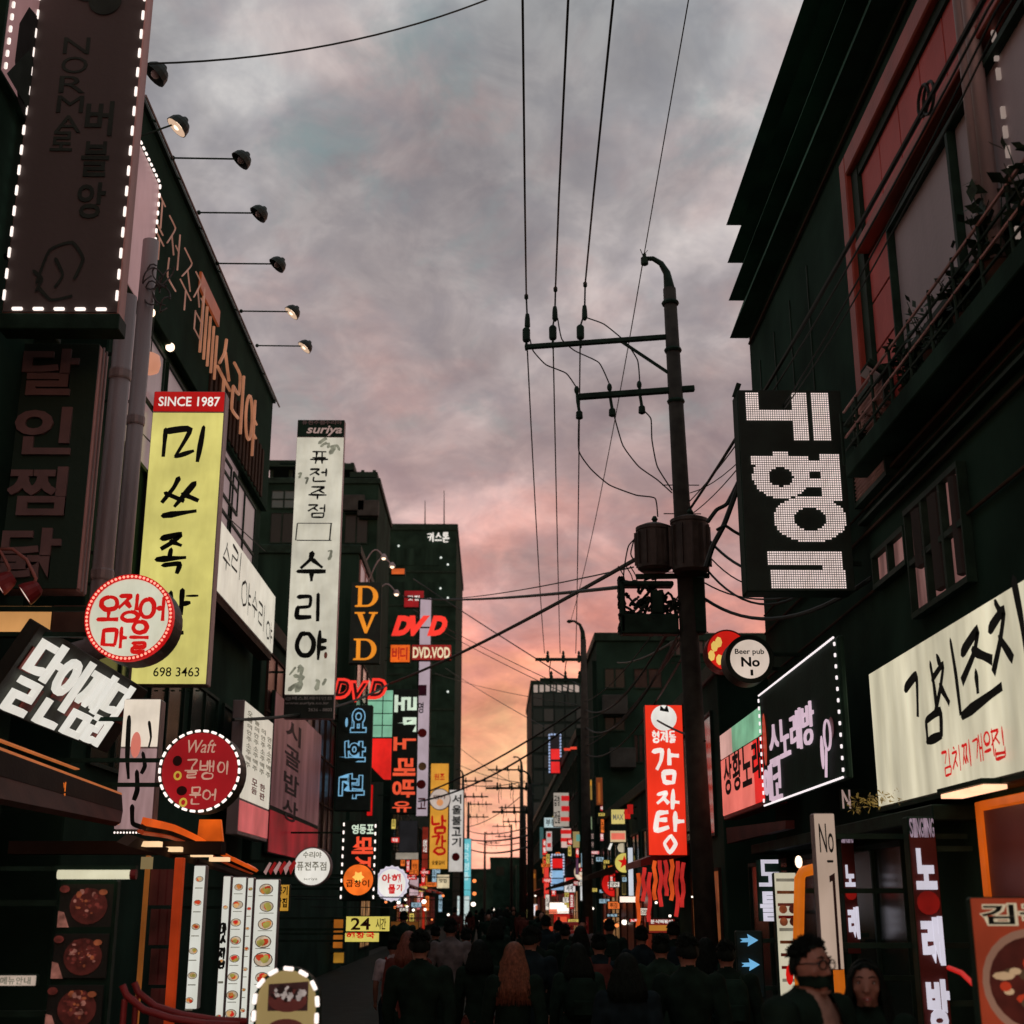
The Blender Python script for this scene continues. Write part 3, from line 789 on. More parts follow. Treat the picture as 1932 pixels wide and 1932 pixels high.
# downpipes with small marker lights
for k, xx in enumerate((1868, 1886)):
    q = fq(xx, 240)
    MB().tube([(XF - .12, q.y, 5.8), (XF - .12, q.y, 13)], .055, 10).build("downpipe", metal_grey, r1, smooth=True)
tiny = glow("tiny_white", srgb(190, 170, 160), .5)
for k, xx in enumerate((1850, 1905)):
    q = fq(xx, 240)
    for i in range(26):
        z = 6.3 + i * .16
        if (i * 7 + k) % 5: MB().span((XF - .05, q.y - .012, z), (XF - .02, q.y + .012, z + .09)).build("marker_light", tiny, r1)
# balcony slab and rails
bz = zlow - .35
bal = thing("balcony", "dark steel balcony with plant troughs under the red framed window", "balcony")
MB().span((XR - .20, 5.0, bz - .5), (XR + .1, y_post + .1, bz - .32)).build("slab", wall_dark2, bal, bevel=.01)
for i in range(4):
    MB().tube([(XR - .18, 5.0, bz - .22 + i * .13), (XR - .18, y_post + .08, bz - .22 + i * .13)], .014, 6).build("rail", metal_rose if i % 2 else metal_dark, bal)
for i in range(14):
    y = 5.1 + i * (y_post - 4.9) / 13
    MB().tube([(XR - .18, y, bz - .34), (XR - .18, y, bz + .2)], .014, 6).build("baluster", metal_dark, bal)
for i in range(2):
    z = bz - .62 - i * .22
    MB().span((XR + .02, 5.0, z), (XR + .1, y_post + .6, z + .03)).build("ledge_line", wall_brown if i in (0, 2) else metal_dark, bal)
leaf_m = paint("leaves", (.018, .048, .026), .6, var=.6, scale=12)
leaf_r = paint("dry_leaves", (.20, .11, .09), .7, var=.4, scale=12)
rr = random.Random(11)
def plant(x, y, z, s, label, mat, nleaf=90):
    P = thing("potted_plant", label, "plant", (x, y, z), rr.random() * 6, "plants along the dark balcony")
    MB().lathe([(.09 * s, 0), (.13 * s, .2 * s), (.14 * s, .2 * s), (.12 * s, .19 * s)], 10).build("pot", wall_brown, P)
    mb = MB(); stem = MB()
    for i in range(9):
        a = rr.random() * 6.28; h = rr.uniform(.35, .75) * s; r_ = rr.uniform(.05, .3) * s
        e = Vector((math.cos(a) * r_, math.sin(a) * r_, .18 * s + h)); stem.tube([(0, 0, .15 * s), e * .55, e], .008, 4, .004)
        for j in range(nleaf // 9):
            t = rr.uniform(.3, 1.05); c = e * t + Vector((rr.gauss(0, .06), rr.gauss(0, .06), rr.gauss(0, .05))) * s
            u = Vector((rr.gauss(0, 1), rr.gauss(0, 1), rr.gauss(0, .6))).normalized(); v = u.orthogonal().normalized(); l_ = rr.uniform(.05, .10) * s
            mb.add([c - u * l_, c + v * l_ * .45, c + u * l_, c - v * l_ * .45], [(0, 1, 2, 3)])
    mb.build("leaves", mat, P, fix=False); stem.build("stem", leaf_m, P)
pl = ["bushy plant at the balcony end nearest the red post", "dry reddish plant beside the bushy one on the balcony", "low dark plant on the balcony below the red cladding", "tall leafy plant before the grey curtained window", "dense dark plant midway along the balcony rail", "leafy plant on the balcony next to the grey downpipes", "dark plant on the balcony past the grey downpipes"]
for i, lab in enumerate(pl):
    y = y_post + .0 - i * .72
    plant(XR - .04, y, bz - .31, (.5, .55, .6, .75, .7, 1.0, .9)[i], lab, leaf_r if i in (1,) else leaf_m)
# small flood lamp by the post
q = fq(1690, 700)
fl = thing("flood_lamp", "small square flood lamp fixed beside the balcony plants", "lamp", (XR - .12, q.y, q.z))
MB().box((0, 0, 0), (.2, .26, .06), Matrix.Rotation(R(35), 3, 'Y')).build("housing", metal_dark, fl, bevel=.01)
MB().box((-.035, 0, -.04), (.15, .2, .02), Matrix.Rotation(R(35), 3, 'Y')).build("lens", glass("lens", (.4, .37, .37), .3), fl)
MB().bar((.0, 0, .03), (.3, 0, .1), .03, .03).build("stirrup", metal_dark, fl)
# slatted shutters below the post
sh_m = paint("shutter_slat", (.50, .29, .25), .7, var=.4, scale=4)
for k, (ya_, yb_, lab) in enumerate(((772, 868, "upper"), (885, 955, "lower"))):
    q0, q1 = atX(1612, ya_, XR), atX(1672, ya_, XR); zt_ = q0.z; zb_ = atX(1612, yb_, XR).z
    S = thing("louvred_shutter", "rosy slatted shutter on the black building, the %s of two below the red post" % lab, "shutter")
    mb = MB(); mb.span((XR - .02, q1.y, zb_ - .05), (XR + .1, q0.y, zb_)).span((XR - .02, q1.y, zt_), (XR + .1, q0.y, zt_ + .05))
    mb.span((XR - .02, q1.y - .04, zb_ - .05), (XR + .1, q1.y - .001, zt_ + .05)).span((XR - .02, q0.y + .001, zb_ - .05), (XR + .1, q0.y + .04, zt_ + .05))
    mb.build("frame", metal_dark, S)
    for i in range(9):
        z = zb_ + (zt_ - zb_) * (i + .3) / 9
        MB().box((XR + .03, (q0.y + q1.y) / 2, z), (.09, q0.y - q1.y - .01, .022), Matrix.Rotation(R(30), 3, 'Y')).build("slat", sh_m, S)
# window with dark curtain folds; the panes' rosy glow imitates reflected sky
curt = paint("curtain", (.05, .045, .04), .8, var=.25, scale=5, streak=True)
q0, q1 = atX(1640, 1060, XR), atX(1800, 880, XR)
zt_, zb_ = atX(1800, 868, XR).z, atX(1640, 1118, XR).z
rosy = glow("rosy_sky_glow", srgb(124, 86, 82), .75, .5, 2.2, (1, 3, .5))
qm = atX(1702, 1000, XR)
win(r1, XR + .095, qm.y + .05, q0.y, zb_, zb_ + .36, 2, 1, pane=rosy, frame=metal_dark, out=.08)
zb_ = atX(1800, 1112, XR).z
q0 = qm
cw = win(r1, XR + .095, q1.y, q0.y, zb_, zt_, 3, 2, pane=rosy, frame=metal_dark, out=.08)
for i in range(16):
    f = i / 16
    if i not in (1, 6, 7, 11, 12): continue
    y = q1.y + (q0.y - q1.y) * f
    MB().tube([(XR + .075, y + .08, zb_ + .1 + (.3 if i > 7 else 0)), (XR + .075, y + .09, zt_ - .08)], .07, 6).build("curtain_fold", curt, cw)
# street level of the black building: columns and shop glass
for i, (ya_, yb_) in enumerate(((4.2, 6.4), (6.7, 8.6), (12.2, 14.2), (14.6, 16.6), (17, 19.6))):
    win(r1, XR + .1, ya_, yb_, .3, 2.4, 2, 1, frame=metal_dark)
MB().span((XR - .25, 10.3, 2.46), (XR + .1, Ye - .1, 2.58)).build("shop_lintel", metal_dark, r1, bevel=.01)
r2 = block("low dark shop house between the black building and the red banner", XR, 12, 21.2, 30, 5.6, wall_dark, .2)
for i in range(3): win(r2, XR, 21.8 + i * 2.7, 24 + i * 2.7, 2.9, 4.9, 2, 1)
r2b = block("low dark shop past the red banner with a lit white awning", XR, 12, 30.3, 46, 4.6, wall_dark2, .2, storeys=2)
E = at(1125, 1197, 48)
r3 = block("plain dark four storey block behind the big utility pole", E.x, 15, 48, 56, E.z, wall_dark, .25)
MB().span((at(1119, 1240, 48).x, 48.5, 0), (E.x, 55, at(1119, 1242, 48).z)).build("side_wing", wall_dark2, r3)
for k, (xa, xb, ya, yb, m_) in enumerate(((1195, 1250, 1260, 1300, wall_brown), (1262, 1285, 1205, 1238, pane_sky_glow), (1310, 1345, 1205, 1235, pane_sky_glow), (1195, 1215, 1385, 1440, wall_brown), (1140, 1180, 1260, 1300, pane_dark), (1140, 1180, 1340, 1380, pane_dark))):
    A_, B_ = at(xa, ya, 48), at(xb, yb, 48)
    win_front(r3, 48, A_.x, B_.x, B_.z, A_.z, 2, 1, pane=glass("dim_pane", (.06, .055, .05), .3) if m_ is pane_sky_glow else (m_ if m_ is pane_dark else paint("shade_blind", (.06, .04, .03), .8)))
r4 = block("long dark row of small shops further down on the right", XR, 14, 57, 126, 9.0, wall_dark, .3, storeys=3)
# what closes the street far away
for (xa, xb, yt, Y, lab) in ((860, 930, 1640, 210, "far dark house closing the street at its left"), (925, 985, 1618, 235, "far dark house closing the middle of the street"), (975, 1030, 1632, 220, "far dark house closing the street at its right")):
    A_, B_ = at(xa, yt, Y), at(xb, yt, Y)
    q = block(lab, A_.x, B_.x, Y, Y + 14, A_.z, wall_dark, .3)
    for i in range(2): win_front(q, Y, A_.x + 1 + i * 2.4, A_.x + 2.4 + i * 2.4, A_.z - 3, A_.z - 1.5, 2, 1)
# ------------------------------------------------------------------ signs, left side
brown_face = paint("banner_brown", (0.115, 0.098, 0.094), .8, var=.18, scale=1.2, streak=True)
print_dark = paint("print_dark", (0.030, 0.045, 0.036), .8, var=.3, scale=4)
pink_print = glow("pink_print", srgb(150, 112, 112), .75, .25, .8)
s = across("vertical_banner", "tall brown cafe banner edged with white light bars and faded drawings", "banner", 46, -130, 256, 592, .22, -1)
s.cab(metal_rose); s.face(brown_face, .012)
s.dashes([(.985, .06), (.985, .985)], led_white, 18, .48, .025)
s.dashes([(.015, .06), (.015, .985)], led_white, 18, .48, .025)
s.dashes([(.05, .992), (.95, .992)], led_white, 5, .52, .03)
s.bracket(-1, .3)
for i, ch in enumerate("NORMA"): s.text(ch, (.28, .30 + i * .052, .52, .344 + i * .052), print_dark, .0)
s.text("로", (.26, .55, .46, .60), print_dark, .02)
for i, ch in enumerate("버블앙"): s.text(ch, (.55, .47 + i * .105, .80, .56 + i * .105), print_dark, .02)
s.disc(.45, .13, .22, print_dark, rz=.3); s.disc(.62, .20, .16, print_dark)
# line drawing near the bottom
for c in (((.28, .93), (.36, .85), (.55, .83), (.66, .87), (.6, .92)), ((.3, .94), (.42, .97), (.6, .96)), ((.42, .87), (.5, .91), (.44, .94)), ((.24, .9), (.32, .92), (.28, .95))):
    mb = MB(); q = [s.uv(*p) for p in c]; brush(mb, q, .035, s.y(), s.rnd, .2); mb.build("drawing", print_dark, s.root, fix=False)
MB().span((-s.w / 2 - .02, -.02, -s.h / 2 - .16), (s.w / 2 + .02, s.d, -s.h / 2 - .001)).build("base_box", metal_dark, s.root, bevel=.01)

s = along("fascia_sign", "pink photo board framed in white light bars on the wall behind the brown banner", "sign", XL + .08, 18, 291, -250, 215, .1, ytf=322, ybf=590)
s.cab(metal_dark); s.face(pink_print, .03)
s.dashes([(.01, .99), (.01, .01), (.99, .01), (.99, .99)], led_white, 70, .5, .028)
s.disc(.12, .75, .4, paint("photo_dark", (.03, .03, .028), .8), n=9, rz=.6); s.disc(.2, .5, .3, glow("photo_pink", srgb(190, 140, 130), .7), n=11, rz=.25)
s.shape([(.02, .98), (.3, .98), (.22, .8), (.1, .7)], print_dark)

s = across("small_sign", "small black shop sign with a yellow ring and pale letters over the dark restaurant sign", "sign", -8, 566, 110, 640, .15, -1, Y=12.25, arm=True)
s.cab(metal_dark); s.face(black_face)
s.ring(.18, .28, .075, glow("neon_yellow", srgb(196, 176, 60), 1.2), .028)
pale_face = glow("pale_letter", srgb(178, 150, 142), .7)
s.brush("대", [(.02, .45, .42, 1.0)], pale_face, .09, .05, .2)
s.row("야기", (.52, .55, .9, .95), pale_face, .15, bold=.03)

s = across("vertical_sign", "unlit dark green vertical sign with big dull brown letters", "sign", -12, 648, 168, 1112, .30, -1, Y=12.05)
s.cab(metal_rose, bev=.02); s.face(paint("dark_green_face", (.018, .052, .034), .6, var=.15, scale=1.5), .005)
dull = paint("dull_letter", (.25, .165, .16), .7, var=.15, scale=5)
for i, ch in enumerate("달인찜닭"): s.text(ch, (.20 - i * .012, .03 + i * .245, .80, .225 + i * .245), dull, .03, depth=.03)
MB().tube([(s.w / 2 + .006, .10, -s.h / 2), (s.w / 2 + .006, .10, s.h / 2)], .012, 6).build("edge_bead", metal_grey, s.root)
MB().tube([(s.w / 2 + .006, .2, -s.h / 2), (s.w / 2 + .006, .2, s.h / 2)], .012, 6).build("edge_bead", metal_grey, s.root)

yel = glow("yellow_face", srgb(206, 196, 112), 1.0, .17, 1.6)
redlit = glow("red_band", srgb(168, 14, 14), 1.0, .15)
s = across("vertical_sign", "tall lit yellow pig-trotter sign with black brushed letters and a red top", "sign", 268, 738, 408, 1292, .26, -1, Y=17.0)
s.cab(metal_grey, bev=.015)
s.face(redlit, .012, 0, 0, 1, .076, "red_panel"); s.face(yel, .012, 0, .076, 1, 1)
s.text("SINCE 1987", (.08, .022, .93, .056), white_lit, .012)
W = .09
mi = {'미': [[(.02, .92), (0, .1)], [(.02, .85), (.62, .92), (.3, .12)], [(.3, .12), (.75, .3)], [(.95, 1), (.84, -.05)]],
      '쓰': [[(.42, 1.0), (.3, .75), (.02, .38)], [(.1, .62), (.62, .42)], [(.86, .88), (.62, .6), (.36, .28)], [(.55, .6), (.98, .42)], [(.08, .05), (.95, .18)]],
      '족': [[(.12, .9), (.7, 1.0), (.45, .8), (.12, .62)], [(.4, .82), (.75, .72)], [(.42, .62), (.4, .42)], [(0, .36), (.9, .42)], [(.22, .22), (.72, .26), (.66, 0)]],
      '발': [[(.05, 1), (.05, .55)], [(.45, 1), (.45, .55)], [(.05, .78), (.45, .78)], [(.05, .56), (.45, .58)], [(.78, 1.05), (.78, .45)], [(.78, .72), (1.05, .75)], [(.15, .36), (.75, .38), (.72, .2), (.2, .18), (.18, 0), (.9, .05)]]}
s.brush("미쓰족발", [(.20, .13, .76, .25), (.22, .31, .74, .45), (.22, .505, .66, .64), (.25, .70, .70, .84)], ink, W, .01, .45, mi)
s.text("698 3463", (.30, .945, .90, .975), ink, .005)
s.brush("ㅡ", [(.66, .71, .82, .715)], ink, .04, 0, .3, {'ㅡ': [[(0, .5), (1, .7)]]})
s.dashes([(.3, 1.02), (.95, 1.02)], metal_dark, 6, .5, .02)

squid_red = glow("squid_red", srgb(196, 16, 14), 1.0, .1)
def round_sign(name, label, x, y, r, Y, d, rim, face, tiltz=0, side=-1, arm=True, group=None):
    a, b = at(x - r, y, Y), at(x + r, y, Y); c = at(x, y, Y); rw = (b.x - a.x) / 2
    s = Sign(name, label, "sign", tuple(c), rw * 2, rw * 2, d, tiltz, group); n = 40
    mb = MB()
    ring = lambda q, yy: [(q * math.cos(2 * math.pi * k / n), yy, q * math.sin(2 * math.pi * k / n)) for k in range(n)]
    prof = [(rw * .93, -.004), (rw * .94, -.03), (rw, -.03), (rw, d), (rw * .9, d + .01)]
    for q, yy in prof: mb.v += ring(q, yy)
    for i in range(len(prof) - 1):
        for k in range(n): mb.f.append((i * n + k, i * n + (k + 1) % n, (i + 1) * n + (k + 1) % n, (i + 1) * n + k))
    mb.f.append(tuple((len(prof) - 1) * n + k for k in range(n)))
    mb.build("drum", rim, s.root)
    s.disc(.5, .5, rw * .935, face, "panel", n)
    s.rw = rw
    if arm:
        X = XL if side < 0 else XR
        L = abs(X - c.x) - rw
        MB().bar((side * rw * .8, d * .5, rw * .3), (side * (rw * .8 + L + rw * .3), d * .5, rw * .3), .04, .04).build("bracket", metal_dark, s.root)
        MB().bar((side * rw * .8, d * .5, -rw * .3), (side * (rw * .8 + L + rw * .3), d * .5, -rw * .3), .04, .04).build("bracket", metal_dark, s.root)
    return s
grey_lit = glow("grey_lit", srgb(204, 203, 182), 1.0, .12, 3)
s = round_sign("round_sign", "round white squid restaurant sign with red letters and a ring of red bulbs", 245, 1166, 83, 11.2, .34, paint("drum_dark", (.02, .045, .032), .5), grey_lit)
n = 64
for k in range(n):
    a = 2 * math.pi * k / n; o = link("bulb", s.bme, s.root) if k else MB().ell((0, 0, 0), (.012, .012, .012), 6, 4).build("bulb", glow("red_bulb", srgb(255, 150, 128), 1.6), s.root)
    if not k: s.bme = o.data
    o.location = (s.rw * .95 * math.cos(a), -.04, s.rw * .95 * math.sin(a))
mb = MB(); nn = 40
for q, yy in ((s.rw * .9, -.018), (s.rw * .9, -.036), (s.rw * 1.005, -.036), (s.rw * 1.005, .03)):
    mb.v += [(q * math.cos(2 * math.pi * k / nn), yy, q * math.sin(2 * math.pi * k / nn)) for k in range(nn)]
for i in range(3):
    for k in range(nn): mb.f.append((i * nn + k, i * nn + (k + 1) % nn, (i + 1) * nn + (k + 1) % nn, (i + 1) * nn + k))
mb.build("red_ring", glow("red_ring", srgb(190, 12, 16), 1.0, .15, 6), s.root)
s.brush("오징어", [(.14, .26, .38, .54), (.37, .24, .62, .54), (.62, .26, .90, .54)], squid_red, .042, .015, .1)
s.brush("마을", [(.22, .62, .50, .86), (.53, .55, .74, .90)], squid_red, .040, .012, .1)

# tilted channel letters over the near shop
X_ = -4.05
Lf, Ln = atX(246, 1345, X_), atX(25, 1290, X_)
s = Sign("channel_letter_sign", "slanting board of chunky white channel letters over the brown shop canopy", "sign", (X_, (Lf.y + Ln.y) / 2, (atX(80, 1210, X_).z + atX(25, 1340, X_).z) / 2 + .02), Lf.y - Ln.y, .80, .12, math.pi / 2, tilt=R(30))
MB().span((-s.w / 2, .02, -s.h / 2), (s.w / 2, .14, s.h / 2)).build("board", paint("board_brown", (.028, .030, .022), .7), s.root, bevel=.01)
chan = glow("channel_white", srgb(226, 222, 212), .95, .06)
s.row("달인찜닭", (.03, .06, .87, .96), chan, .14, bold=.008, depth=.05)
for i in range(7):
    MB().box((-s.w / 2 + s.w * (i + .5) / 7, .012, (.1, -.2, .0, -.1, .15, -.25, .05)[i]), (.3, .01, .22)).build("backing_plate", paint("brick_red", (.20, .03, .02), .7), s.root)

# spot lamps on curved arms and the lit orange panel under them
s = across("light_panel", "lit orange panel under the curved red spot lamps", "sign", -20, 1142, 98, 1200, .12, -1, Y=11.9)
s.cab(wall_brown); s.face(glow("amber_panel", srgb(208, 150, 90), .85, .25, 1.3), .01)
MB().span((s.w / 2 + .002, 0, -s.h / 2), (s.w / 2 + .85, .1, s.h / 2)).build("brown_board", paint("board_brown2", (.09, .045, .03), .7), s.root)
redpaint = paint("lamp_red", (.30, .03, .03), .45, var=.2, scale=8)
for k, (x, y, lab) in enumerate(((58, 1128, "red spot lamp hanging from a curved arm over the orange panel's right end"), (8, 1110, "red spot lamp on a curved arm cut by the dark wall, left of the other"))):
    Y = 11.6; L = thing("spot_lamp", lab, "lamp", (0, 0, 0), 0, "curved arm spot lamps")
    h = at(x, y - 12, Y); pts = [at(x - 62, y - 92, Y), at(x - 34, y - 92, Y), at(x - 8, y - 72, Y), at(x + 10, y - 36, Y), h]
    MB().tube(pts, .016, 7).build("arm", paint("arm_pink", (.42, .16, .13), .5), L, smooth=True)
    d = Vector((-.7, -.2, -.55)).normalized(); q = d.to_track_quat('-Z', 'Y').to_matrix()
    mb = MB().lathe([(.05, .09), (.075, .06), (.10, -.02), (.105, -.06), (.09, -.06), (.06, .04)], 14); mb.v = [tuple(q @ Vector(v) + h) for v in mb.v]
    mb.build("lamp_shade", redpaint, L)
    mb = MB().lathe([(.092, -.055), (.092, -.052)], 14); mb.v = [tuple(q @ Vector(v) + h) for v in mb.v]; mb.build("lens", glow("spot_lens", srgb(236, 214, 200), .9), L)

# canopy of the near shop with warm light lines
warm = glow("warm_line", srgb(214, 120, 62), .55, .2)
cn = thing("shop_canopy", "dark brown shop canopy with thin warm light lines under the chunky white letters", "canopy")
def slab_px(P, th, mat, name, root):
    """board through four points, given by bearing and distance, with thickness"""
    p = [at(*q) for q in P]; n_ = (p[1] - p[0]).cross(p[3] - p[0]).normalized() * th
    return MB().add([*p, *[q + n_ for q in p]], [(0, 1, 2, 3), (7, 6, 5, 4), (0, 4, 5, 1), (1, 5, 6, 2), (2, 6, 7, 3), (3, 7, 4, 0)]).build(name, mat, root)
slab_px([(-30, 1404, 9.6), (230, 1500, 13.4), (232, 1530, 13.4), (-30, 1455, 9.6)], .12, paint("canopy_face", (.03, .026, .018), .8, var=.5, scale=2, streak=True), "fascia", cn)
slab_px([(-30, 1398, 9.6), (230, 1496, 13.4), (230, 1500, 13.4), (-30, 1404, 9.6)], .05, warm, "light_line", cn)
slab_px([(-30, 1382, 9.7), (150, 1450, 12.2), (150, 1452, 12.2), (-30, 1385, 9.7)], .04, warm, "light_line", cn)
slab_px([(40, 1502, 10.4), (225, 1552, 13.4), (225, 1556, 13.4), (40, 1505, 10.4)], .05, warm, "light_line", cn)
slab_px([(-30, 1455, 9.62), (232, 1530, 13.42), (228, 1552, 13.0), (-30, 1500, 9.3)], .06, paint("canopy_under", (.09, .03, .02), .7), "soffit", cn)
s = Sign("small_plate", "small orange two-line lettering on the brown canopy fascia", "sign", tuple(at(112, 1497, 11.6) + Vector((.02, -.18, 0))), .20, .18, .02, R(62))
s.row("연탄구이", (.0, .02, 1, .46), glow("orange_text", srgb(220, 110, 40), 1.0), .08, bold=.02)
s.row("닭한마리", (.0, .54, 1, .98), MATS["orange_text"], .08, bold=.02)

# round banner column
s = across("vertical_sign", "narrow lit white banner sign with brushed ink drawing and a scalloped foot", "sign", 224, 1318, 296, 1566, .2, -1, Y=13.6, arm=False)
s.cab(metal_grey, bev=.02)
s.face(glow("banner_white", srgb(222, 208, 190), 1.0, .15, 3), .01, 0, 0, 1, .38); s.face(glow("banner_dim", srgb(150, 120, 120), .9, .25, 3, (3, 1, .5)), .01, 0, .38, 1, 1)
for c, w_ in ((((.72, .18), (.8, .3), (.76, .38)), .03), (((.18, .14), (.22, .45), (.3, .62)), .05), (((.5, .56), (.55, .7), (.48, .78)), .06), (((.45, .82), (.5, .95), (.75, .98)), .06), (((.62, .42), (.7, .52), (.62, .58)), .05)):
    mb = MB(); brush(mb, [s.uv(*p) for p in c], w_, s.y(), s.rnd, .3); mb.build("ink_stroke", ink, s.root, fix=False)
s.disc(.42, .36, .05, glow("salmon", srgb(216, 120, 104), .9), rz=.13)
s.bracket(-1, 1.2)
s.dashes([(.02, 1.02), (.98, 1.02)], led_white, 12, .5, .02)
# waffle round sign
s = round_sign("round_sign", "round dark red sign edged with white light bars, octopus and snail lettering", 378, 1455, 77, 13.2, .3, paint("drum_dark", (.02, .045, .032), .5), glow("maroon_face", srgb(140, 14, 22), 1.0, .25, 1.6))
me = None
for k in range(30):
    a = 2 * math.pi * k / 30
    if me is None: o = MB().box((0, 0, 0), (.055, .02, .024)).build("light_bar", led_white, s.root, bevel=.005); me = o.data
    else: o = link("light_bar", me, s.root)
    o.location = (s.rw * .97 * math.cos(a), -.045, s.rw * .97 * math.sin(a)); o.rotation_euler = (0, -(a + math.pi / 2), 0)
cream_p = paint("cream_print", (.55, .42, .34), .6, bump=0); brown_p = paint("brown_print", (.055, .008, .008), .6, bump=0)
s.text("Waft", (.33, .12, .68, .28), glow("dim_cream", srgb(196, 150, 130), .8), .005, .25)
s.brush("골뱅이", [(.32, .36, .48, .58), (.50, .38, .68, .60), (.72, .38, .86, .54)], MATS["dim_cream"], .022, .02, .3)
s.brush("문어", [(.40, .70, .54, .90), (.56, .72, .72, .86)], MATS["dim_cream"], .022, .02, .3)
s.disc(.22, .38, .045, brown_p, rz=.05); s.disc(.30, .74, .05, brown_p, rz=.045)
for u, v in ((.24, .56), (.33, .88)):
    s.ring(u, v, .03, glow("olive_neon", srgb(190, 160, 60), .9), .010, -.05)

# tall white bar banner
s = across("vertical_banner", "tall off-white bar banner with black brushed letters and an ink landscape", "banner", 548, 792, 640, 1356, .22, -1, Y=27.2)
s.cab(metal_grey, bev=.015)
bz_ = glow("banner_paper", srgb(196, 191, 174), 1.0, .2, 1.5)
s.face(black_face, .008, 0, 0, 1, .062, "top_panel"); s.face(bz_, .008, 0, .062, 1, .925); s.face(paint("foot_black", (.022, .035, .028), .6), .008, 0, .925, 1, 1, "foot_panel")
s.text("suriya", (.2, .022, .95, .058), pale_face, .02, .25)
s.row("퓨전주점수리야", (.1, .004, .95, .018), paint("grey_print", (.22, .18, .18), .6, bump=0), .1)
for i, ch in enumerate("퓨전주점"): s.brush(ch, [(.31, .113 + i * .062, .68, .157 + i * .062)], ink, .05, .01, .3)
s.dashes([(.1, .42), (.82, .42)], ink, 1, 1, .02, "box_edge", -.016); s.dashes([(.1, .362), (.82, .362)], ink, 1, 1, .016, "box_edge", -.016)
s.dashes([(.1, .362), (.08, .42)], ink, 1, 1, .025, "box_edge", -.016); s.dashes([(.80, .362), (.78, .42)], ink, 1, 1, .03, "box_edge", -.016)
s.brush("수리야", [(.15, .46, .72, .56), (.18, .60, .70, .69), (.2, .72, .82, .815)], ink, .12, .02, .4)
ink_soft = glow("ink_soft", srgb(120, 120, 104), .9, .5, 9)
rr = random.Random(21)
for (u, v, n_) in ((.6, .09, 3), (.82, .105, 4), (.2, .85, 4), (.3, .88, 4), (.2, .90, 4), (.7, .895, 2), (.15, .21, 2), (.7, .475, 2)):
    for i in range(n_):
        c = [(u + rr.uniform(-.12, .12), v + rr.uniform(-.018, .018)) for _ in range(2)]
        mb = MB(); brush(mb, [s.uv(*c[0]), s.uv((c[0][0] + c[1][0]) / 2 + .05, (c[0][1] + c[1][1]) / 2 - .01), s.uv(*c[1])], rr.uniform(.04, .12), s.y(), s.rnd, .5); mb.build("ink_wash", ink_soft, s.root, fix=False)
s.disc(.80, .80, .035, paint("seal", (.55, .2, .14), .7, bump=0), rz=.07)
wt = paint("white_print", (.42, .40, .38), .6, bump=0)
s.text("@페스트레이먼트", (.03, .932, .97, .944), wt, .01); s.text("www.suriya.co.kr", (.03, .948, .9, .959), wt, .01); s.text("2636 - 8803", (.5, .968, .97, .978), wt, .01)
# bar name box along the wall
s = along("fascia_sign", "white box sign with brushed black bar name running along the black wall", "sign", XL + .3, 411, 517, 985, 1140, .26, ytf=1112, ybf=1222)
s.cab(metal_grey, bev=.015); s.face(glow("fascia_white", srgb(206, 200, 184), .95, .12), .02)
s.brush("수리야수리야", [(.05, .2, .16, .6), (.18, .1, .34, .5), (.36, .38, .52, .85), (.54, .35, .64, .78), (.66, .42, .80, .82), (.83, .55, .95, .9)], ink, .06, .04, .4)
for i in range(3): MB().bar((-s.w / 2 + .4 + i * (s.w - .8) / 2, s.d, .1), (-s.w / 2 + .4 + i * (s.w - .8) / 2, s.d + .1, .1), .05, .05).build("bracket", metal_dark, s.root)
MB().span((-s.w / 2, .02, -s.h / 2 - .12), (s.w / 2, s.d, -s.h / 2 - .005)).build("ledge", wall_brown, s.root)

# neon lettering on the fascia
neon_o = glow("neon_orange", srgb(166, 108, 78), .8, .3, 2)
neon_t = glow("neon_thin", srgb(150, 106, 90), .75, .3, 2)
pA = atX(292, 430, XL + .06); pB = atX(376, 600, XL + .06); pC = atX(412, 660, XL + .06); pD = atX(482, 800, XL + .06)
zc = pA.z
s = Sign("neon_letters", "thin orange outlined syllables on the black fascia beside the grey pipes", "sign", (XL + .03, (pA.y + pB.y) / 2, FB + 1.12), pB.y - pA.y + .6, 1.0, .02, math.pi / 2)
for i, ch in enumerate("퓨전주점"): s.neon(ch, [(i / 4 + .01, .05, i / 4 + .215, .95)], neon_t, .012)
s = Sign("neon_letters", "bigger orange syllables spelling the bar's name at the fascia's far end", "sign", (XL + .03, (pC.y + pD.y) / 2, FB + .95), pD.y - pC.y + .3, 1.15, .02, math.pi / 2)
for i, ch in enumerate("수리야"): s.neon(ch, [(i / 3 + .02, .02, i / 3 + .30, .98)], neon_o, .028)
pE = atX(378, 600, XL + .06)
s = Sign("neon_bars", "row of upright orange light bars between the two sets of syllables", "sign", (XL + .03, (pB.y + pC.y) / 2, FB + .95), pC.y - pB.y, 1.1, .02, math.pi / 2)
for i in range(5):
    a = s.uv(.1 + i * .19, .05 + .04 * i); b = s.uv(.1 + i * .19, .9)
    MB().tube([(a[0], -.04, a[1]), (b[0], -.04, b[1])], .022, 6).build("light_tube", neon_o, s.root)
MB().span((-s.w / 2, -.02, s.h / 2 + .02), (s.w / 2, .02, s.h / 2 + .30)).build("lit_board", glow("lit_board", srgb(140, 66, 36), .6, .4), s.root)

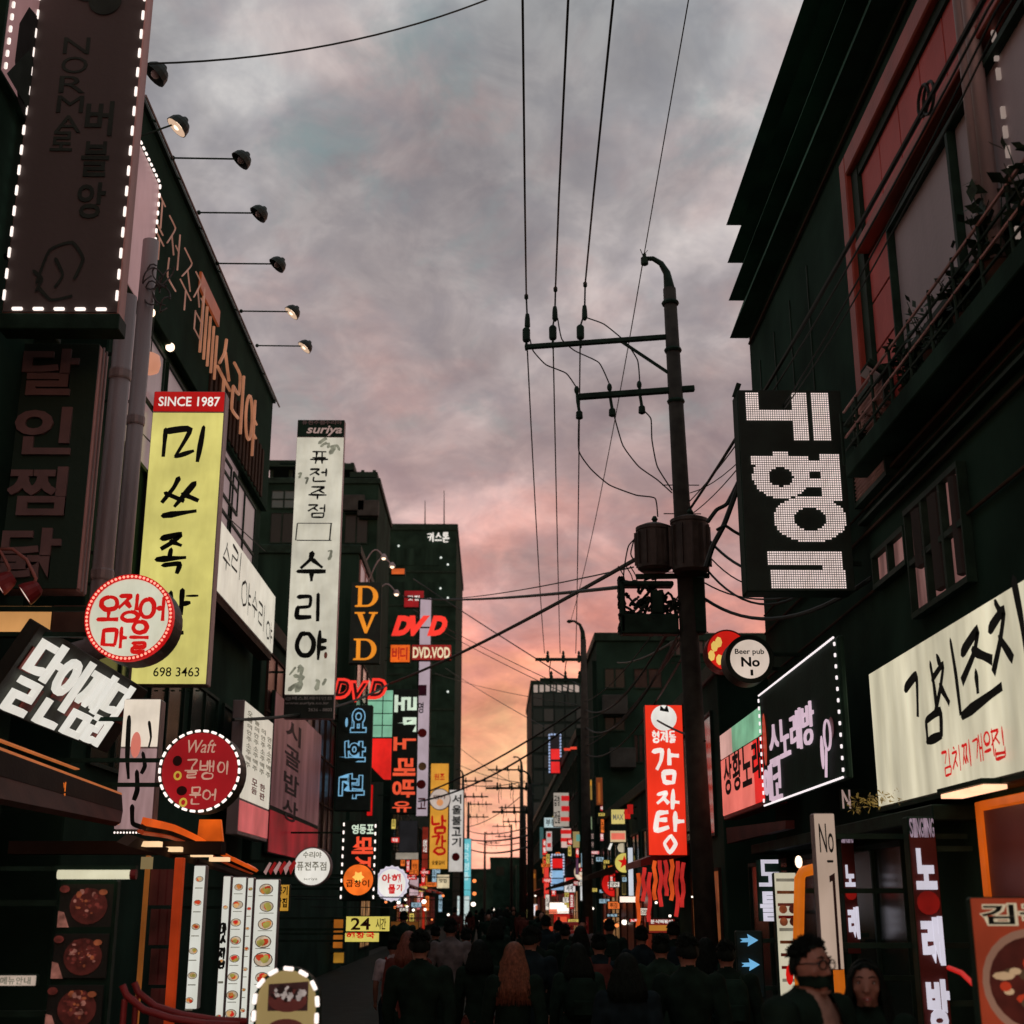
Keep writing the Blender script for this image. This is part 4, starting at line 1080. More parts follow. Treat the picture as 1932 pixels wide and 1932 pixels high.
# DVD signs
s = across("vertical_sign", "black sign with three orange serif capitals one below the other", "sign", 660, 1098, 718, 1252, .3, -1, Y=42.0)
s.cab(black_face); s.face(paint("black2", (.012, .030, .022), .6), .02)
org = glow("orange_cap", srgb(226, 136, 30), 1.0, .1)
def serif(s, ch, box, mat, name="letter"):
    u0, v0, u1, v1 = box; P = lambda x, y: (u0 + (u1 - u0) * x, v0 + (v1 - v0) * y)
    if ch == 'V':
        s.shape([P(0, 0), P(.45, 0), P(.45, .07), P(.34, .09), P(.55, .72), P(.76, .09), P(.62, .07), P(.62, 0), P(1, 0), P(1, .07), P(.9, .09), P(.56, 1), P(.46, 1), P(.12, .09), P(0, .07)], mat, name)
    else:
        a = [P(0, 0), P(.5, 0)] + [P(.5 + .5 * math.sin(t * math.pi / 10), .5 - .5 * math.cos(t * math.pi / 10)) for t in range(1, 10)] + [P(.5, 1), P(0, 1), P(0, .93), P(.12, .91), P(.12, .09), P(0, .07)]
        b = [P(.3, .09), P(.48, .09)] + [P(.48 + .3 * math.sin(t * math.pi / 10), .5 - .41 * math.cos(t * math.pi / 10)) for t in range(1, 10)] + [P(.48, .91), P(.3, .91)]
        s.shape(a, mat, name); s.shape(b, MATS["black2"], "letter_counter", .006)
for i, ch in enumerate("DVD"): serif(s, ch, (.15, .05 + i * .325, .90, .31 + i * .325), org)
red_neon = glow("red_neon", srgb(238, 52, 40), 1.1, .08)
red_deep = glow("red_deep", srgb(200, 20, 20), 1.0, .1)
s = across("neon_letters", "slanted solid red capitals hung over the small red and white box", "sign", 737, 1162, 842, 1200, .12, -1, Y=58.0)
for i, ch in enumerate("DVD"): s.text(ch, (.02 + i * .32, 0, .38 + i * .32, 1), red_neon, .06, .35, depth=.06)
MB().bar((-s.w / 2, .1, -.05), (s.w / 2, .1, -.05), .06, .06).build("rail", metal_dark, s.root)
s = across("box_sign", "small red box sign with cream capitals under the slanted red letters", "sign", 776, 1216, 852, 1246, .3, -1, Y=57.0)
s.cab(metal_dark); s.face(glow("box_red", srgb(150, 24, 20), .8, .2), .02)
s.text("DVD.VOD", (.04, .16, .96, .86), glow("cream_text", srgb(232, 214, 176), 1.0), .03)
s = across("box_sign", "small glowing orange box sign right beside the red and white box", "sign", 736, 1216, 774, 1250, .3, -1, Y=56.0)
s.cab(metal_dark); s.face(glow("box_orange", srgb(226, 96, 24), .95, .25, 2), .02); s.row("비디", (.1, .15, .9, .85), redlit, .1)
s = across("neon_letters", "red double outlined neon capitals beside the white banner's foot", "sign", 628, 1280, 728, 1324, .12, -1, Y=40.0)
for i, ch in enumerate("DVD"):
    s.text(ch, (.0 + i * .33, 0 + (.1 if i == 1 else 0), .36 + i * .33, .9 + (.12 if i == 1 else 0)), red_neon, .075, .25, depth=.05)
    s.text(ch, (.05 + i * .33, .12 + (.1 if i == 1 else 0), .31 + i * .33, .78 + (.12 if i == 1 else 0)), paint("red_inner", (.10, .006, .006), .6), .02, .25, depth=.06)
blue_neon = glow("blue_neon", srgb(116, 168, 200), 1.0, .08)
s = across("vertical_sign", "black vertical cinema sign with pale blue outlined syllables turned sideways", "sign", 634, 1330, 700, 1530, .35, -1, Y=38.5)
s.cab(black_face); s.face(MATS["black2"], .02)
for i, ch in enumerate("영화관"):
    s.text(ch, (.10, .03 + i * .31, .85, .27 + i * .31), blue_neon, .055, depth=.02, rot=90)
    s.text(ch, (.13, .04 + i * .31, .82, .26 + i * .31), MATS["black2"], .012, depth=.024, rot=90)
s = across("glass_sign", "green over red glowing glass sign beside the blue cinema syllables", "sign", 692, 1302, 740, 1475, .1, -1, Y=47.0)
s.cab(metal_dark)
s.face(glow("green_glass", srgb(128, 186, 154), .9, .3, .9), .01, 0, 0, 1, .52, "green_pane"); s.face(glow("red_glass", srgb(222, 34, 28), .95, .35, .9), .01, 0, .53, 1, .98, "red_pane")
for v in (.12, .26, .39): s.dashes([(.02, v), (.98, v)], metal_dark, 1, 1, .03, "glazing_bar", -.02)
s.dashes([(.6, .02), (.6, .52)], metal_dark, 1, 1, .03, "glazing_bar", -.02)
s.shape([(0, .78), (0, 1), (.8, 1)], black_face, "cut_corner", .01)
s = across("vertical_sign", "black karaoke sign, pale green syllables above orange red ones, sideways", "sign", 738, 1300, 787, 1536, .35, -1, Y=54.0)
s.cab(black_face); s.face(MATS["black2"], .02)
mint = glow("mint_text", srgb(204, 222, 200), 1.0); orr = glow("orange_red", srgb(232, 84, 52), 1.0)
for i, ch in enumerate("로또노래방"): s.text(ch, (.08, .05 + i * .17, .95, .19 + i * .17 - (.03 if i == 2 else 0)), mint if i < 2 else orr, .03, rot=90)
s.row("유", (.1, .90, .9, .985), orr, .1)
lilac = glow("lilac_face", srgb(176, 158, 168), .9, .15, .6)
s = across("vertical_sign", "long thin lilac strip sign with dim symbols beside the karaoke sign", "sign", 786, 1128, 812, 1540, .25, -1, Y=60.0)
s.cab(metal_dark); s.face(lilac, .015, .1, 0, .95, 1)
s.row("H", (.1, .42, .5, .45), ink, .1); s.row("영", (.1, .49, .55, .54), ink, .1)
s.shape([(.1, .41), (.7, .41), (.7, .46), (.1, .46)], paint("plum", (.10, .01, .05), .6)); s.disc(.45, .63, .2, ink_red); s.disc(.5, .78, .18, paint("tan_print", (.4, .25, .1), .6)); s.disc(.45, .86, .2, ink_red)
s.row("고", (.2, .92, .9, .97), ink_red, .1)
s = across("vertical_sign", "yellow orange sign with two fuzzy red syllables", "sign", 811, 1440, 846, 1640, .4, -1, Y=74.0)
s.cab(wall_brown); s.face(glow("amber_face", srgb(212, 148, 52), .95, .12), .02)
for i, ch in enumerate("남강"): s.brush(ch, [(.12, .50 + i * .19, .9, .67 + i * .19)], redlit, .16, .03, .1)
s.row("숯불갈비", (.15, .92, .85, .96), ink, .1); s.row("원조", (.2, .1, .8, .16), redlit, .1)
s = round_sign("round_sign", "small pale round sign set in front of the yellow orange one", 830, 1508, 20, 73.0, .3, metal_grey, glow("pale_round", srgb(196, 178, 166), .9))
s.row("명가", (.2, .3, .8, .5), ink_red, .1); s.disc(.5, .65, .18, glow("tan_lit", srgb(210, 140, 90), .9))
s = across("vertical_sign", "white vertical barbecue sign with small black syllables", "sign", 847, 1490, 874, 1645, .3, -1, Y=86.0)
s.cab(metal_grey); s.face(glow("white_dim", srgb(196, 190, 184), .95), .02)
s.column("서울불고기", (.2, .06, .85, .72), ink, .15, bold=.03); s.disc(.5, .82, .25, ink_red)
s = across("vertical_sign", "bright cyan vertical sign near the far end of the left row", "sign", 868, 1582, 889, 1700, .4, -1, Y=100.0)
s.cab(metal_grey); s.face(glow("cyan_face", srgb(98, 186, 196), 1.0, .15, .6), .03); s.column("약국명품", (.2, .08, .8, .7), glow("cyan_white", srgb(190, 226, 228), 1.0), .2)
s = across("vertical_sign", "pale blue box sign standing under the bright cyan one", "sign", 862, 1690, 886, 1745, .4, -1, Y=97.0)
s.cab(metal_grey); s.face(glow("pale_blue", srgb(190, 206, 204), 1.0, .15), .03); s.row("이마", (.1, .6, .9, .95), ink, .1)
# pork sign with dashed edges and a sunburst
s = across("vertical_sign", "black pork restaurant sign with dotted white edges and red sideways syllables", "sign", 642, 1548, 712, 1700, .3, -1, Y=30.0)
s.cab(black_face); s.face(MATS["black2"], .02)
s.dashes([(.07, .0), (.05, 1.0)], led_white, 10, .45, .035); s.dashes([(.93, .02), (.92, 1.0)], led_white, 10, .45, .035)
s.row("영등포", (.28, .05, .9, .17), mint, .08, bold=.03)
hot = glow("hot_red", srgb(236, 78, 48), 1.05)
s.text("돼", (.3, .20, .88, .42), hot, .03, rot=90); s.text("지", (.3, .45, .88, .64), hot, .03, rot=90)
s = round_sign("round_sign", "glowing orange round sign with a yellow burst under the pork syllables", 676, 1660, 30, 29.0, .3, metal_dark, glow("sun_face", srgb(230, 104, 32), 1.1, .35, 2.5))
s.disc(.5, .42, .13, glow("sun_core", srgb(250, 190, 90), 1.2), n=12, jag=-.35); s.row("곱창이", (.12, .5, .88, .72), paint("brown_ink", (.05, .012, .004), .6, bump=0), .12, bold=.02)
s = round_sign("round_sign", "scalloped white round sign with red lettering beside the orange one", 739, 1667, 29, 36.0, .3, glow("scallop", srgb(206, 196, 214), .9), white_lit)
s.disc(.5, .5, s.rw * 1.06, glow("scallop2", srgb(220, 214, 226), .9), "scalloped_edge", 36, jag=.09, depth=.002); s.disc(.5, .5, s.rw * .9, white_lit, "panel", 36)
s.row("아해", (.18, .2, .82, .48), squid_red, .1, bold=.04); s.row("물", (.4, .52, .62, .82), squid_red, .0, bold=.05); s.row("기", (.66, .52, .84, .74), squid_red, .0, bold=.04)
s = round_sign("round_sign", "plain white round bar sign with faint grey lettering", 589, 1635, 36, 25.0, .25, metal_grey, glow("round_white", srgb(222, 218, 208), 1.0, .12, 2))
gp = glow("faint_print", srgb(112, 108, 94), .9, .3, 9)
s.row("수리야", (.25, .12, .75, .28), gp, .1); s.row("퓨전주점", (.1, .38, .9, .60), gp, .12); s.text("suriya", (.3, .78, .65, .86), gp, .0)
s = across("box_sign", "yellow box sign with a dark red number 24", "sign", 652, 1728, 736, 1758, .15, -1, Y=24.0)
s.cab(metal_dark); yb_ = glow("yellow_box", srgb(206, 190, 92), 1.0, .1); s.face(yb_, .01)
dr = paint("dark_red_print", (.10, .006, .004), .6, bump=0); s.text("24", (.12, .12, .56, .88), dr, .02); s.row("시간", (.68, .15, .92, .85), paint("olive_print", (.25, .2, .04), .6, bump=0), .1)
s = across("box_sign", "smaller yellow box sign with red syllables under the number", "sign", 650, 1759, 716, 1778, .15, -1, Y=24.0)
s.cab(metal_dark); s.face(yb_, .01); s.row("해장국", (.05, .0, .9, .6), squid_red, .15, bold=.04)

# dark red glass panel and white menu sign by the bar door
s = along("fascia_sign", "white vertical menu lightbox with rows of tiny black writing, fixed along the wall", "sign", XL + .35, 455, 509, 1330, 1560, .2, ytf=1345, ybf=1605)
s.cab(metal_grey); s.face(glow("menu_white", srgb(204, 196, 180), .95, .12, .8), .02, 0, 0, 1, .74); s.face(glow("menu_pink", srgb(190, 90, 90), .8, .4, .8), .02, 0, .74, 1, .98)
for i in range(4): s.column("오늘의안주소주맥주"[i:] , (.08 + i * .23, .06 + .03 * i, .24 + i * .23, .50), gp, .25)
s.column("모듬", (.3, .55, .48, .68), ink_red, .2); s.column("한판", (.58, .56, .76, .70), ink_red, .2)
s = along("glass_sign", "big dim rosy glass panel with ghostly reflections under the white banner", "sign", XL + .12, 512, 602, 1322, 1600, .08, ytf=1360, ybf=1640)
s.cab(metal_dark); s.face(glow("rosy_reflection", srgb(112, 74, 76), .55, .5, .8, (2, 1, .4)), .03, 0, 0, 1, .72, "upper_pane"); s.face(glow("red_reflection_low", srgb(128, 20, 30), .8, .6, .8), .03, 0, .73, 1, 1, "lower_pane")  # reflections in the glass put in as emission
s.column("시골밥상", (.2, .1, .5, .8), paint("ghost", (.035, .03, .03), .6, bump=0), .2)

# orange awning swoosh with slit lamps
aw = thing("awning", "glowing orange curved awning over the menu columns", "awning")
om = glow("awning_orange", srgb(214, 82, 20), .85, .35, 1.2)
cv = smooth_line([(282, 1544), (330, 1556), (380, 1580), (430, 1612), (488, 1642)], 3)
for i in range(len(cv) - 1):
    (xa, ya), (xb, yb) = cv[i], cv[i + 1]; Ya = 12 + 5.4 * (xa - 282) / 206; Yb = 12 + 5.4 * (xb - 282) / 206
    ha = 30 - 22 * (xa - 282) / 206; hb = 30 - 22 * (xb - 282) / 206
    slab_px([(xa, ya, Ya), (xb, yb, Yb), (xb - 4, yb + hb * .5, Yb), (xa - 4, ya + ha * .5, Ya)], .06, om, "cloth", aw)
    slab_px([(xa - 4, ya + ha * .55, Ya), (xb - 4, yb + hb * .55, Yb), (xb - 9, yb + hb * .8, Yb), (xa - 9, ya + ha * .8, Ya)], .06, wall_brown, "hem", aw)
    slab_px([(xa - 10, ya + ha * .86, Ya), (xb - 10, yb + hb * .86, Yb), (xb - 13, yb + hb * 1.05, Yb), (xa - 13, ya + ha * 1.05, Ya)], .06, glow("awning_dim", srgb(140, 46, 16), .7, .4, 1.2), "cloth", aw)
slab_px([(376, 1546, 14.8), (416, 1546, 14.8), (422, 1606, 14.8), (372, 1580, 14.8)], .08, glow("awning_patch", srgb(206, 84, 18), .9, .5, 2.2), "side_cloth", aw)
slab_px([(260, 1580, 11.8), (480, 1654, 17.4), (470, 1660, 17.0), (240, 1596, 11.6)], .10, wall_brown, "soffit", aw)
for i, (x, y) in enumerate(((278, 1592), (320, 1602), (378, 1612), (412, 1621))):
    q = at(x, y, 12.0 + i * .9)
    MB().span((q.x - .10, q.y, q.z - .022), (q.x + .10, q.y + .14, q.z + .022)).build("slit_lamp", glow("slit", srgb(236, 196, 150), 1.2), aw)

# menu columns
wm = glow("menu_col", srgb(206, 206, 196), 1.0, .08, 1.2)
dish = [glow("dish%d" % i, c, .8, .35, 12) for i, c in enumerate((srgb(190, 60, 30), srgb(206, 130, 60), srgb(160, 150, 70), srgb(200, 40, 30), srgb(214, 168, 110)))]
rr = random.Random(8)
def menu_col(label, x0, y0, x1, y1, Y, n, two=1, round_top=False):
    s = across("menu_column", label, "menu sign", x0, y0, x1, y1, .12, -1, Y=Y, group="lit menu columns", arm=False)
    s.cab(metal_grey); s.face(wm, .008)
    for i in range(n):
        for k in range(two):
            u = (k + .5) / two; v = (i + .6) / n
            q_ = rr.uniform(.7, 1.0); u += rr.uniform(-.05, .05)
            s.disc(u, v, s.w / two * .40 * q_, paint("plate", (.10, .06, .045), .5), "plate", 14, rz=s.w / two * .30 * q_)
            s.disc(u, v, s.w / two * .36 * q_, glow("plate_in", srgb(196, 176, 150), .8, .3, 20), "plate_hollow", 14, rz=s.w / two * .26 * q_)
            for _ in range(4): s.disc(u + rr.uniform(-.14, .14) / two, v + rr.uniform(-.09, .09) * s.w / s.h, s.w / two * .17 * q_, dish[rr.randrange(5)], "dish", 7, rz=s.w / two * .12, jag=.2)
            s.shape([(u - .3 / two, v + .36 / n), (u + .3 / two, v + .36 / n), (u + .3 / two, v + .40 / n), (u - .3 / two, v + .40 / n)], gp, "caption")
    return s
zb = lambda s: None
m1 = menu_col("lone slim lit menu column with orange dishes behind the red bench", 357, 1632, 381, 1905, 12.4, 6)
m2 = menu_col("lit menu column with brushed black lettering, left of the plate columns", 412, 1652, 428, 1960, 12.6, 3)
m2.brush("맛집", [(.1, .3, .9, .42), (.1, .45, .9, .57)], ink, .03, .03, .3)
m3 = menu_col("middle lit menu column with a row of small plates", 430, 1654, 458, 1960, 12.5, 9)
m4 = menu_col("narrowest lit menu column between the two plate columns", 459, 1655, 472, 1960, 12.45, 8)
m5 = menu_col("lit menu column with the biggest plates, next to the oval board", 474, 1658, 520, 1960, 12.4, 9)
# black menu boards with food photos
food = [paint("food%d" % i, c, .6, var=.5, scale=14) for i, c in enumerate(((.30, .09, .07), (.36, .16, .06), (.20, .05, .04), (.12, .06, .05)))]
food_lit = [glow("food_lit%d" % i, c, .55, .55, 16) for i, c in enumerate((srgb(104, 42, 36), srgb(140, 72, 44), srgb(70, 24, 20), srgb(150, 96, 84)))]
s = across("poster_board", "dark board with three food photographs under a white tube lamp", "board", 98, 1660, 210, 1960, .1, -1, Y=9.6)
s.cab(metal_dark); s.face(black_face, .01)
for i in range(3):
    v0 = .02 + i * .32; v1 = v0 + .29
    s.face(paint("photo_black", (.02, .025, .02), .6), .005, .03, v0, .97, v1, "photograph")
    s.disc(.55, v0 + .15, .13, food_lit[2], "bowl", 20, rz=.12)
    for k in range(70):
        a = rr.random() * 6.28; q = rr.random() ** .5; e_ = rr.uniform(.008, .022)
        s.disc(.55 + .25 * q * math.cos(a), v0 + .13 + .085 * q * math.sin(a), e_, food_lit[rr.choice((0, 0, 1, 2, 2, 2, 3))], "food_piece", 6, rz=e_ * rr.uniform(.4, 1.2))
    s.shape([(.06, v0 + .18), (.16, v0 + .19), (.26, v1 - .005), (.06, v1 - .005)], food_lit[3], "napkin")
    s.disc(.14, v0 + .04, .035, food_lit[0], "side_dish", 10, rz=.025); s.disc(.8, v0 + .06, .03, food_lit[1], "side_dish", 10, rz=.02)
tl = thing("tube_lamp", "white tube lamp over the dark food photograph board", "lamp", tuple(at(178, 1650, 9.5)))
w_ = at(247, 1650, 9.5).x - at(110, 1650, 9.5).x
MB().tube([(-w_ / 2, 0, 0), (w_ / 2, 0, 0)], .032, 12).build("tube", glow("tube", srgb(214, 208, 178), 1.0, .1, 3), tl, smooth=True)
MB().span((-w_ / 2 - .03, .0, .02), (w_ / 2 + .03, .08, .06)).build("holder", metal_dark, tl); MB().tube([(w_ / 2, 0, 0), (w_ / 2 + .04, 0, 0)], .034, 10).build("end_cap", redpaint, tl)
MB().bar((-w_ / 2, .04, .04), (-w_ / 2 - 1.2, .04, .04), .03, .03).build("bracket", metal_dark, tl)
# orange post, red post, glazed porch
po = thing("timber_porch", "orange lit porch posts with dim red lattice panes behind", "porch")
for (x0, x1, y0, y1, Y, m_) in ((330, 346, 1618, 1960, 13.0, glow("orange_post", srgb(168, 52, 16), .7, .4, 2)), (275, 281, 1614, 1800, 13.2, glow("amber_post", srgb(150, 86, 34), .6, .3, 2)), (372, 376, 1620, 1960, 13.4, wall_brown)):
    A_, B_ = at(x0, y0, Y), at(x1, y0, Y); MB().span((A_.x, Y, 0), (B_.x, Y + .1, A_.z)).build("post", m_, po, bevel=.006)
A_, B_ = at(276, 1612, 13.1), at(420, 1612, 13.1); MB().span((XL, 13.02, A_.z), (B_.x, 13.25, A_.z + .12)).build("beam", wall_brown, po)
for i in range(3):
    for j in range(4):
        A_, B_ = at(285 + i * 15, 1640 + j * 75, 13.3), at(298 + i * 15, 1708 + j * 75, 13.3)
        MB().span((A_.x, 13.3, max(B_.z, .02)), (B_.x, 13.33, A_.z)).build("pane", glow("dim_red_pane", srgb(44, 14, 12), .8, .7, 3), po)
A_, B_ = at(273, 1617, 13.05), at(300, 1640, 13.05); MB().span((A_.x - .02, 13.0, B_.z), (A_.x + .09, 13.02, A_.z)).build("notice", glow("notice", srgb(150, 130, 90), .6), po)
# oval sidewalk board
s = across("oval_board", "oval tan sidewalk board with a bowl photograph and white light bars round its edge", "board", 476, 1824, 600, 2080, .12, None, Y=7.6)
tan = glow("tan_face", srgb(150, 130, 84), .85, .08)
def oval(w, h, n=12):
    r_ = w / 2; return [(r_ * math.cos(math.pi * k / n), h / 2 - r_ + r_ * math.sin(math.pi * k / n)) for k in range(n + 1)] + [(-r_ * math.cos(math.pi * k / n), -h / 2 + r_ - r_ * math.sin(math.pi * k / n)) for k in range(n + 1)]
MB().prism(oval(s.w, s.h), 0, .12).build("cabinet", metal_dark, s.root, bevel=.01); MB().prism(oval(s.w * .9, s.h * .95), -.012, .002).build("panel", tan, s.root)
ov = oval(s.w * .955, s.h * .977, 16); tot = len(ov); me = None
acc = [0]
for i in range(tot): acc.append(acc[-1] + (Vector(ov[(i + 1) % tot]) - Vector(ov[i])).length)
for k in range(20):
    d = acc[-1] * k / 20; i = max(j for j in range(tot) if acc[j] <= d); t = Vector(ov[(i + 1) % tot]) - Vector(ov[i]); c = Vector(ov[i]) + t.normalized() * (d - acc[i])
    if me is None: o = MB().box((0, 0, 0), (.055, .02, .022)).build("light_bar", led_white, s.root, bevel=.005); me = o.data
    else: o = link("light_bar", me, s.root)
    o.location = (c.x, -.03, c.y); o.rotation_euler = (0, -math.atan2(t.y, t.x), 0)
s.shape([(.22, .13), (.83, .11), (.83, .33), (.22, .33)], paint("photo_grey", (.10, .05, .05), .6, var=.4, scale=9), "photograph")
s.disc(.52, .25, .105, paint("bowl_red", (.30, .09, .08), .5), "bowl", 18, rz=.06)
for k in range(40):
    a = rr.random() * 6.28; q = rr.random() ** .5; s.disc(.52 + .24 * q * math.cos(a), .205 + .05 * q * math.sin(a), rr.uniform(.008, .02), (glow("rice", srgb(190, 176, 170), .55, .4, 20), paint("rice_dark", (.06, .04, .04), .7))[k % 2], "food_piece", 6)
s.disc(.52, .46, .1, paint("bowl_red", (.30, .09, .08), .5), "bowl", 18, rz=.05)
s.root.location.z = max(s.root.location.z, s.h / 2)
# red tubular bench back
bn = thing("bench", "red tubular bench with a curved back beside the lone menu column", "bench", tuple(Vector((at(340, 1900, 8.6).x, 8.6, 0))))
zr = at(340, 1885, 8.6).z
for k, dy in enumerate((0, .28)):
    MB().tube([(-.36, dy, zr + .08), (-.33, dy, zr + .02), (-.22, dy, zr - .06), (-.05, dy, zr - .11), (.15, dy, zr - .14), (.36, dy, zr - .15)], .022, 8).build("back_rail", redpaint, bn, smooth=True)
for x_ in (-.34, .34):
    for dy in (0, .28): MB().tube([(x_, dy, 0), (x_, dy, zr - (.14 if x_ > 0 else 0))], .018, 7).build("leg", redpaint, bn)
for i in range(4): MB().span((-.38, -.02 + i * .09, zr - .42), (.38, .05 + i * .09, zr - .40)).build("seat_slat", redpaint, bn)
# far left: little white sign and red glow at the very edge
s = across("small_sign", "little white sign at the dark wall's foot beside the food photographs", "sign", -10, 1838, 70, 1862, .06, -1, Y=9.0); s.cab(metal_dark); s.face(glow("lw", srgb(196, 176, 160), .8, .3, 4), .008); s.row("메뉴안내", (.15, .2, .9, .8), gp, .15)
# small yellow and dim signs by the round white one
s = across("vertical_sign", "small amber sign with black writing beside the menu columns", "sign", 520, 1668, 546, 1720, .15, -1, Y=20.0); s.cab(metal_dark); s.face(glow("amber2", srgb(190, 140, 50), .85, .2, 3), .01)
s.row("공기", (.1, .08, .9, .4), ink, .1, bold=.03); s.row("밥집", (.1, .5, .9, .85), ink, .1, bold=.03)
s = across("striped_awning", "short striped red and white awning left of the white round sign", "awning", 498, 1620, 556, 1654, .5, -1, Y=24.5)
MB().span((-s.w / 2, .02, -s.h / 2), (s.w / 2, .06, s.h / 2)).build("cloth", black_face, s.root)
for i in range(6): s.shape([(i / 6, .75 - i * .05), (i / 6 + .18, .2 - i * .02), (i / 6 + .25, .25), (i / 6 + .08, .9)], (glow("stripe_w", srgb(190, 150, 146), .6), glow("stripe_r", srgb(150, 26, 26), .7))[i % 2], "stripe", .02)
# ------------------------------------------------------------------ signs, right side
# dot matrix sign
s = across("vertical_sign", "black dot matrix sign with big white dotted syllables", "sign", 1400, 736, 1600, 1116, .28, 1, Y=12.6)
s.cab(black_face, bev=.015); s.face(MATS["black2"], .006)
def led_shape(x, y):
    if 303 <= x <= 390 and 258 <= y <= 435 or 303 <= x <= 590 and 365 <= y <= 435: return True
    if 582 <= x <= 680 and 258 <= y <= 550 or 707 <= x <= 805 and 258 <= y <= 550: return True
    e = lambda cx, cy, rx, ry: ((x - cx) / rx) ** 2 + ((y - cy) / ry) ** 2
    if 452 <= x <= 540 and 610 <= y <= 650 or 325 <= x <= 668 and 645 <= y <= 690: return True
    if e(495, 765, 170, 125) <= 1 and e(495, 765, 72, 55) > 1: return True
    if 735 <= x <= 850 and 625 <= y <= 905 or 560 <= x <= 740 and (668 <= y <= 728 or 772 <= y <= 832): return True
    if e(650, 1010, 215, 135) <= 1 and e(650, 1010, 98, 64) > 1: return True
    if 392 <= x <= 825 and 1200 <= y <= 1275 or 705 <= x <= 825 and 1270 <= y <= 1300 or 395 <= x <= 830 and 1300 <= y <= 1400: return True
    return False
mb = MB(); px0, px1, py0, py1 = 262, 890, 238, 1420
X_ = px0
yy = py0
while yy < py1:
    xx = px0
    while xx < px1:
        if led_shape(xx, yy):
            c = s.uv((xx - px0) / (px1 - px0), (yy - py0) / (py1 - py0)); h = .0082
            y_ = -.022; o = len(mb.v)
            mb.v += [(c[0] - h, y_, c[1] - h), (c[0] + h, y_, c[1] - h), (c[0] + h, y_, c[1] + h), (c[0] - h, y_, c[1] + h)]; mb.f.append((o, o + 1, o + 2, o + 3))
        xx += 13.2
    yy += 13.2
o = mb.build("led_dots", glow("led_dot", srgb(236, 214, 208), 1.05, .08, 4), s.root, fix=False); o["kind"] = "stuff"
MB().bar((-s.w / 2, .14, s.h / 2 - .02), (-s.w / 2 + .05, .14, s.h / 2 + .12), .05, .05).build("lug", metal_dark, s.root)

# kimchi stew house
s = along("fascia_sign", "big cream lit stew house sign with heavy black brushed syllables and a red line", "sign", XR - .12, 2060, 1640, 0, 0, .3)
A_ = atX(1640, 1270, XR - .12); B_ = atX(1640, 1530, XR - .12); N_ = atX(2060, 1300, XR - .12)
bpy.data.objects.remove(s.root)
s = Sign("fascia_sign", "big cream lit stew house sign with heavy black brushed syllables and a red line", "sign", (XR - .12, (A_.y + N_.y) / 2, (A_.z + B_.z) / 2), A_.y - N_.y, A_.z - B_.z, .2, -math.pi / 2)
s.cab(metal_grey, bev=.02)
s.face(glow("kimchi_face", srgb(200, 192, 166), 1.0, .34, 1.3, (1.6, 1, .3)), .015)
def uK(x): return .042 + (A_.y - atX(x, 1400, XR - .12).y) / (A_.y - N_.y)
kim = {'김': [[(.0, .86), (.42, .98), (.40, .6), (.36, .34)], [(.92, 1.06), (.98, .7), (1.0, .34)], [(.62, .22), (.62, -.10)], [(.62, .22), (1.1, .28), (1.06, -.1)], [(.60, -.10), (1.08, -.08)]],
       '치': [[(.28, 1.0), (.4, .84)], [(.02, .70), (.5, .84), (.3, .5), (.0, .16)], [(.30, .55), (.62, .22)], [(.88, 1.12), (.96, .6), (1.0, .0)]],
       '조': [[(.1, .82), (.62, 1.0), (.45, .75), (.02, .48)], [(.42, .8), (.92, .56)], [(.45, .52), (.45, .26)], [(-.05, .06), (1.1, .22)]]}
kb = [(uK(1706), .20, uK(1762), .62), (uK(1758), .16, uK(1806), .58), (uK(1812), .14, uK(1880), .62), (uK(1874), .04, uK(1940), .5)]
s.brush("김", kb[:1], ink, .085, .008, .12, kim); s.brush("치", kb[1:2], ink, .075, .008, .2, kim); s.brush("조", kb[2:3], ink, .085, .008, .1, kim); s.brush("치", kb[3:], ink, .09, .008, .2, kim)
s.brush("개", [(uK(1960), .05, uK(2030), .6)], ink, .09, .01, .2)
s.brush("김치찌개의", [(uK(1766) + i * .052, .76 - i * .008, uK(1766) + .046 + i * .052, .91 - i * .008) for i in range(5)], squid_red, .026, .02, .2)
s.brush("집", [(uK(1862), .74, uK(1890), .90)], squid_red, .028, .02, .2)
MB().span((-s.w / 2, -.03, -s.h / 2 - .04), (s.w / 2, .2, -s.h / 2 - .005)).build("bottom_rail", metal_dark, s.root)
# karaoke signs
s = along("fascia_sign", "black karaoke board outlined with white bead lights, pink white syllables", "sign", XR - .44, 1590, 1440, 1185, 1465, .05, ytf=1312, ybf=1530)
s.cab(metal_dark); s.face(black_face, .02)
bead = glow("bead", srgb(232, 222, 224), 1.3, .05)
s.dashes([(.01, .01), (.99, .01)], bead, 46, .5, .02, "bead"); s.dashes([(.99, .02), (.99, .98)], bead, 12, .35, .02, "bead")
s.dashes([(.01, .99), (.99, .99)], bead, 46, .5, .02, "bead"); s.dashes([(.01, .02), (.01, .98)], bead, 14, .5, .02, "bead")
pw = glow("pink_white", srgb(206, 178, 194), 1.0)
s.row("스노래방", (.14, .34, .74, .66), pw, .14, bold=.005, depth=.02); s.row("에코", (.03, .66, .30, .98), pw, .14, bold=.005, depth=.02)
s.disc(.06, .42, .10, glow("mic_red", srgb(180, 60, 40), .8), "emblem", 16, rz=.3)
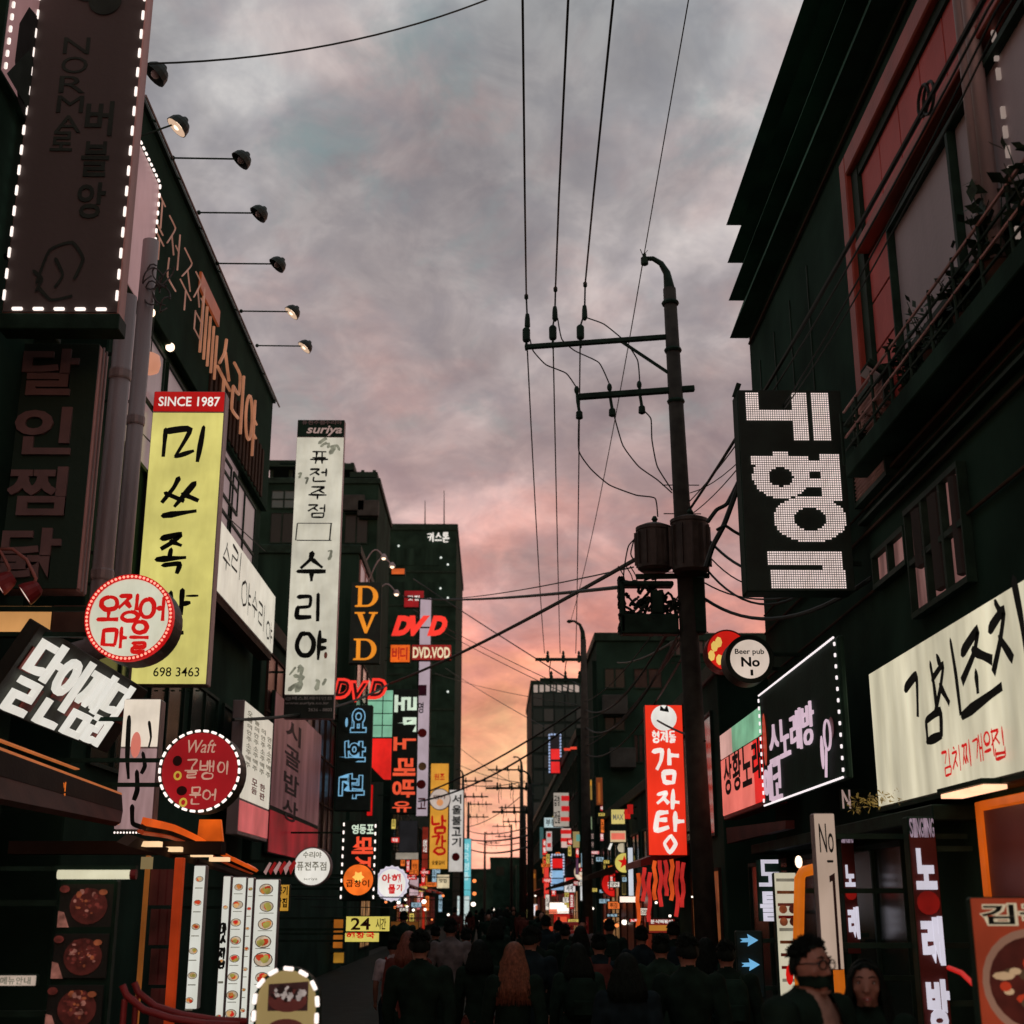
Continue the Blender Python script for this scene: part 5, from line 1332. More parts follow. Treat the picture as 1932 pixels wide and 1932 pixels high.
s.ring(.87, .66, .12, pw, .012); MB().tube([(s.uv(.85, .75)[0], -.04, s.uv(.85, .75)[1]), (s.uv(.83, .95)[0], -.04, s.uv(.83, .95)[1])], .014, 6).build("microphone_stem", pw, s.root); s.disc(.79, .76, .07, pw, "microphone", 14, rz=.16); s.disc(.90, .62, .10, glow("dusky", srgb(70, 34, 38), .8), "globe", 18)
s = along("fascia_sign", "glowing red white and green karaoke sign with black syllables", "sign", XR - .30, 1446, 1363, 1302, 1510, .22, ytf=1402, ybf=1556)
s.cab(redpaint)
s.face(glow("ks_green", srgb(120, 176, 140), .9, .4, 1.5), .01, .3, 0, 1, .3, "green_pane"); s.face(glow("ks_white", srgb(206, 160, 150), .95, .25, 1.5), .01, 0, 0, .3, .3, "white_pane"); s.face(glow("ks_pink", srgb(222, 110, 98), 1.0, .2, 1.5), .01, 0, .3, .75, .96, "pink_pane"); s.face(glow("ks_red", srgb(220, 40, 36), 1.0, .2, 1.5), .01, .75, .3, 1, .96, "red_pane")
s.row("상황노래", (.08, .30, .96, .74), paint("ink_brown", (.02, .008, .008), .6, bump=0), .1, bold=.02)
slab = thing("canopy_panel", "dim red sloping canopy panel under the glowing karaoke sign", "canopy")
slab_px([(1370, 1562, 18.5), (1482, 1548, 15.0), (1482, 1564, 15.0), (1372, 1592, 18.5)], .1, paint("dim_red", (.12, .025, .02), .6), "panel", slab)
# pub signs
s = round_sign("round_sign", "black ringed round beer pub sign reading No", 1414, 1244, 46, 15.2, .3, paint("black_ring", (.012, .03, .02), .5), paint("black_ring", (.012, .03, .02), .5), side=1)
s.disc(.5, .5, s.rw * .80, glow("pub_face", srgb(206, 188, 174), 1.0, .15, 2), "panel", 36); s.text("Beer pub", (.20, .29, .80, .43), ink, .015); s.text("No", (.32, .46, .70, .66), ink, .03); s.row("1", (.5, .72, .56, .84), ink)
s = round_sign("round_sign", "red round sign with yellow patches half hidden by the beer pub sign", 1372, 1228, 40, 18.6, .3, redpaint, glow("rs_face", srgb(190, 26, 18), 1.0, .2, 2), side=1)
for u, v in ((.2, .4), (.3, .3), (.12, .62), (.3, .72)): s.disc(u, v, .05, glow("rs_yellow", srgb(226, 186, 96), 1.0), "patch", 7, rz=.08)
# potato soup banner
s = across("vertical_banner", "tall bright red soup house banner with white brushed syllables", "banner", 1220, 1330, 1292, 1614, .2, 1, Y=24.2)
s.cab(redpaint); s.face(glow("gam_red", srgb(228, 50, 28), 1.05, .14, .8), .008)
s.disc(.5, .09, s.w * .34, white_lit, "emblem", 24); s.shape([(.42, .005), (.52, .03), (.6, .0), (.64, .05), (.5, .045), (.4, .04)], ink, "cat_ear")
bw = glow("brush_white", srgb(238, 226, 218), 1.05, .04)
for i, ch in enumerate("형제들"): s.brush(ch, [(.18 + i * .22, .18, .36 + i * .22, .255)], bw, .035, .02, .2)
gam = {'감': [[(.0, .95), (.35, 1.0), (.3, .7), (.12, .42)], [(.62, 1.02), (.62, .55)], [(.62, .86), (1.0, .84)], [(.36, .32), (.42, .0)], [(.36, .32), (.8, .34), (.74, .0)], [(.4, .02), (.76, .02)]],
       '자': [[(.05, .8), (.45, .92), (.3, .6), (.0, .3)], [(.3, .62), (.55, .3)], [(.78, 1.05), (.72, .0)], [(.76, .42), (1.05, .36)]],
       '탕': [[(.1, .98), (.5, 1.0)], [(.12, .8), (.45, .82)], [(.12, .98), (.02, .55), (.5, .62)], [(.74, 1.0), (.72, .5)], [(.74, .76), (1.05, .78)], [(.55, .42), (.32, .22), (.5, .0), (.72, .2), (.55, .42)]]}
s.brush("감", [(.18, .31, .86, .53)], bw, .088, .01, .15, gam); s.brush("자", [(.25, .58, .80, .70)], bw, .075, .01, .15, gam); s.brush("탕", [(.18, .72, .90, .98)], bw, .085, .01, .15, gam)
# street level on the right
s = across("vertical_sign", "tall beige pub sign reading No.1 behind the man in glasses", "sign", 1543, 1534, 1584, 1830, .12, 1, Y=10.4)
s.cab(metal_grey); s.face(glow("no_face", srgb(170, 148, 132), .95, .2, 1.5, (1, 1, .6)), .006); s.text("No", (.2, .07, .85, .26), ink, .0); s.dashes([(.5, .315), (.78, .315)], ink, 1, 1, .018, "dash", -.016)
s.shape([(.55, .41), (.8, .39), (.8, 1), (.68, 1), (.68, .44), (.55, .45)], paint("ink_plum", (.05, .02, .02), .6), "numeral")
strip = paint("strip_red", (.12, .018, .014), .5, var=.3, scale=3)
for k, (x0, y0, x1, y1, Y, lab, uu) in enumerate(((1592, 1568, 1617, 1800, 13.4, "narrow dark red karaoke post sign with white syllables beside the beige pub sign", 1), (1728, 1540, 1780, 1960, 10.3, "wider dark red karaoke post sign with white syllables by the orange window", 2))):
    s = across("post_sign", lab, "sign", x0, y0, x1, y1, .14, 1, Y=Y); s.cab(metal_dark); s.face(strip, .004, 0, .08, 1, 1)
    sw = glow("strip_white", srgb(204, 200, 214), .95)
    s.row("SINGING", (.05, .01, .95, .10), glow("strip_dim", srgb(150, 130, 146), .7, .4, 12), .1, bold=.02)
    hb = [(.12, .15, .86, .34), (.15, .46, .92, .68), (.15, .74, .95, .97)] if k else [(.12, .28, .86, .46), (.15, .62, .95, .88)]
    for ch, b_ in zip("노래방", hb): s.text(ch, b_, sw, .05, depth=.02)
    s.disc(.5, .52 if k == 0 else .40, s.w * .42, glow("strip_glow", srgb(120, 16, 12), .8, .3, 6), "lamp_patch", 14)
s = across("neon_letters", "thin white outlined square syllables glowing on the dark wall above the blue arrows", "sign", 1430, 1622, 1476, 1738, .06, 1, Y=16.4)
MB().span((-s.w / 2, .0, -s.h / 2), (s.w / 2, .05, s.h / 2)).build("board", black_face, s.root)
s.text("도", (.05, .0, .98, .44), sw, .02, depth=.03); s.text("틀", (.05, .52, .98, 1), sw, .03, depth=.03)
s = across("menu_column", "slim lit menu box with tiny photographs left of the man in glasses", "menu sign", 1466, 1646, 1508, 1882, .1, 1, Y=11.6, group="lit menu columns")
s.cab(metal_dark); s.face(glow("menu_r", srgb(196, 190, 166), .9, .12, 2), .004)
for i in range(9): s.shape([(.08, .05 + i * .10), (.92, .05 + i * .10), (.92, .075 + i * .10), (.08, .075 + i * .10)], (gp, food[1], food[0], ink_red)[i % 4], "caption")
for i in range(4): s.disc(.28 + .44 * (i % 2), .30 + .1 * (i // 2), .035, food_lit[1 + i % 2], "dish", 10)
s.disc(.4, .82, .03, squid_red, "chilli", 12, rz=.08)
op = thing("orange_gate", "bent orange pipe gate between the menu box and the beige pub sign", "gate", (0, 0, 0))
om2 = glow("orange_pipe_glow", srgb(206, 104, 22), .75, .2, 3)  # emission imitates light falling on the orange paint
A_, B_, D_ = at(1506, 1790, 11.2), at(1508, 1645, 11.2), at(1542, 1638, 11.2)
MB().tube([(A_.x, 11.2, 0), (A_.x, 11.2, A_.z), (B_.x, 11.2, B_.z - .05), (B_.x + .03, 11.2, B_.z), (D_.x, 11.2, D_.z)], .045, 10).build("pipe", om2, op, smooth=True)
MB().tube([(D_.x + .12, 11.2, 0), (D_.x + .12, 11.2, D_.z - .04), (D_.x + .06, 11.2, D_.z), (D_.x, 11.2, D_.z)], .045, 10).build("crossbar", om2, op); MB().ell((B_.x, 11.2, B_.z + .08), (.03, .03, .05), 8, 6).build("lamp", lamp_glow, op)
s = across("arrow_sign", "dark board with three pale blue neon arrows", "sign", 1390, 1756, 1442, 1884, .06, 1, Y=13.8)
s.cab(MATS["black2"])
for i, v in enumerate((.14, .50, .86)):
    s.shape([(.15, v - .025), (.45, v - .03), (.42, v - .09), (.8, v), (.42, v + .09), (.45, v + .03), (.15, v + .03), (.25, v)] if i < 2 else [(.35, v - .08), (.8, v + .03), (.7, v + .09), (.3, v + .02)], glow("arrow_blue", srgb(108, 172, 214), 1.0), "arrow", .02)
# orange window
A_ = atX(1838, 1514, XR + .02); zt_ = A_.z; zb_ = atX(1838, 1710, XR + .02).z
ow = thing("shop_window", "orange framed shop window glowing under a small lamp", "window")
of_ = glow("orange_frame_glow", srgb(196, 84, 16), .85, .25, 2)  # painted frame glows to imitate the lamp's light on it
for y_ in (A_.y, A_.y - 1.25): MB().span((XR + .02, y_ - .12, zb_ - .8), (XR + .1, y_, zt_)).build("post", of_, ow, bevel=.006)
MB().span((XR + .02, A_.y - 1.24, zt_ - .06), (XR + .1, A_.y - .101, zt_ + .002)).build("head_beam", of_, ow, bevel=.006)
MB().span((XR + .04, A_.y - 1.25, zb_ - .8), (XR + .08, A_.y - .1, zt_ - .07)).build("pane", glow("warm_pane", srgb(64, 20, 12), .55, .6, 1.2), ow)
MB().span((XR - .26, A_.y - 1.0, zt_ + .02), (XR - .1, A_.y - .1, zt_ + .05)).build("lamp_strip", glow("strip_lamp", srgb(255, 190, 150), 1.6), ow)
MB().span((XR - .28, A_.y - 1.02, zt_ + .055), (XR + .1, A_.y - .08, zt_ + .09)).build("lamp_cover", metal_dark, ow)
# gold tinsel garland and small pale sign under the cream sign
gt = thing("garland", "crumpled gold foil garland under the cream stew house sign", "decoration")
rr = random.Random(4); gm = paint("gold_foil", (.55, .42, .18), .3, metal=.6, var=.5, scale=20)
gl_ = glow("gold_glint_glow", srgb(150, 122, 60), .45, .6, 9)  # lit copy of the foil, its reflected glow put in as emission
for i in range(14):
    f = i / 13; c = at(1600 + 105 * f, 1520 + (8 if i % 2 else -6) - 18 * f, 12.9 - 1.4 * f) + Vector((0, -.05, 0)); mb = MB()
    for k in range(14):
        u = Vector((rr.gauss(0, 1), rr.gauss(0, 1), rr.gauss(0, 1))).normalized(); v = u.orthogonal().normalized()
        mb.add([c + u * .02, c + u * .07 + v * .012, c + u * .075 - v * .012], [(0, 1, 2)])
    mb.build("foil_tuft", gl_ if i % 3 else gm, gt, fix=False)
s = across("small_sign", "small pale sign with a single capital N in front of the gold garland", "sign", 1586, 1486, 1606, 1530, .05, 1, Y=13.2); s.cab(metal_dark); s.text("N", (.1, .1, .9, .9), pale_face, .02)
# poster of noodles
s = across("poster_board", "orange noodle poster with a big bowl beside the orange window", "poster", 1842, 1692, 1990, 1990, .06, None, Y=6.4)
s.cab(metal_dark); s.face(glow("poster_orange", srgb(142, 52, 28), .7, .25, 3), .006)
s.text("김국수", (.10, .04, 1.6, .19), glow("poster_white", srgb(196, 180, 150), .8), .08); s.text("김국수", (.12, .05, 1.58, .18), ink, .02, depth=.008)
s.disc(.72, .55, .24, glow("bowl_rim", srgb(150, 110, 90), .6), "bowl", 26, rz=.235); s.disc(.72, .55, .21, glow("broth", srgb(70, 22, 16), .6, .4, 9), "broth", 26, rz=.20)
for k in range(22):
    a = rr.random() * 6.28; q = rr.random() ** .5; s.disc(.72 + .42 * q * math.cos(a), .55 + .16 * q * math.sin(a), rr.uniform(.02, .055), (glow("egg", srgb(206, 170, 130), .6), glow("chili", srgb(176, 52, 26), .7), glow("leek", srgb(80, 60, 40), .6))[k % 3], "topping", 8, rz=rr.uniform(.015, .03))
s.root.location.z = max(s.root.location.z, s.h / 2 + .02)
for x_ in (-.16, .16): MB().span((x_ - .015, .06, -s.root.location.z), (x_ + .015, .09, 0)).build("leg", metal_dark, s.root)
tag(MB().tube([at(1790, 1826, 8.0), at(1815, 1836, 7.6), at(1838, 1858, 7.2), at(1856, 1872, 6.9)], .014, 7).build("red_hose", glow("hose_red_glow", srgb(170, 16, 16), 1.2), None, smooth=True), "bright red hose hanging beside the orange poster", "hose")  # emission added so the hose throws red light on people nearby

# ------------------------------------------------------------------ the crowd of far signs on the right
far = [
 ("vertical_sign", "blue edged sign with two solid red blocks high on the far glass tower", 1036, 1385, 1058, 1460, ("face", srgb(20, 26, 32), .5), [("rect", .15, .38, .9, .64, srgb(226, 40, 40)), ("rect", .15, .70, .9, .98, srgb(226, 40, 40)), ("edge", srgb(150, 170, 206))]),
 ("neon_arc", "small red neon arc near the far glass tower", 1064, 1408, 1088, 1420, ("none",), [("rect", 0, .3, .5, .7, srgb(226, 70, 50)), ("rect", .5, .1, 1, .5, srgb(226, 70, 50))]),
 ("vertical_sign", "stacked pale and red menu sign under the two red blocks", 1044, 1495, 1074, 1560, ("face", srgb(168, 158, 146), .9), [("rect", .5, .1, 1, .25, srgb(190, 26, 30)), ("rect", .5, .4, 1, .55, srgb(190, 26, 30)), ("rect", .45, .72, 1, .84, srgb(200, 40, 36)), ("text", "곱창", .05, .1, .45, .4), ("text", "전골", .05, .55, .45, .9)]),
 ("box_sign", "pale blue white box sign jutting left of the stacked menu sign", 1026, 1542, 1064, 1562, ("face", srgb(176, 194, 196), 1.0), [("text", "부동산", .1, .2, .9, .8)]),
 ("vertical_sign", "red and white banner with slanted bars below the stacked menu sign", 1058, 1562, 1078, 1600, ("face", srgb(206, 176, 166), .9), [("rect", 0, .1, 1, .3, srgb(200, 30, 30)), ("rect", 0, .5, 1, .68, srgb(200, 30, 30))]),
 ("vertical_sign", "small tan and green sign beside the slanted bar banner", 1080, 1568, 1094, 1600, ("face", srgb(160, 140, 90), .8), [("rect", .5, .2, 1, .6, srgb(90, 140, 130))]),
 ("box_sign", "golden chicken shaped box sign high on the dark row", 1100, 1470, 1118, 1510, ("face", srgb(150, 120, 56), .8), [("rect", .1, .1, .9, .3, srgb(190, 130, 40)), ("rect", .3, .5, .7, .9, srgb(70, 30, 14))]),
 ("vertical_sign", "dim orange flame sign on the dark block's corner", 1124, 1466, 1138, 1520, ("face", srgb(120, 58, 24), .7), [("rect", .3, .2, .6, .9, srgb(150, 80, 30))]),
 ("round_plate", "small pale green round coffee sign above the white lines of writing", 1102, 1540, 1118, 1566, ("face", srgb(120, 136, 106), .8), [("text", "차", .25, .25, .75, .75)]),
 ("vertical_sign", "black sign with four lines of white writing under the green coffee sign", 1100, 1566, 1122, 1640, ("face", srgb(14, 24, 20), .5), [("wtext", "COFFEE", .05, .1, .95, .22), ("wtext", "커피야", .05, .3, .95, .45), ("wtext", "전문점", .05, .52, .95, .68), ("wtext", "호프", .3, .74, .9, .86)]),
 ("box_sign", "yellow rounded burger sign with a red flame", 1152, 1526, 1180, 1556, ("face", srgb(206, 188, 112), .95), [("wtext2", "MAX", .15, .35, .85, .7)]),
 ("flame_sign", "small red flame plate on the yellow burger sign's corner", 1178, 1518, 1196, 1548, ("none",), [("rect", .0, .3, .6, .9, srgb(190, 30, 22)), ("rect", .3, .0, .9, .6, srgb(160, 24, 20))]),
 ("box_sign", "cream and red bowl shaped sign under the burger sign", 1150, 1566, 1182, 1590, ("face", srgb(206, 180, 140), .9), [("rect", .1, .25, .9, .75, srgb(226, 110, 90))]),
 ("vertical_sign", "blue lit sign with bead edges, red top and pale blue blocks", 1040, 1612, 1064, 1680, ("face", srgb(28, 24, 32), .6), [("rect", .1, .12, .9, .38, srgb(220, 30, 30)), ("rect", .05, .45, .95, .65, srgb(138, 178, 214)), ("rect", .05, .68, .95, .82, srgb(128, 166, 206)), ("rect", .05, .85, .95, .99, srgb(140, 176, 212)), ("edge", srgb(180, 190, 214))]),
 ("vertical_sign", "glowing red strip sign left of the blue beaded sign", 1026, 1622, 1036, 1696, ("face", srgb(220, 60, 50), 1.0), []),
 ("box_sign", "white box sign with a red top beside the blue beaded sign", 1064, 1656, 1086, 1684, ("face", srgb(214, 208, 206), 1.0), [("rect", .15, .0, .9, .4, srgb(226, 60, 50)), ("text", "세계", .2, .5, .8, .9)]),
 ("vertical_sign", "white lit column sign under the round clock-like sign", 1094, 1660, 1106, 1700, ("face", srgb(206, 206, 206), 1.0), []),
 ("vertical_sign", "dark gold menu strip right of the red oval sign", 1172, 1650, 1182, 1690, ("face", srgb(116, 100, 50), .8), [("rect", .2, .1, .8, .9, srgb(50, 44, 24))]),
 ("vertical_sign", "pale blue upright light tube sign beside the red streamers", 1184, 1598, 1196, 1692, ("face", srgb(200, 206, 216), .95), []),
 ("box_sign", "slanting bright pinkish white tube lamp sign over a shop", 1168, 1690, 1206, 1704, ("face", srgb(255, 226, 210), 1.3), []),
 ("box_sign", "overexposed white and pink shop sign above red booths", 1036, 1702, 1074, 1724, ("face", srgb(255, 236, 222), 1.5), [("rect", .0, .6, .4, 1, srgb(240, 120, 90))]),
 ("box_sign", "red lit shop box sign under the overexposed white one", 1044, 1724, 1076, 1752, ("face", srgb(170, 30, 22), .9), [("rect", .2, .2, .8, .6, srgb(220, 80, 50))]),
 ("box_sign", "red and orange cart sign with yellow writing before the white awning", 1222, 1732, 1275, 1762, ("face", srgb(120, 30, 24), .8), [("rect", .05, .45, .95, .8, srgb(170, 110, 40)), ("wtext", "분식떡볶이", .1, .1, .9, .35)]),
 ("vertical_sign", "small brown and orange far sign at the street's dark end", 1002, 1640, 1012, 1682, ("face", srgb(96, 52, 22), .8), [("rect", .2, .2, .8, .4, srgb(150, 90, 30))]),
 ("box_sign", "far yellow globe-like shop sign under the brown far sign", 988, 1716, 1000, 1732, ("face", srgb(222, 206, 130), 1.2), []),
 ("box_sign", "far white and red shop sign beside the yellow one", 1001, 1706, 1014, 1728, ("face", srgb(226, 220, 224), 1.2), [("rect", .7, .1, 1, .9, srgb(210, 120, 90))]),
 ("vertical_sign", "thin white sign with red dots just under the pale blue box sign", 1030, 1568, 1042, 1606, ("face", srgb(190, 180, 176), .9), [("rect", .2, .1, .8, .3, srgb(190, 40, 36)), ("rect", .2, .6, .8, .8, srgb(190, 40, 36))]),
 ("vertical_sign", "pinkish red light strip beside the tiered stall", 1112, 1700, 1118, 1760, ("face", srgb(180, 50, 40), .9), []),
 ("box_sign", "orange glowing snack sign under the red oval", 1146, 1700, 1170, 1716, ("face", srgb(226, 110, 50), 1.0), [("text", "튀김", .2, .2, .8, .8)]),
 ("vertical_sign", "dim purple glowing strip above the white column sign", 1086, 1610, 1092, 1650, ("face", srgb(96, 60, 84), .8), []),
 ("box_sign", "white lit takeaway sign beside the red cart sign", 1206, 1712, 1224, 1728, ("face", srgb(220, 206, 190), 1.1), [("text", "김밥", .15, .2, .85, .8)]),
 ("vertical_sign", "tall dim teal sign on the far right row", 1018, 1560, 1026, 1620, ("face", srgb(60, 96, 96), .8), []),
]
for i, (nm, lab, x0, y0, x1, y1, fc, items) in enumerate(far):
    s = across(nm, lab, "sign", x0, y0, x1, y1, .3, 1)
    s.cab(metal_dark, bev=0) if fc[0] != "none" else MB().bar((-s.w / 2, .1, 0), (s.w / 2, .1, 0), .06, .06).build("rail", metal_dark, s.root)
    if fc[0] == "face": s.face(glow("far_face%d" % i, fc[1], fc[2], .12, 1.0), .02)
    for j, it in enumerate(items):
        if it[0] == "rect": s.shape([(it[1], it[2]), (it[3], it[2]), (it[3], it[4]), (it[1], it[4])], glow("far_%d_%d" % (i, j), it[5], 1.0, .1), "block", .02)
        elif it[0] == "edge": s.dashes([(.02, .99), (.02, .01), (.98, .01), (.98, .6)], glow("far_edge%d" % i, it[1], 1.0), 24, .7, .09, "bead")
        elif it[0] == "text": s.row(it[1], it[2:], ink, .12)
        elif it[0] == "wtext": s.row(it[1], it[2:], pale_face if i % 2 else white_lit, .12, bold=.02)
        elif it[0] == "wtext2": s.text(it[1], it[2:], gp, .02)
s = round_sign("round_sign", "cream round clock-like sign on a bracket in the far right row", 1101, 1645, 17, 56.5, .3, glow("clock_rim", srgb(206, 176, 150), .9), glow("clock_face", srgb(222, 206, 184), 1.0), side=1); s.disc(.5, .5, .22, glow("clock_in", srgb(206, 160, 130), .9)); s.disc(.5, .5, .17, MATS["clock_face"])
s = round_sign("round_sign", "yellow round sign with a red star", 1178, 1628, 19, 36.5, .3, metal_dark, glow("star_face", srgb(206, 190, 96), 1.0, .1), side=1)
s.shape([(.5 + (.34 if k % 2 == 0 else .14) * math.sin(math.pi * k / 5), .47 - (.34 if k % 2 == 0 else .14) * math.cos(math.pi * k / 5)) for k in range(10)], squid_red, "star")
s = round_sign("oval_sign", "glowing red oval sign with white syllables under the yellow star", 1158, 1668, 24, 40.5, .3, redpaint, glow("oval_red", srgb(190, 24, 20), 1.0, .3, 1.5), side=1)
s.row("감자", (.25, .42, .8, .66), bw, .1, bold=.03)
s = Sign("hexagon_sign", "white hexagon outline sign above the yellow star", "sign", tuple(at(1174, 1596, 37.5)), .75, .5, .1)
MB().tube([(*[( .37 * math.cos(math.pi * k / 6 + 0) , ) for k in (0,)][0], -.02, -.1), (.24, -.02, .2), (-.24, -.02, .2), (-.37, -.02, -.1)], .035, 6).build("outline", white_lit, s.root); s.disc(.5, .6, .14, glow("hex_in", srgb(190, 176, 150), .9), "centre", 8); MB().bar((.37, .05, 0), (3.5 - s.root.location.x + .37, .05, 0), .05, .05).build("bracket", metal_dark, s.root)
# red streamers under the soup banner
rr = random.Random(2)
for i in range(9):
    x = 1204 + i * 10.5; y0 = 1622 + rr.uniform(-6, 6) + (20 if i < 3 else 0); L_ = rr.uniform(60, 105)
    Y = 24.0 - i * .05; p0 = at(x, y0, Y); pts = [at(x + 2 * math.sin(k * 1.7 + i), y0 + L_ * k / 6, Y) for k in range(7)]
    T = MB().tube(pts, .035, 6).build("streamer", glow("streamer_red" if i % 3 else "streamer_orange", srgb(196, 44, 40) if i % 3 else srgb(216, 84, 30), .75, .4, 3))
    tag(T, "red hanging light streamer below the red soup house banner", "streamer", "red streamers under the soup banner")
# white awning shop
wa = thing("snack_shop", "small shop with a white tube lit awning beyond the red streamers", "shop")
slab_px([(1258, 1700, 32.0), (1296, 1684, 30.5), (1296, 1690, 30.5), (1258, 1706, 32.0)], .1, white_lit, "awning_edge", wa)
for x0, x1, y0, y1 in ((1262, 1276, 1706, 1740), (1280, 1292, 1702, 1746)):
    A_, B_ = at(x0, y0, 31), at(x1, y1, 31); MB().span((A_.x, 31, B_.z), (B_.x, 31.1, A_.z)).build("lit_pane", glow("lit_pane", srgb(150, 130, 110), .8, .3, 2), wa)
A_, B_ = at(1256, 1700, 31.3), at(1300, 1800, 31.3); MB().span((A_.x, 31.3, 0), (B_.x, 31.5, A_.z)).build("back_wall", wall_brown, wa)
# tiered red stall
rs = thing("market_stall", "tiered red lit stall with shelves in the middle of the far right pavement", "stall")
for i in range(6):
    A_, B_ = at(1052 + i, 1740 + i * 16, 30), at(1108, 1746 + i * 16, 30); MB().span((A_.x, 30, B_.z), (B_.x, 30.6, A_.z)).build("shelf", glow("stall_red", srgb(104, 26, 24), .7, .4, 2), rs)
for x_ in (1054, 1108):
    A_ = at(x_, 1730, 30.3); MB().span((A_.x - .03, 30.28, 0), (A_.x + .03, 30.34, A_.z)).build("post", redpaint, rs)
A_, B_ = at(1028, 1748, 31), at(1044, 1850, 31); MB().span((A_.x, 31, max(B_.z, .01)), (B_.x, 31.2, A_.z)).build("side_panel", glow("stall_orange", srgb(206, 66, 34), .8, .4, 1.5), rs)

# ------------------------------------------------------------------ far shop lamps, both sides
lw = glow("far_lamp_white", srgb(255, 240, 222), 2.4, .05); lo = glow("far_lamp_orange", srgb(240, 130, 70), 1.6, .1)
rr = random.Random(17)
pts = [(800, 1701, 7, lw), (802, 1716, 4, lw), (752, 1703, 5, lw), (765, 1697, 4, lw), (768, 1711, 4, lw), (780, 1717, 4, lw), (846, 1726, 4, lw), (850, 1740, 5, lw), (862, 1716, 3, lw), (893, 1706, 7, lw), (895, 1662, 6, lo), (895, 1686, 6, lo), (931, 1716, 3, lw), (950, 1735, 4, lw), (971, 1740, 3, lw), (1012, 1726, 4, lw), (1064, 1660, 4, lw), (1010, 1690, 2.5, lw), (1100, 1738, 4, lw), (1144, 1738, 7, lo), (1118, 1714, 4, lw), (1178, 1740, 8, lw), (1164, 1746, 6, lo), (1238, 1703, 4, lw), (1264, 1728, 4, lw), (745, 1712, 4, lo), (728, 1702, 4, lo), (836, 1690, 4, lo), (815, 1735, 3, lo), (905, 1736, 4, lw), (917, 1744, 4, lw), (1132, 1700, 3, lw), (1312, 1676, 3, lw), (1306, 1692, 3, lw)]
for i, (x, y, r, m_) in enumerate(pts):
    Y = 30 + (i * 37 % 60); 
    if x < 930: Y = min(Y, atX(x, y, XL).y - 1) if x < 905 else 110
    else: Y = min(Y + 12, atX(x, y, XR).y - 1) if x > 985 else 120
    c = at(x, y, Y); rad = r * .5 * (at(x + 1, y, Y).x - c.x) * 1.3
    X = XL if x < 930 else XR
    L = thing("shop_lamp", "small round %s lamp hung out by a distant shop" % ("white" if m_ is lw else "orange"), "lamp", tuple(c), 0, "distant shop lamps")
    MB().ell((0, 0, 0), (rad, rad, rad * .9), 10, 7).build("globe", m_, L, smooth=True)
    MB().lathe([(rad * .5, rad * .8), (rad * .3, rad * 1.1)], 8).build("cap", metal_dark, L)
    MB().tube([(0, 0, rad), (0, 0, rad * 1.6), (X - c.x, 0, rad * 2.2)], .012, 5).build("arm", wire_mat, L)
# dim far signs on the left, over the crowd
farL = [("box_sign", "round edged cream sign over the far left crowd", 824, 1650, 848, 1676, srgb(214, 196, 160)), ("box_sign", "red strip sign at the far left shop fronts", 862, 1728, 895, 1740, srgb(150, 40, 50)), ("box_sign", "pink lit far sign below the cyan one", 876, 1742, 894, 1760, srgb(176, 90, 96)),
        ("vertical_sign", "orange lit far left doorway strip", 776, 1620, 790, 1652, srgb(226, 110, 40)), ("vertical_sign", "pale small sign under the orange doorway strip", 772, 1656, 790, 1690, srgb(190, 160, 166)), ("vertical_sign", "dim white framed poster box on the karaoke row", 752, 1548, 788, 1608, srgb(30, 30, 32)), ("box_sign", "pale ledge sign under the framed poster box", 746, 1608, 790, 1622, srgb(150, 140, 126)),
        ("vertical_sign", "narrow red strip sign left of the yellow orange sign", 796, 1560, 808, 1640, srgb(120, 36, 24)), ("vertical_sign", "red lit door strip beneath the distant round cream sign", 796, 1700, 802, 1760, srgb(160, 36, 20)), ("vertical_sign", "second red lit door strip farther along the left crowd", 848, 1680, 854, 1712, srgb(220, 90, 50)), ("box_sign", "amber shop front glow behind the number 24 sign", 736, 1738, 790, 1792, srgb(96, 56, 20)), ("vertical_sign", "amber double post beside the number 24 sign", 628, 1730, 648, 1790, srgb(150, 84, 24)), ("vertical_sign", "red neon strip between blue cinema and karaoke signs", 692, 1480, 704, 1540, srgb(196, 20, 20)), ("box_sign", "red arch shaped sign above the slanted red capitals", 762, 1114, 800, 1146, srgb(140, 16, 22)), ("box_sign", "small orange lamp sign high above the slanted red capitals", 738, 1072, 764, 1084, srgb(206, 90, 34)), ("small_box", "yellow plastic crate-like box sign low by the left crowd", 628, 1796, 650, 1818, srgb(150, 106, 34)), ("small_box", "pale grey meter box on the dark left shop front", 624, 1858, 652, 1898, srgb(70, 62, 62))]
for i, (nm, lab, x0, y0, x1, y1, col) in enumerate(farL):
    s = across(nm, lab, "sign", x0, y0, x1, y1, .25, -1); s.cab(metal_dark, bev=0); s.face(glow("farL%d" % i, col, .9, .3, 1.5), .02)
    if i in (0, 3, 7, 13): s.row("맛집", (.2, .3, .8, .6), (ink, ink_red, white_lit, white_lit)[(0, 3, 7, 13).index(i)], .1)
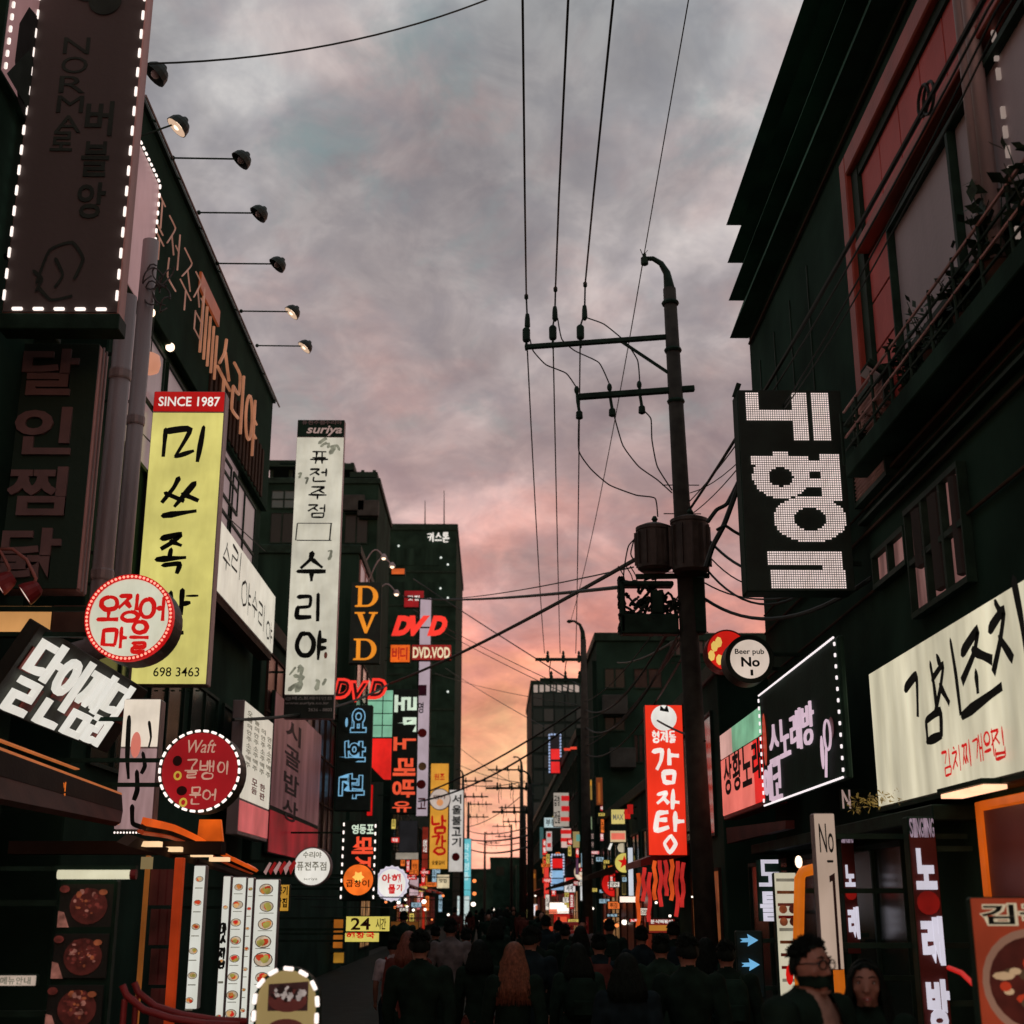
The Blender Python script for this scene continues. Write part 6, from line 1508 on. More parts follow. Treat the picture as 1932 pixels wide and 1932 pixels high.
# curved arm lamps over the red capitals
for i, (x0, y0, x1, y1, lab) in enumerate(((690, 1060, 724, 1052, "upper"), (694, 1100, 740, 1068, "middle"), (706, 1130, 748, 1120, "lower"))):
    Y = 46; L = thing("arm_lamp", "grey curved gooseneck lamp over the orange capitals, %s of three" % lab, "lamp", (0, 0, 0), 0, "gooseneck lamps")
    a, b = at(x0, y0, Y), at(x1, y1, Y); m_ = (a + b) / 2; r_ = (b - a).length / 2
    P = [a.lerp(b, k / 8) + Vector((0, 0, r_ * 1.1 * math.sin(math.pi * k / 8))) for k in range(9)]
    MB().tube([Vector((XL, Y, a.z - .1)), a] + P[1:], .025, 6).build("arm", metal_grey, L, smooth=True)
    MB().lathe([(.04, .14), (.10, .06), (.13, -.02)], 10, b).build("lamp_shade", metal_grey, L); MB().ell(tuple(b + Vector((0, 0, -.03))), (.08, .08, .06), 8, 6).build("bulb", lamp_glow, L)

# ------------------------------------------------------------------ utility poles and wires
def wire(name, label, pts, r, group=None, cat="cable"):
    return tag(MB().tube(pts, r, 6).build(name, wire_mat), label, cat, group)
YP = 19.0
pt, pb = at(1263, 545, YP), at(1300, 1190, YP)
ax = (pb - pt); ax = ax / ax.z
def pole_at(z): return pt + ax * (z - pt.z)
P1 = thing("utility_pole", "tall concrete utility pole with two crossarms and twin transformers", "utility pole")
base_ = pole_at(0)
MB().tube([base_, pole_at(4), pole_at(7), pt], [.165, .145, .13, .10], 14).build("shaft", concrete, P1, smooth=True)
tip = [pt, at(1258, 515, YP), at(1247, 497, YP), at(1232, 488, YP), at(1216, 488, YP)]
MB().tube([pt - ax * .9] + tip, [.10, .09, .06, .045, .04, .035], 10).build("bent_top", metal_dark, P1, smooth=True)
h_ = at(1216, 490, YP); MB().lathe([(.03, -.10), (.06, -.08), (.06, .03), (.03, .05), (.03, .10)], 10, h_).build("top_insulator", metal_dark, P1); MB().tube([h_, at(1208, 470, YP)], .008, 4).build("spike", wire_mat, P1); MB().tube([h_ + Vector((0, 0, .1)), at(1222, 472, YP)], .006, 4).build("spike", wire_mat, P1)
a1, b1_ = at(990, 655, YP), at(1268, 635, YP)
MB().bar(a1, b1_, .075, .075).build("crossarm", metal_dark, P1, bevel=.01)
a2, b2_ = at(1092, 749, YP), at(1310, 733, YP)
MB().bar(a2, b2_, .09, .09).build("crossarm", metal_dark, P1, bevel=.01)
MB().bar(at(1172, 644, YP), at(1268, 708, YP), .04, .04).build("brace", metal_dark, P1)
INS = [(993, 632), (1043, 628), (1095, 627)]; UP = [(995, 606), (1047, 592), (1103, 590)]; UP2 = [(993, 560), (1048, 546), (1104, 537)]
for x, y in INS:
    c = at(x, y, YP); MB().lathe([(.05, -.11), (.06, -.09), (.06, .09), (.045, .11), (.02, .13)], 12, c).build("insulator", metal_dark, P1); MB().tube([c, c - Vector((0, 0, .26))], .02, 6).build("pin", metal_dark, P1)
for (x, y), (x2, y2) in zip(UP, UP2):
    c = at(x, y, YP); MB().lathe([(.02, -.13), (.045, -.09), (.04, .05), (.03, .12)], 10, c).build("strain_clamp", metal_dark, P1); c = at(x2, y2, YP); MB().lathe([(.015, -.05), (.032, -.03), (.032, .03), (.015, .05)], 8, c).build("spacer", metal_dark, P1)
for x, y in ((1090, 758), (1152, 753), (1208, 748)):
    c = at(x, y, YP); MB().tube([at(x - 2, y - 28, YP), c, at(x + 3, y + 18, YP)], .025, 7).build("fuse_holder", metal_dark, P1); MB().lathe([(.02, -.10), (.055, -.08), (.05, .02), (.02, .05)], 10, at(x + 3, y + 22, YP)).build("fuse", metal_dark, P1)
    MB().ell(tuple(at(x - 2, y - 22, YP)), (.04, .04, .07), 8, 6).build("fuse_cap", metal_dark, P1)
def crv(P):
    q = [(p[0], p[1]) for p in P]; sm = smooth_line(q, 6); return [at(x, y, YP) for x, y in sm]
for P in ([(1000, 640), (1006, 662), (1030, 688), (1068, 704), (1087, 730)], [(1052, 600), (1060, 640), (1085, 662), (1130, 684), (1150, 725)], [(1108, 600), (1140, 612), (1180, 645), (1203, 680), (1207, 722)],
          [(1092, 782), (1092, 850), (1115, 885), (1150, 915), (1200, 934), (1236, 940), (1241, 975)], [(1157, 778), (1175, 840), (1205, 880), (1240, 905), (1268, 930)], [(1212, 772), (1228, 790), (1230, 830), (1240, 880), (1268, 925)], [(1205, 1010), (1186, 1030), (1178, 1070), (1176, 1100)], [(1200, 1005), (1190, 1045), (1205, 1070)]):
    MB().tube(crv(P), .011, 5).build("jumper_wire", wire_mat, P1)
for z_ in (pt.z - .25, pt.z - 1.05, pt.z - 1.9):
    MB().lathe([(.125, -.03), (.14, 0), (.125, .03)], 12, pole_at(z_)).build("band", metal_dark, P1)
for i in range(7):
    z_ = pole_at(0).z + 5.2 + i * .45; c = pole_at(z_); MB().tube([c + Vector((-.28, 0, 0)), c + Vector((.28, 0, 0))], .009, 4).build("step_bolt", wire_mat, P1)
tr = paint("transformer", (.075, .062, .052), .6, metal=.2, var=.35, scale=5)
for k, (x, y0, y1, r_, dy) in enumerate(((1233, 996, 1078, .255, -.05), (1300, 982, 1082, .27, -.30))):
    t_, b_ = at(x, y0, YP + dy), at(x, y1, YP + dy); c = Vector((t_.x, YP + dy, (t_.z + b_.z) / 2)); h = (t_.z - b_.z) / 2
    T = MB().lathe([(r_ * .8, -h), (r_, -h + .04), (r_, h - .06), (r_ * 1.05, h - .05), (r_ * 1.05, h), (r_ * .6, h + .05)], 20, c).build("transformer_tank", tr, P1)
    for j in range(12):
        a = 2 * math.pi * j / 12; MB().box(c + Vector((math.cos(a) * (r_ + .015), math.sin(a) * (r_ + .015), 0)), (.05, .012, h * 1.5), Matrix.Rotation(a, 3, 'Z')).build("fin", tr, T)
    MB().lathe([(.03, 0), (.05, .03), (.03, .06), (.05, .09), (.025, .14)], 8, c + Vector((.02, 0, h + .04))).build("bushing", metal_dark, T)
MB().bar(at(1200, 1088, YP), at(1338, 1086, YP), .07, .07).build("platform", metal_dark, P1)
# splice boxes and tangles under the platform
for (x0, y0, x1, y1) in ((1168, 1098, 1180, 1195), (1170, 1098, 1270, 1108), (1170, 1160, 1280, 1198), (1282, 1090, 1332, 1196), (1228, 1116, 1252, 1160)):
    A_, B_ = at(x0, y0, YP), at(x1, y1, YP); MB().span((A_.x, YP - .1, B_.z), (B_.x, YP + .12, A_.z)).build("splice_box", metal_dark, P1, bevel=.02)
rr = random.Random(31)
for i in range(26):
    x, y = rr.uniform(1172, 1275), rr.uniform(1096, 1170); P = [(x, y)]
    for k in range(4): P.append((P[-1][0] + rr.uniform(-28, 28), P[-1][1] + rr.uniform(-22, 26)))
    P = [(min(max(a, 1168), 1330), min(max(b, 1092), 1196)) for a, b in P]
    MB().tube([p_ + Vector((0, rr.uniform(-.1, .1), 0)) for p_ in crv(P)], rr.uniform(.012, .028), 5).build("cable_loop", wire_mat, P1)
for x_ in (1180, 1195, 1203): MB().tube(crv([(x_, 1100), (x_ - 4, 1085), (x_ - 14, 1068)]), .01, 4).build("cable_end", wire_mat, P1)
# second pole and farther ones
def far_pole(x, Y, label, ytop, arms, lamp=True, lean=0):
    t_ = at(x, ytop, Y); P = thing("utility_pole", label, "utility pole", (t_.x, Y, 0), 0, "utility poles down the street")
    h = t_.z; MB().tube([(0, 0, 0), (0, 0, h * .6), (0, 0, h - .6)], [.17, .14, .09], 10).build("shaft", concrete, P, smooth=True)
    if lamp:
        MB().tube([(0, 0, h - .7), (-.02, 0, h - .35), (-.1, 0, h - .12), (-.28, 0, h), (-.42, 0, h)], [.09, .07, .05, .04, .04], 8).build("bent_top", metal_dark, P, smooth=True); MB().ell((-.44, 0, h - .01), (.09, .06, .06), 8, 6).build("lamp_head", metal_dark, P)
    for dz, w_, n_, s_ in arms:
        MB().box((-w_ / 2 * s_ + .1 * s_, 0, h - dz), (w_, .09, .09)).build("crossarm", metal_dark, P)
        for k in range(n_):
            xx = -s_ * (w_ - .15) * (k + .2) / n_ - .05 * s_
            MB().lathe([(.03, -.22), (.055, -.18), (.055, .0), (.03, .04), (.05, .08), (.02, .16)], 8, (xx, 0, h - dz + .12)).build("insulator", metal_dark, P)
            MB().tube([(xx + .1, 0, h - dz), (xx + .05, 0, h - dz - .35), (xx + .08, 0, h - dz - .7)], .02, 4).build("drop_wire", wire_mat, P)
    return P, t_
P2, t2 = far_pole(1100, 42, "slimmer utility pole with a hooked top before the glass tower", 1172, ((1.25, 1.65, 3, 1), (1.9, 1.5, 3, 1)))
fp = [(984, 84, 1428, 1, "far utility pole with twin arms in the sky gap on the right"), (1000, 64, 1455, 1, "far utility pole edge-on against the glass tower"), (990, 110, 1505, 1, "very far utility pole right of the street's end"), (884, 120, 1500, -1, "very far dark utility pole left of the street's end"), (874, 96, 1452, -1, "far utility pole with a lamp by the white barbecue sign"), (965, 150, 1545, 1, "tiny far utility pole low over the street's end"), (915, 165, 1560, -1, "tiny far utility pole amid the crossing wires")]
for x, Y, yt, sd, lab in fp: far_pole(x, Y, lab, yt, ((.8, 2.2, 3, sd), (1.9, 1.9, 3, sd)), lamp=(Y < 100))
# power lines overhead, from behind the camera to the pole and on
tops = [at(x, y, YP) for x, y in UP2]
for i, ((x0, lab)) in enumerate(((986, "overhead power line on the crossarm's outer end, coming from overhead"), (1072, "overhead power line on the crossarm's middle insulator"), (1157, "overhead power line on the crossarm's inner insulator"))):
    e = at(*INS[i], YP) + Vector((0, 0, .1)); d = ray(x0, 0); k = (e.z + .35 - CAM.z) / d.z; s_ = CAM + d * k
    st_ = s_ + (s_ - e) * .9
    wire("power_line", lab, [st_, s_.lerp(st_, .5), s_, s_.lerp(e, .5), tops[i], at(*UP[i], YP), e], .014, "power lines down the street")
    far_e = Vector((t2.x - .25 - .5 * (2 - i), 42, t2.z - 1.05))
    wire("power_line", ("thin power line running on from the outer insulator to the slimmer pole", "thin power line running on from the middle insulator to the slimmer pole", "thin power line running on from the inner insulator to the slimmer pole")[i], sag(e, far_e, .5, 16), .012, "power lines down the street")
e = at(1216, 476, YP); d = ray(1299, 0); s_ = CAM + d * ((e.z + .2 - CAM.z) / d.z)
wire("power_line", "thinnest top wire from the hooked pole tip going overhead", [s_ + (s_ - e) * .8, s_, s_.lerp(e, .5), e], .008, "power lines down the street")
wire("power_line", "faint wire from the hooked pole tip down to the slimmer pole", sag(e, (t2.x - .4, 42, t2.z), .5, 16), .009, "power lines down the street")
A_ = at(1103, 1290, 42.0)
for i, (x0, y0, Y0, x1, y1, Y1, r_, dr, lab) in enumerate((
    (735, 1290, 40, 1205, 1052, 19, .034, .25, "thick black cable climbing from the red neon capitals to the transformers"),
    (440, 1358, 22, 735, 1290, 40, .03, .5, "thick cable sagging from the black bar across the white banner's foot"),
    (760, 1125, 60, 1168, 1108, 19.0, .03, .35, "level black cable from the far tower to the splice boxes"),
    (760, 1127, 58, 1195, 1070, 19.0, .012, .5, "thin drooping cable just above the level one"),
    (780, 1092, 62, 1103, 1300, 42, .022, .1, "straight cable slanting down right from the black tower side to the slimmer pole"),
    (780, 1150, 64, 1085, 1305, 42, .014, .2, "upper of two thin parallel cables slanting to the slimmer pole"),
    (780, 1160, 64, 1070, 1310, 42, .014, .2, "lower of two thin parallel cables slanting to the slimmer pole"),
    (820, 1270, 80, 1090, 1330, 42, .012, .3, "thin cable sloping gently right across the orange sky"),
    (840, 1260, 90, 1060, 1390, 52, .016, .2, "steeper thin cable across the orange sky"),
    (790, 1500, 62, 1100, 1330, 42, .036, .5, "upper of two heavy cables sagging from the left signs to the slimmer pole"),
    (790, 1512, 60, 1098, 1352, 42, .036, .9, "lower of two heavy cables sagging from the left signs to the slimmer pole"),
    (860, 1440, 100, 1020, 1480, 72, .022, .6, "low thin cable over the sky gap's middle"),
    (860, 1405, 110, 1010, 1500, 84, .02, .5, "long thin cable crossing down to the far right poles"),
    (862, 1478, 96, 990, 1474, 84, .028, .5, "level far cable between two far poles"),
    (880, 1560, 120, 985, 1500, 84, .03, .8, "far cable rising to the right over the street's end"),
    (880, 1566, 120, 1000, 1560, 64, .03, .7, "lowest dark cable bunch over the street's end"),
    (870, 1580, 110, 1000, 1575, 70, .05, .6, "thick dark cable bunch low over the street's end"),
    (880, 1600, 120, 1002, 1596, 74, .055, .8, "thickest cable bunch just above the far roofs"),
    (900, 1590, 130, 1003, 1585, 90, .035, .6, "second cable bunch just above the far roofs"),
    (280, 120, 12.6, 20, 128, 12.4, .012, .05, "thin wire crossing the brown cafe banner"),
    (1218, 1345, 26, 1330, 1398, 18.9, .018, .1, "black wire slanting across the red banner's emblem"),
    (262, 812, 16.6, 500, 1040, 24, .009, .05, "thin wire slanting across the yellow sign"),
    (1165, 1250, 40, 1300, 1190, 19, .02, .3, "cable drop from the dark block to the big pole"))):
    wire("cable", lab, sag(at(x0, y0, Y0), at(x1, y1, Y1), dr * .5, 16), r_, "cables strung between houses and poles")
e0, e1 = at(280, 120, 12.6), at(830, -6, 15)
wire("cable", "single wire swinging up right across the open sky from the brown banner", sag(e0, e1 + (e1 - e0) * .5, .35, 18), .012, "cables strung between houses and poles")
for i in range(7):
    a = at(1296 + 4 * i, 1100 + 13 * i, 18.9); b_ = Vector((t2.x + .05, 41.9, t2.z - 2.6 - .28 * i))
    wire("cable", "%s cable of the sagging bunch between the big pole and slimmer pole" % ("highest", "second", "third", "fourth", "fifth", "sixth", "lowest")[i], sag(a, b_, .3 + .12 * ((i * 3) % 5), 16), (.014, .022, .01, .026, .012, .018, .02)[i], "bunch from the big pole to the slimmer pole")
for i in range(5):
    a = at(1330, 1010 + 30 * i, 18.9); b_ = Vector((XR + .05, 15.6 - .8 * i, 5.75 - .22 * i))
    wire("cable", "drop cable %s from the transformers to the black building" % ("highest", "second", "third", "fourth", "lowest")[i], sag(a, b_, .25 + .1 * (i % 3), 14), (.02, .01, .016, .012, .024)[i], "drops from the big pole to the black building")
# bundle on the right
rr = random.Random(9)
for i, (y0, r_, lab) in enumerate(((960, .02, "thickest cable of the bundle running from the big pole past the dotted sign"), (945, .009, "upper thin cable of the bundle beside the big pole"), (972, .008, "lower thin cable of the bundle beside the big pole"), (930, .007, "topmost slack cable of the bundle beside the big pole"))):
    a = at(1302, y0, 18.95); b = atX(1850 + i * 14, 10 + i * 6, 2.95)
    wire("cable", lab, sag(a, b, .12 + .16 * i, 18) + [b + (b - a) * .5], r_, "cable bundle on the right")
b = thing("cable_loop", "two small rings of spare cable tied on the thick bundle", "cable")
for x_, y_ in ((1742, 190), (1752, 185)):
    c = atX(x_, y_, 2.95); MB().tube([c + Vector((0, .11 * math.cos(2 * math.pi * k / 14), .11 * math.sin(2 * math.pi * k / 14))) for k in range(15)], .012, 5).build("ring", wire_mat, b)
wire("cable", "bracket-like bent cable from the big pole to the dotted sign's edge", [at(x, y, 17) for x, y in smooth_line([(1335, 985), (1352, 962), (1372, 950), (1395, 905), (1418, 850)], 5)], .03, "cable bundle on the right")
wire("cable", "spiral wrapped cable from the transformers up to the dotted sign's edge", [at(x, y, 16.5) for x, y in smooth_line([(1332, 1070), (1345, 1030), (1366, 990), (1392, 920)], 5)], .035, "cable bundle on the right")
wire("cable", "kinked cable joining the bundle to the dotted sign's lower edge", [at(x, y, 15) for x, y in smooth_line([(1352, 1000), (1368, 992), (1384, 1002), (1402, 1012)], 5)], .018, "cable bundle on the right")
# ------------------------------------------------------------------ lit shop fronts far down both rows, with awnings
rr = random.Random(41)
cols = [srgb(150, 52, 30), srgb(190, 110, 60), srgb(120, 24, 22), srgb(206, 150, 96), srgb(90, 40, 26), srgb(170, 60, 50)]
for sgn, X, bld, y0, y1 in ((-1, XL - .1, b6, 64, 114), (-1, XL, b4, 44, 51.5), (1, XR, r4, 58, 124), (1, XR, r2b, 31, 45.5), (1, XR, r2, 21.6, 29.8)):
    y = y0
    while y < y1 - 2:
        w_ = rr.uniform(2.2, 4.0); k = rr.randrange(6)
        if rr.random() < .8:
            win(bld, X, y, min(y + w_, y1), .35, 2.4, 2, 1, pane=glow("shop_light%d" % k, cols[k], (.16, .22, .3, .34, .2, .26)[k], .75, 1.6), frame=wall_brown, name="shop_window")
        if rr.random() < .55:
            o = MB().prism([(X, 2.95), (X - sgn * .9, 2.62), (X - sgn * .9, 2.5), (X, 2.7)], y, min(y + w_, y1))
            o.build("shop_awning", (redpaint, wall_brown, metal_dark, glow("awning_far", srgb(150, 40, 26), .5, .4, 1))[rr.randrange(4)], bld)
        y += w_ + .3
# air conditioners and odds and ends on the dark walls
for i, (x, y, Y, lab) in enumerate(((1160, 1330, 47.7, "boxy air conditioner high on the plain dark block behind the pole"), (1175, 1430, 47.7, "boxy air conditioner lower on the plain dark block behind the pole"), (668, 950, 54.7, "boxy air conditioner under the steel roof frame"), (695, 960, 54.7, "smaller air conditioner at the corner under the steel roof frame"))):
    c = at(x, y, Y); A = thing("air_conditioner", lab, "air conditioner", tuple(c), 0, "air conditioners on walls")
    MB().box((0, 0, 0), (.9, .35, .7)).build("casing", paint("ac_casing", (.045, .055, .048), .8), A, bevel=.02)
    MB().lathe([(.26, 0), (.28, .02), (.26, .04)], 14).build("fan_ring", metal_dark, A).rotation_euler = (R(90), 0, 0)
    MB().box((0, .25, -.38), (.8, .3, .04)).build("shelf", metal_dark, A)

# many more small lit signs crowded over the far shop fronts
rr = random.Random(101)
pal = [("red", srgb(210, 40, 34)), ("white", srgb(226, 214, 202)), ("orange", srgb(226, 110, 44)), ("yellow", srgb(212, 186, 92)), ("pink", srgb(206, 110, 112)), ("pale blue", srgb(150, 180, 196)), ("crimson", srgb(150, 22, 26))]
words = ["치킨", "호프", "노래", "국수", "식당", "마트", "족발", "냉면", "포차", "순대"]
spots = [(rr.uniform(752, 868), rr.uniform(1630, 1742), -1) for _ in range(22)] + [(rr.uniform(742, 862), rr.uniform(1545, 1660), -1) for _ in range(14)] + [(rr.uniform(1015, 1150), rr.uniform(1520, 1640), 1) for _ in range(16)] + [(rr.uniform(1022, 1200), rr.uniform(1600, 1748), 1) for _ in range(30)]
for i, (x, y, sd) in enumerate(spots):
    nm, col = pal[rr.randrange(len(pal))]; tall = rr.random() < .45
    w_, h_ = (rr.uniform(6, 10), rr.uniform(18, 34)) if tall else (rr.uniform(12, 22), rr.uniform(7, 12))
    s = across("vertical_sign" if tall else "box_sign", "little %s lit %s crowded among distant shop fronts" % (nm, "upright sign" if tall else "flat box sign"), "sign", x - w_ / 2, y - h_ / 2, x + w_ / 2, y + h_ / 2, .2, sd, group="little far shop signs")
    s.cab(metal_dark, bev=0); s.face(glow("little_%s" % nm, col, .95, .25, 1.5), .02)
    wd = rr.choice(words); m_ = ink if nm in ("white", "yellow", "pale blue", "orange") else white_lit
    s.column(wd, (.2, .12, .8, .88), m_, .15) if tall else s.row(wd, (.15, .2, .85, .8), m_, .15)
# conduits along the black building
for i, (z, r_) in enumerate(((5.35, .02), (5.6, .013), (9.6, .02), (10.2, .013), (4.75, .016))):
    MB().tube([(XR + .07, 4, z), (XR + .07, Ye - .2, z)], r_, 6).build("conduit", wall_brown, r1)
for i in range(4):
    MB().span((XR + .085, 14.2 + i * .95, 5.9), (XR + .1, 14.225 + i * .95, RF.z - 2.5)).build("wall_joint", metal_dark, r1)
# ------------------------------------------------------------------ people
def cap_chain(mb, chain, n=12):
    """tapered rounded limb through points with radii"""
    pts = [Vector(p[0]) for p in chain]; rs = [p[1] for p in chain]
    d0 = (pts[0] - pts[1]).normalized(); d1 = (pts[-1] - pts[-2]).normalized()
    P = [pts[0] + d0 * rs[0] * .9, pts[0] + d0 * rs[0] * .5] + pts + [pts[-1] + d1 * rs[-1] * .5, pts[-1] + d1 * rs[-1] * .9]
    Q = [rs[0] * .35, rs[0] * .85] + rs + [rs[-1] * .85, rs[-1] * .35]
    mb.tube(P, Q, n)
def remesh(mb, vox, smooth_n, name):
    me = bpy.data.meshes.new(name); me.from_pydata(mb.v, [], mb.f); me.update()
    bm = bmesh.new(); bm.from_mesh(me); bmesh.ops.recalc_face_normals(bm, faces=bm.faces); bm.to_mesh(me); bm.free()
    o = bpy.data.objects.new(name, me)
    m = o.modifiers.new("r", 'REMESH'); m.mode = 'VOXEL'; m.voxel_size = vox
    m2 = o.modifiers.new("s", 'SMOOTH'); m2.iterations = smooth_n; m2.factor = .5
    out = bake(o); bpy.data.meshes.remove(me)
    out.shade_smooth()
    return out
skin = paint("skin", (.33, .165, .115), .55, var=.12, scale=14, bump=.05)
hair_m = paint("hair", (.006, .011, .008), .6, var=.5, scale=40, bump=.3, spec=.12)
hair_b = paint("hair_fair", (.20, .07, .035), .45, var=.5, scale=40, bump=.3)
cloth = {k: paint("cloth_" + k, c, .9, var=.4, scale=9, bump=.35, spec=.1) for k, c in dict(black=(.009, .022, .015), grey=(.16, .15, .15), white=(.46, .42, .44), brown=(.12, .035, .028), navy=(.011, .022, .026), tan=(.42, .27, .21), green=(.014, .034, .024), red=(.28, .04, .03)).items()}
def figure(vox=.02, walk=.18, arm_l=0.0, arm_r=0.0, woman=False, hero=False, bend=0.0):
    """body facing +y, 1.70 m, feet on z=0; returns the mesh and its bones for clothing"""
    mb = MB(); sw = .185 if woman else .205; hw = .105 if woman else .095
    bones = []
    def chain(tag_, ch): cap_chain(mb, ch); bones.append((tag_, [Vector(c[0]) for c in ch]))
    # torso: stacked rings
    prof = [(.80, .135, .10), (.88, .165, .115), (.96, .155, .105), (1.06, .135, .095), (1.16, .150, .105), (1.28, .175, .118), (1.38, .175, .105), (1.435, .12, .08), (1.47, .065, .06)]
    n = 18; o = len(mb.v)
    for z, a, b in prof:
        if woman and z > 1.1: a *= .9
        for k in range(n):
            q = 2 * math.pi * k / n; mb.v.append((a * math.cos(q), b * math.sin(q) - .01, z))
    for i in range(len(prof) - 1):
        for k in range(n): mb.f.append((o + i * n + k, o + i * n + (k + 1) % n, o + (i + 1) * n + (k + 1) % n, o + (i + 1) * n + k))
    mb.f.append(tuple(o + k for k in reversed(range(n)))); mb.f.append(tuple(o + (len(prof) - 1) * n + k for k in range(n)))
    bones.append(("torso", [Vector((0, 0, .85)), Vector((0, 0, 1.44))]))
    chain("neck", [((0, -.005, 1.42), .062), ((0, .012, 1.52), .056)])
    mb.ell((0, .012, 1.60), (.077, .098, .108), 18, 12); bones.append(("head", [Vector((0, .01, 1.54)), Vector((0, .01, 1.68))]))
    mb.ell((0, .040, 1.535), (.055, .062, .050), 12, 8)                     # jaw
    if hero:
        mb.add([(-.014, .100, 1.59), (.014, .100, 1.59), (.017, .128, 1.556), (-.017, .128, 1.556), (-.006, .105, 1.625), (.006, .105, 1.625), (0, .09, 1.55)], [(0, 1, 5, 4), (0, 3, 2, 1), (0, 4, 3), (1, 2, 5), (2, 3, 4, 5), ])
        mb.ell((0, .118, 1.563), (.015, .017, .012), 8, 6); mb.ell((0, .105, 1.59), (.010, .014, .026), 8, 6)
        for s_ in (-1, 1):
            mb.ell((s_ * .036, .090, 1.627), (.026, .015, .009), 8, 6); mb.ell((s_ * .048, .072, 1.572), (.024, .022, .022), 8, 6); mb.ell((s_ * .076, .005, 1.60), (.010, .022, .032), 8, 6)
        mb.ell((0, .104, 1.532), (.026, .010, .006), 10, 6); mb.ell((0, .102, 1.519), (.022, .010, .007), 10, 6); mb.ell((0, .088, 1.493), (.020, .018, .016), 8, 6)
    else:
        mb.ell((0, .112, 1.57), (.014, .018, .022), 8, 6)
        for s_ in (-1, 1): mb.ell((s_ * .078, .005, 1.595), (.012, .022, .032), 8, 6)
    for s_, sway, rs in ((-1, walk, arm_l), (1, -walk, arm_r)):
        sh = Vector((s_ * sw, -.01, 1.385))
        el = sh + Vector((s_ * (.05 + .06 * abs(rs)), sway * .35 + .12 * rs, -.285)); wr = el + Vector((-s_ * .02 - s_ * .10 * rs, sway * .5 + .07 + .22 * rs, -.235 + .30 * rs))
        chain("arm", [(sh, .062), (sh.lerp(el, .5), .052), (el, .042)]); chain("forearm", [(el, .042), (el.lerp(wr, .45), .040), (wr, .028)])
        d = (wr - el).normalized(); pc = wr + d * .055
        chain("hand", [(wr, .026), (pc, .034)])
        side = Vector((s_, 0, 0)) - d * d.dot(Vector((s_, 0, 0)))
        fwd = d.cross(Vector((s_, 0, 0))).normalized()
        for f in range(4):
            b0 = pc + fwd * (-.028 + .019 * f) + d * .02; L_ = (.062, .074, .070, .055)[f]
            m_ = b0 + d * L_ * .55 - side * .012; chain("hand", [(b0, .0095), (m_, .009), (m_ + d * L_ * .4 - side * .026, .0075)])
        tb = wr + d * .03 + fwd * .028 * (1 if s_ > 0 else -1); chain("hand", [(tb, .012), (tb + d * .03 + fwd * .024 * (1 if s_ > 0 else -1), .010), (tb + d * .055 + fwd * .028 * (1 if s_ > 0 else -1), .008)])
    for s_, sway in ((-1, -walk), (1, walk)):
        hp = Vector((s_ * hw, 0, .86)); kn = Vector((s_ * (hw + .005), sway * .42 + .03, .475)); an = Vector((s_ * (hw - .005), sway * 1.0 - .03 - (.05 if sway < 0 else 0), .095 + (.06 if sway < 0 else 0)))
        chain("thigh", [(hp, .088), (hp.lerp(kn, .5), .074), (kn, .056)]); chain("calf", [(kn, .055), (kn.lerp(an, .35), .054), (an, .036)])
        chain("foot", [(an - Vector((0, .03, .05)), .036), (an + Vector((0, .09, -.058)), .036), (an + Vector((0, .16, -.066)), .028)])
    me = remesh(mb, vox, 3 if not hero else 2, "body")
    lo = min(v.co.z for v in me.vertices)
    for v in me.vertices: v.co.z -= lo
    for _, P in bones:
        for p in P: p.z -= lo
    return me, bones
def seg_d(p, P):
    best = (9e9, 0)
    for i in range(len(P) - 1):
        a, b = P[i], P[i + 1]; ab = b - a; t = max(0, min(1, (p - a).dot(ab) / max(ab.length_squared, 1e-9))); d = (p - a - ab * t).length
        if d < best[0]: best = (d, (i + t) / (len(P) - 1))
    return best
def classify(me, bones):
    out = []
    rad = dict(torso=.11, neck=.05, head=.09, arm=.05, forearm=.035, hand=.02, thigh=.07, calf=.045, foot=.035)
    for v in me.vertices:
        b = min(((seg_d(v.co, P)[0] - rad[t], t, seg_d(v.co, P)[1]) for t, P in bones), key=lambda q: q[0]); out.append((b[1], b[2]))
    return out
def garment(me, cls, keep, off, name, mat, parent, fold=.006, seed=0, loc_fn=None):
    vs, fs, idx = [], [], {}
    sel = [keep(cls[i][0], cls[i][1], v.co) for i, v in enumerate(me.vertices)]
    for p in me.polygons:
        if all(sel[i] for i in p.vertices):
            f = []
            for i in p.vertices:
                if i not in idx:
                    v = me.vertices[i]; idx[i] = len(vs); nz = mnoise.noise(v.co * 9 + Vector((seed, 0, 0))) + .6 * mnoise.noise(v.co * 22 + Vector((0, seed, 0)))
                    vs.append(tuple(v.co + v.normal * (off + fold * nz)))
                f.append(idx[i])
            fs.append(tuple(f))
    m = bpy.data.meshes.new(name); m.from_pydata(vs, [], fs); m.update(); m.shade_smooth(); m.materials.append(mat)
    return link(name, m, parent)
SHIRT_S = lambda b, t, c: b == "torso" or (b == "arm" and t < .8) or (b == "neck" and t < .15)
SHIRT_L = lambda b, t, c: b in ("torso", "arm", "forearm") or (b == "neck" and t < .3)
PANTS = lambda b, t, c: b in ("thigh", "calf") or (b == "torso" and t < .12)
SHORTS = lambda b, t, c: b == "thigh" and t < .8 or (b == "torso" and t < .12)
SHOES = lambda b, t, c: b == "foot"
CROP = lambda b, t, c: b == "head" and (c.y < .0 + max(0, (c.z - 1.60)) * .9 or c.z > 1.668) and c.z > 1.545 + max(0, c.y * .4)
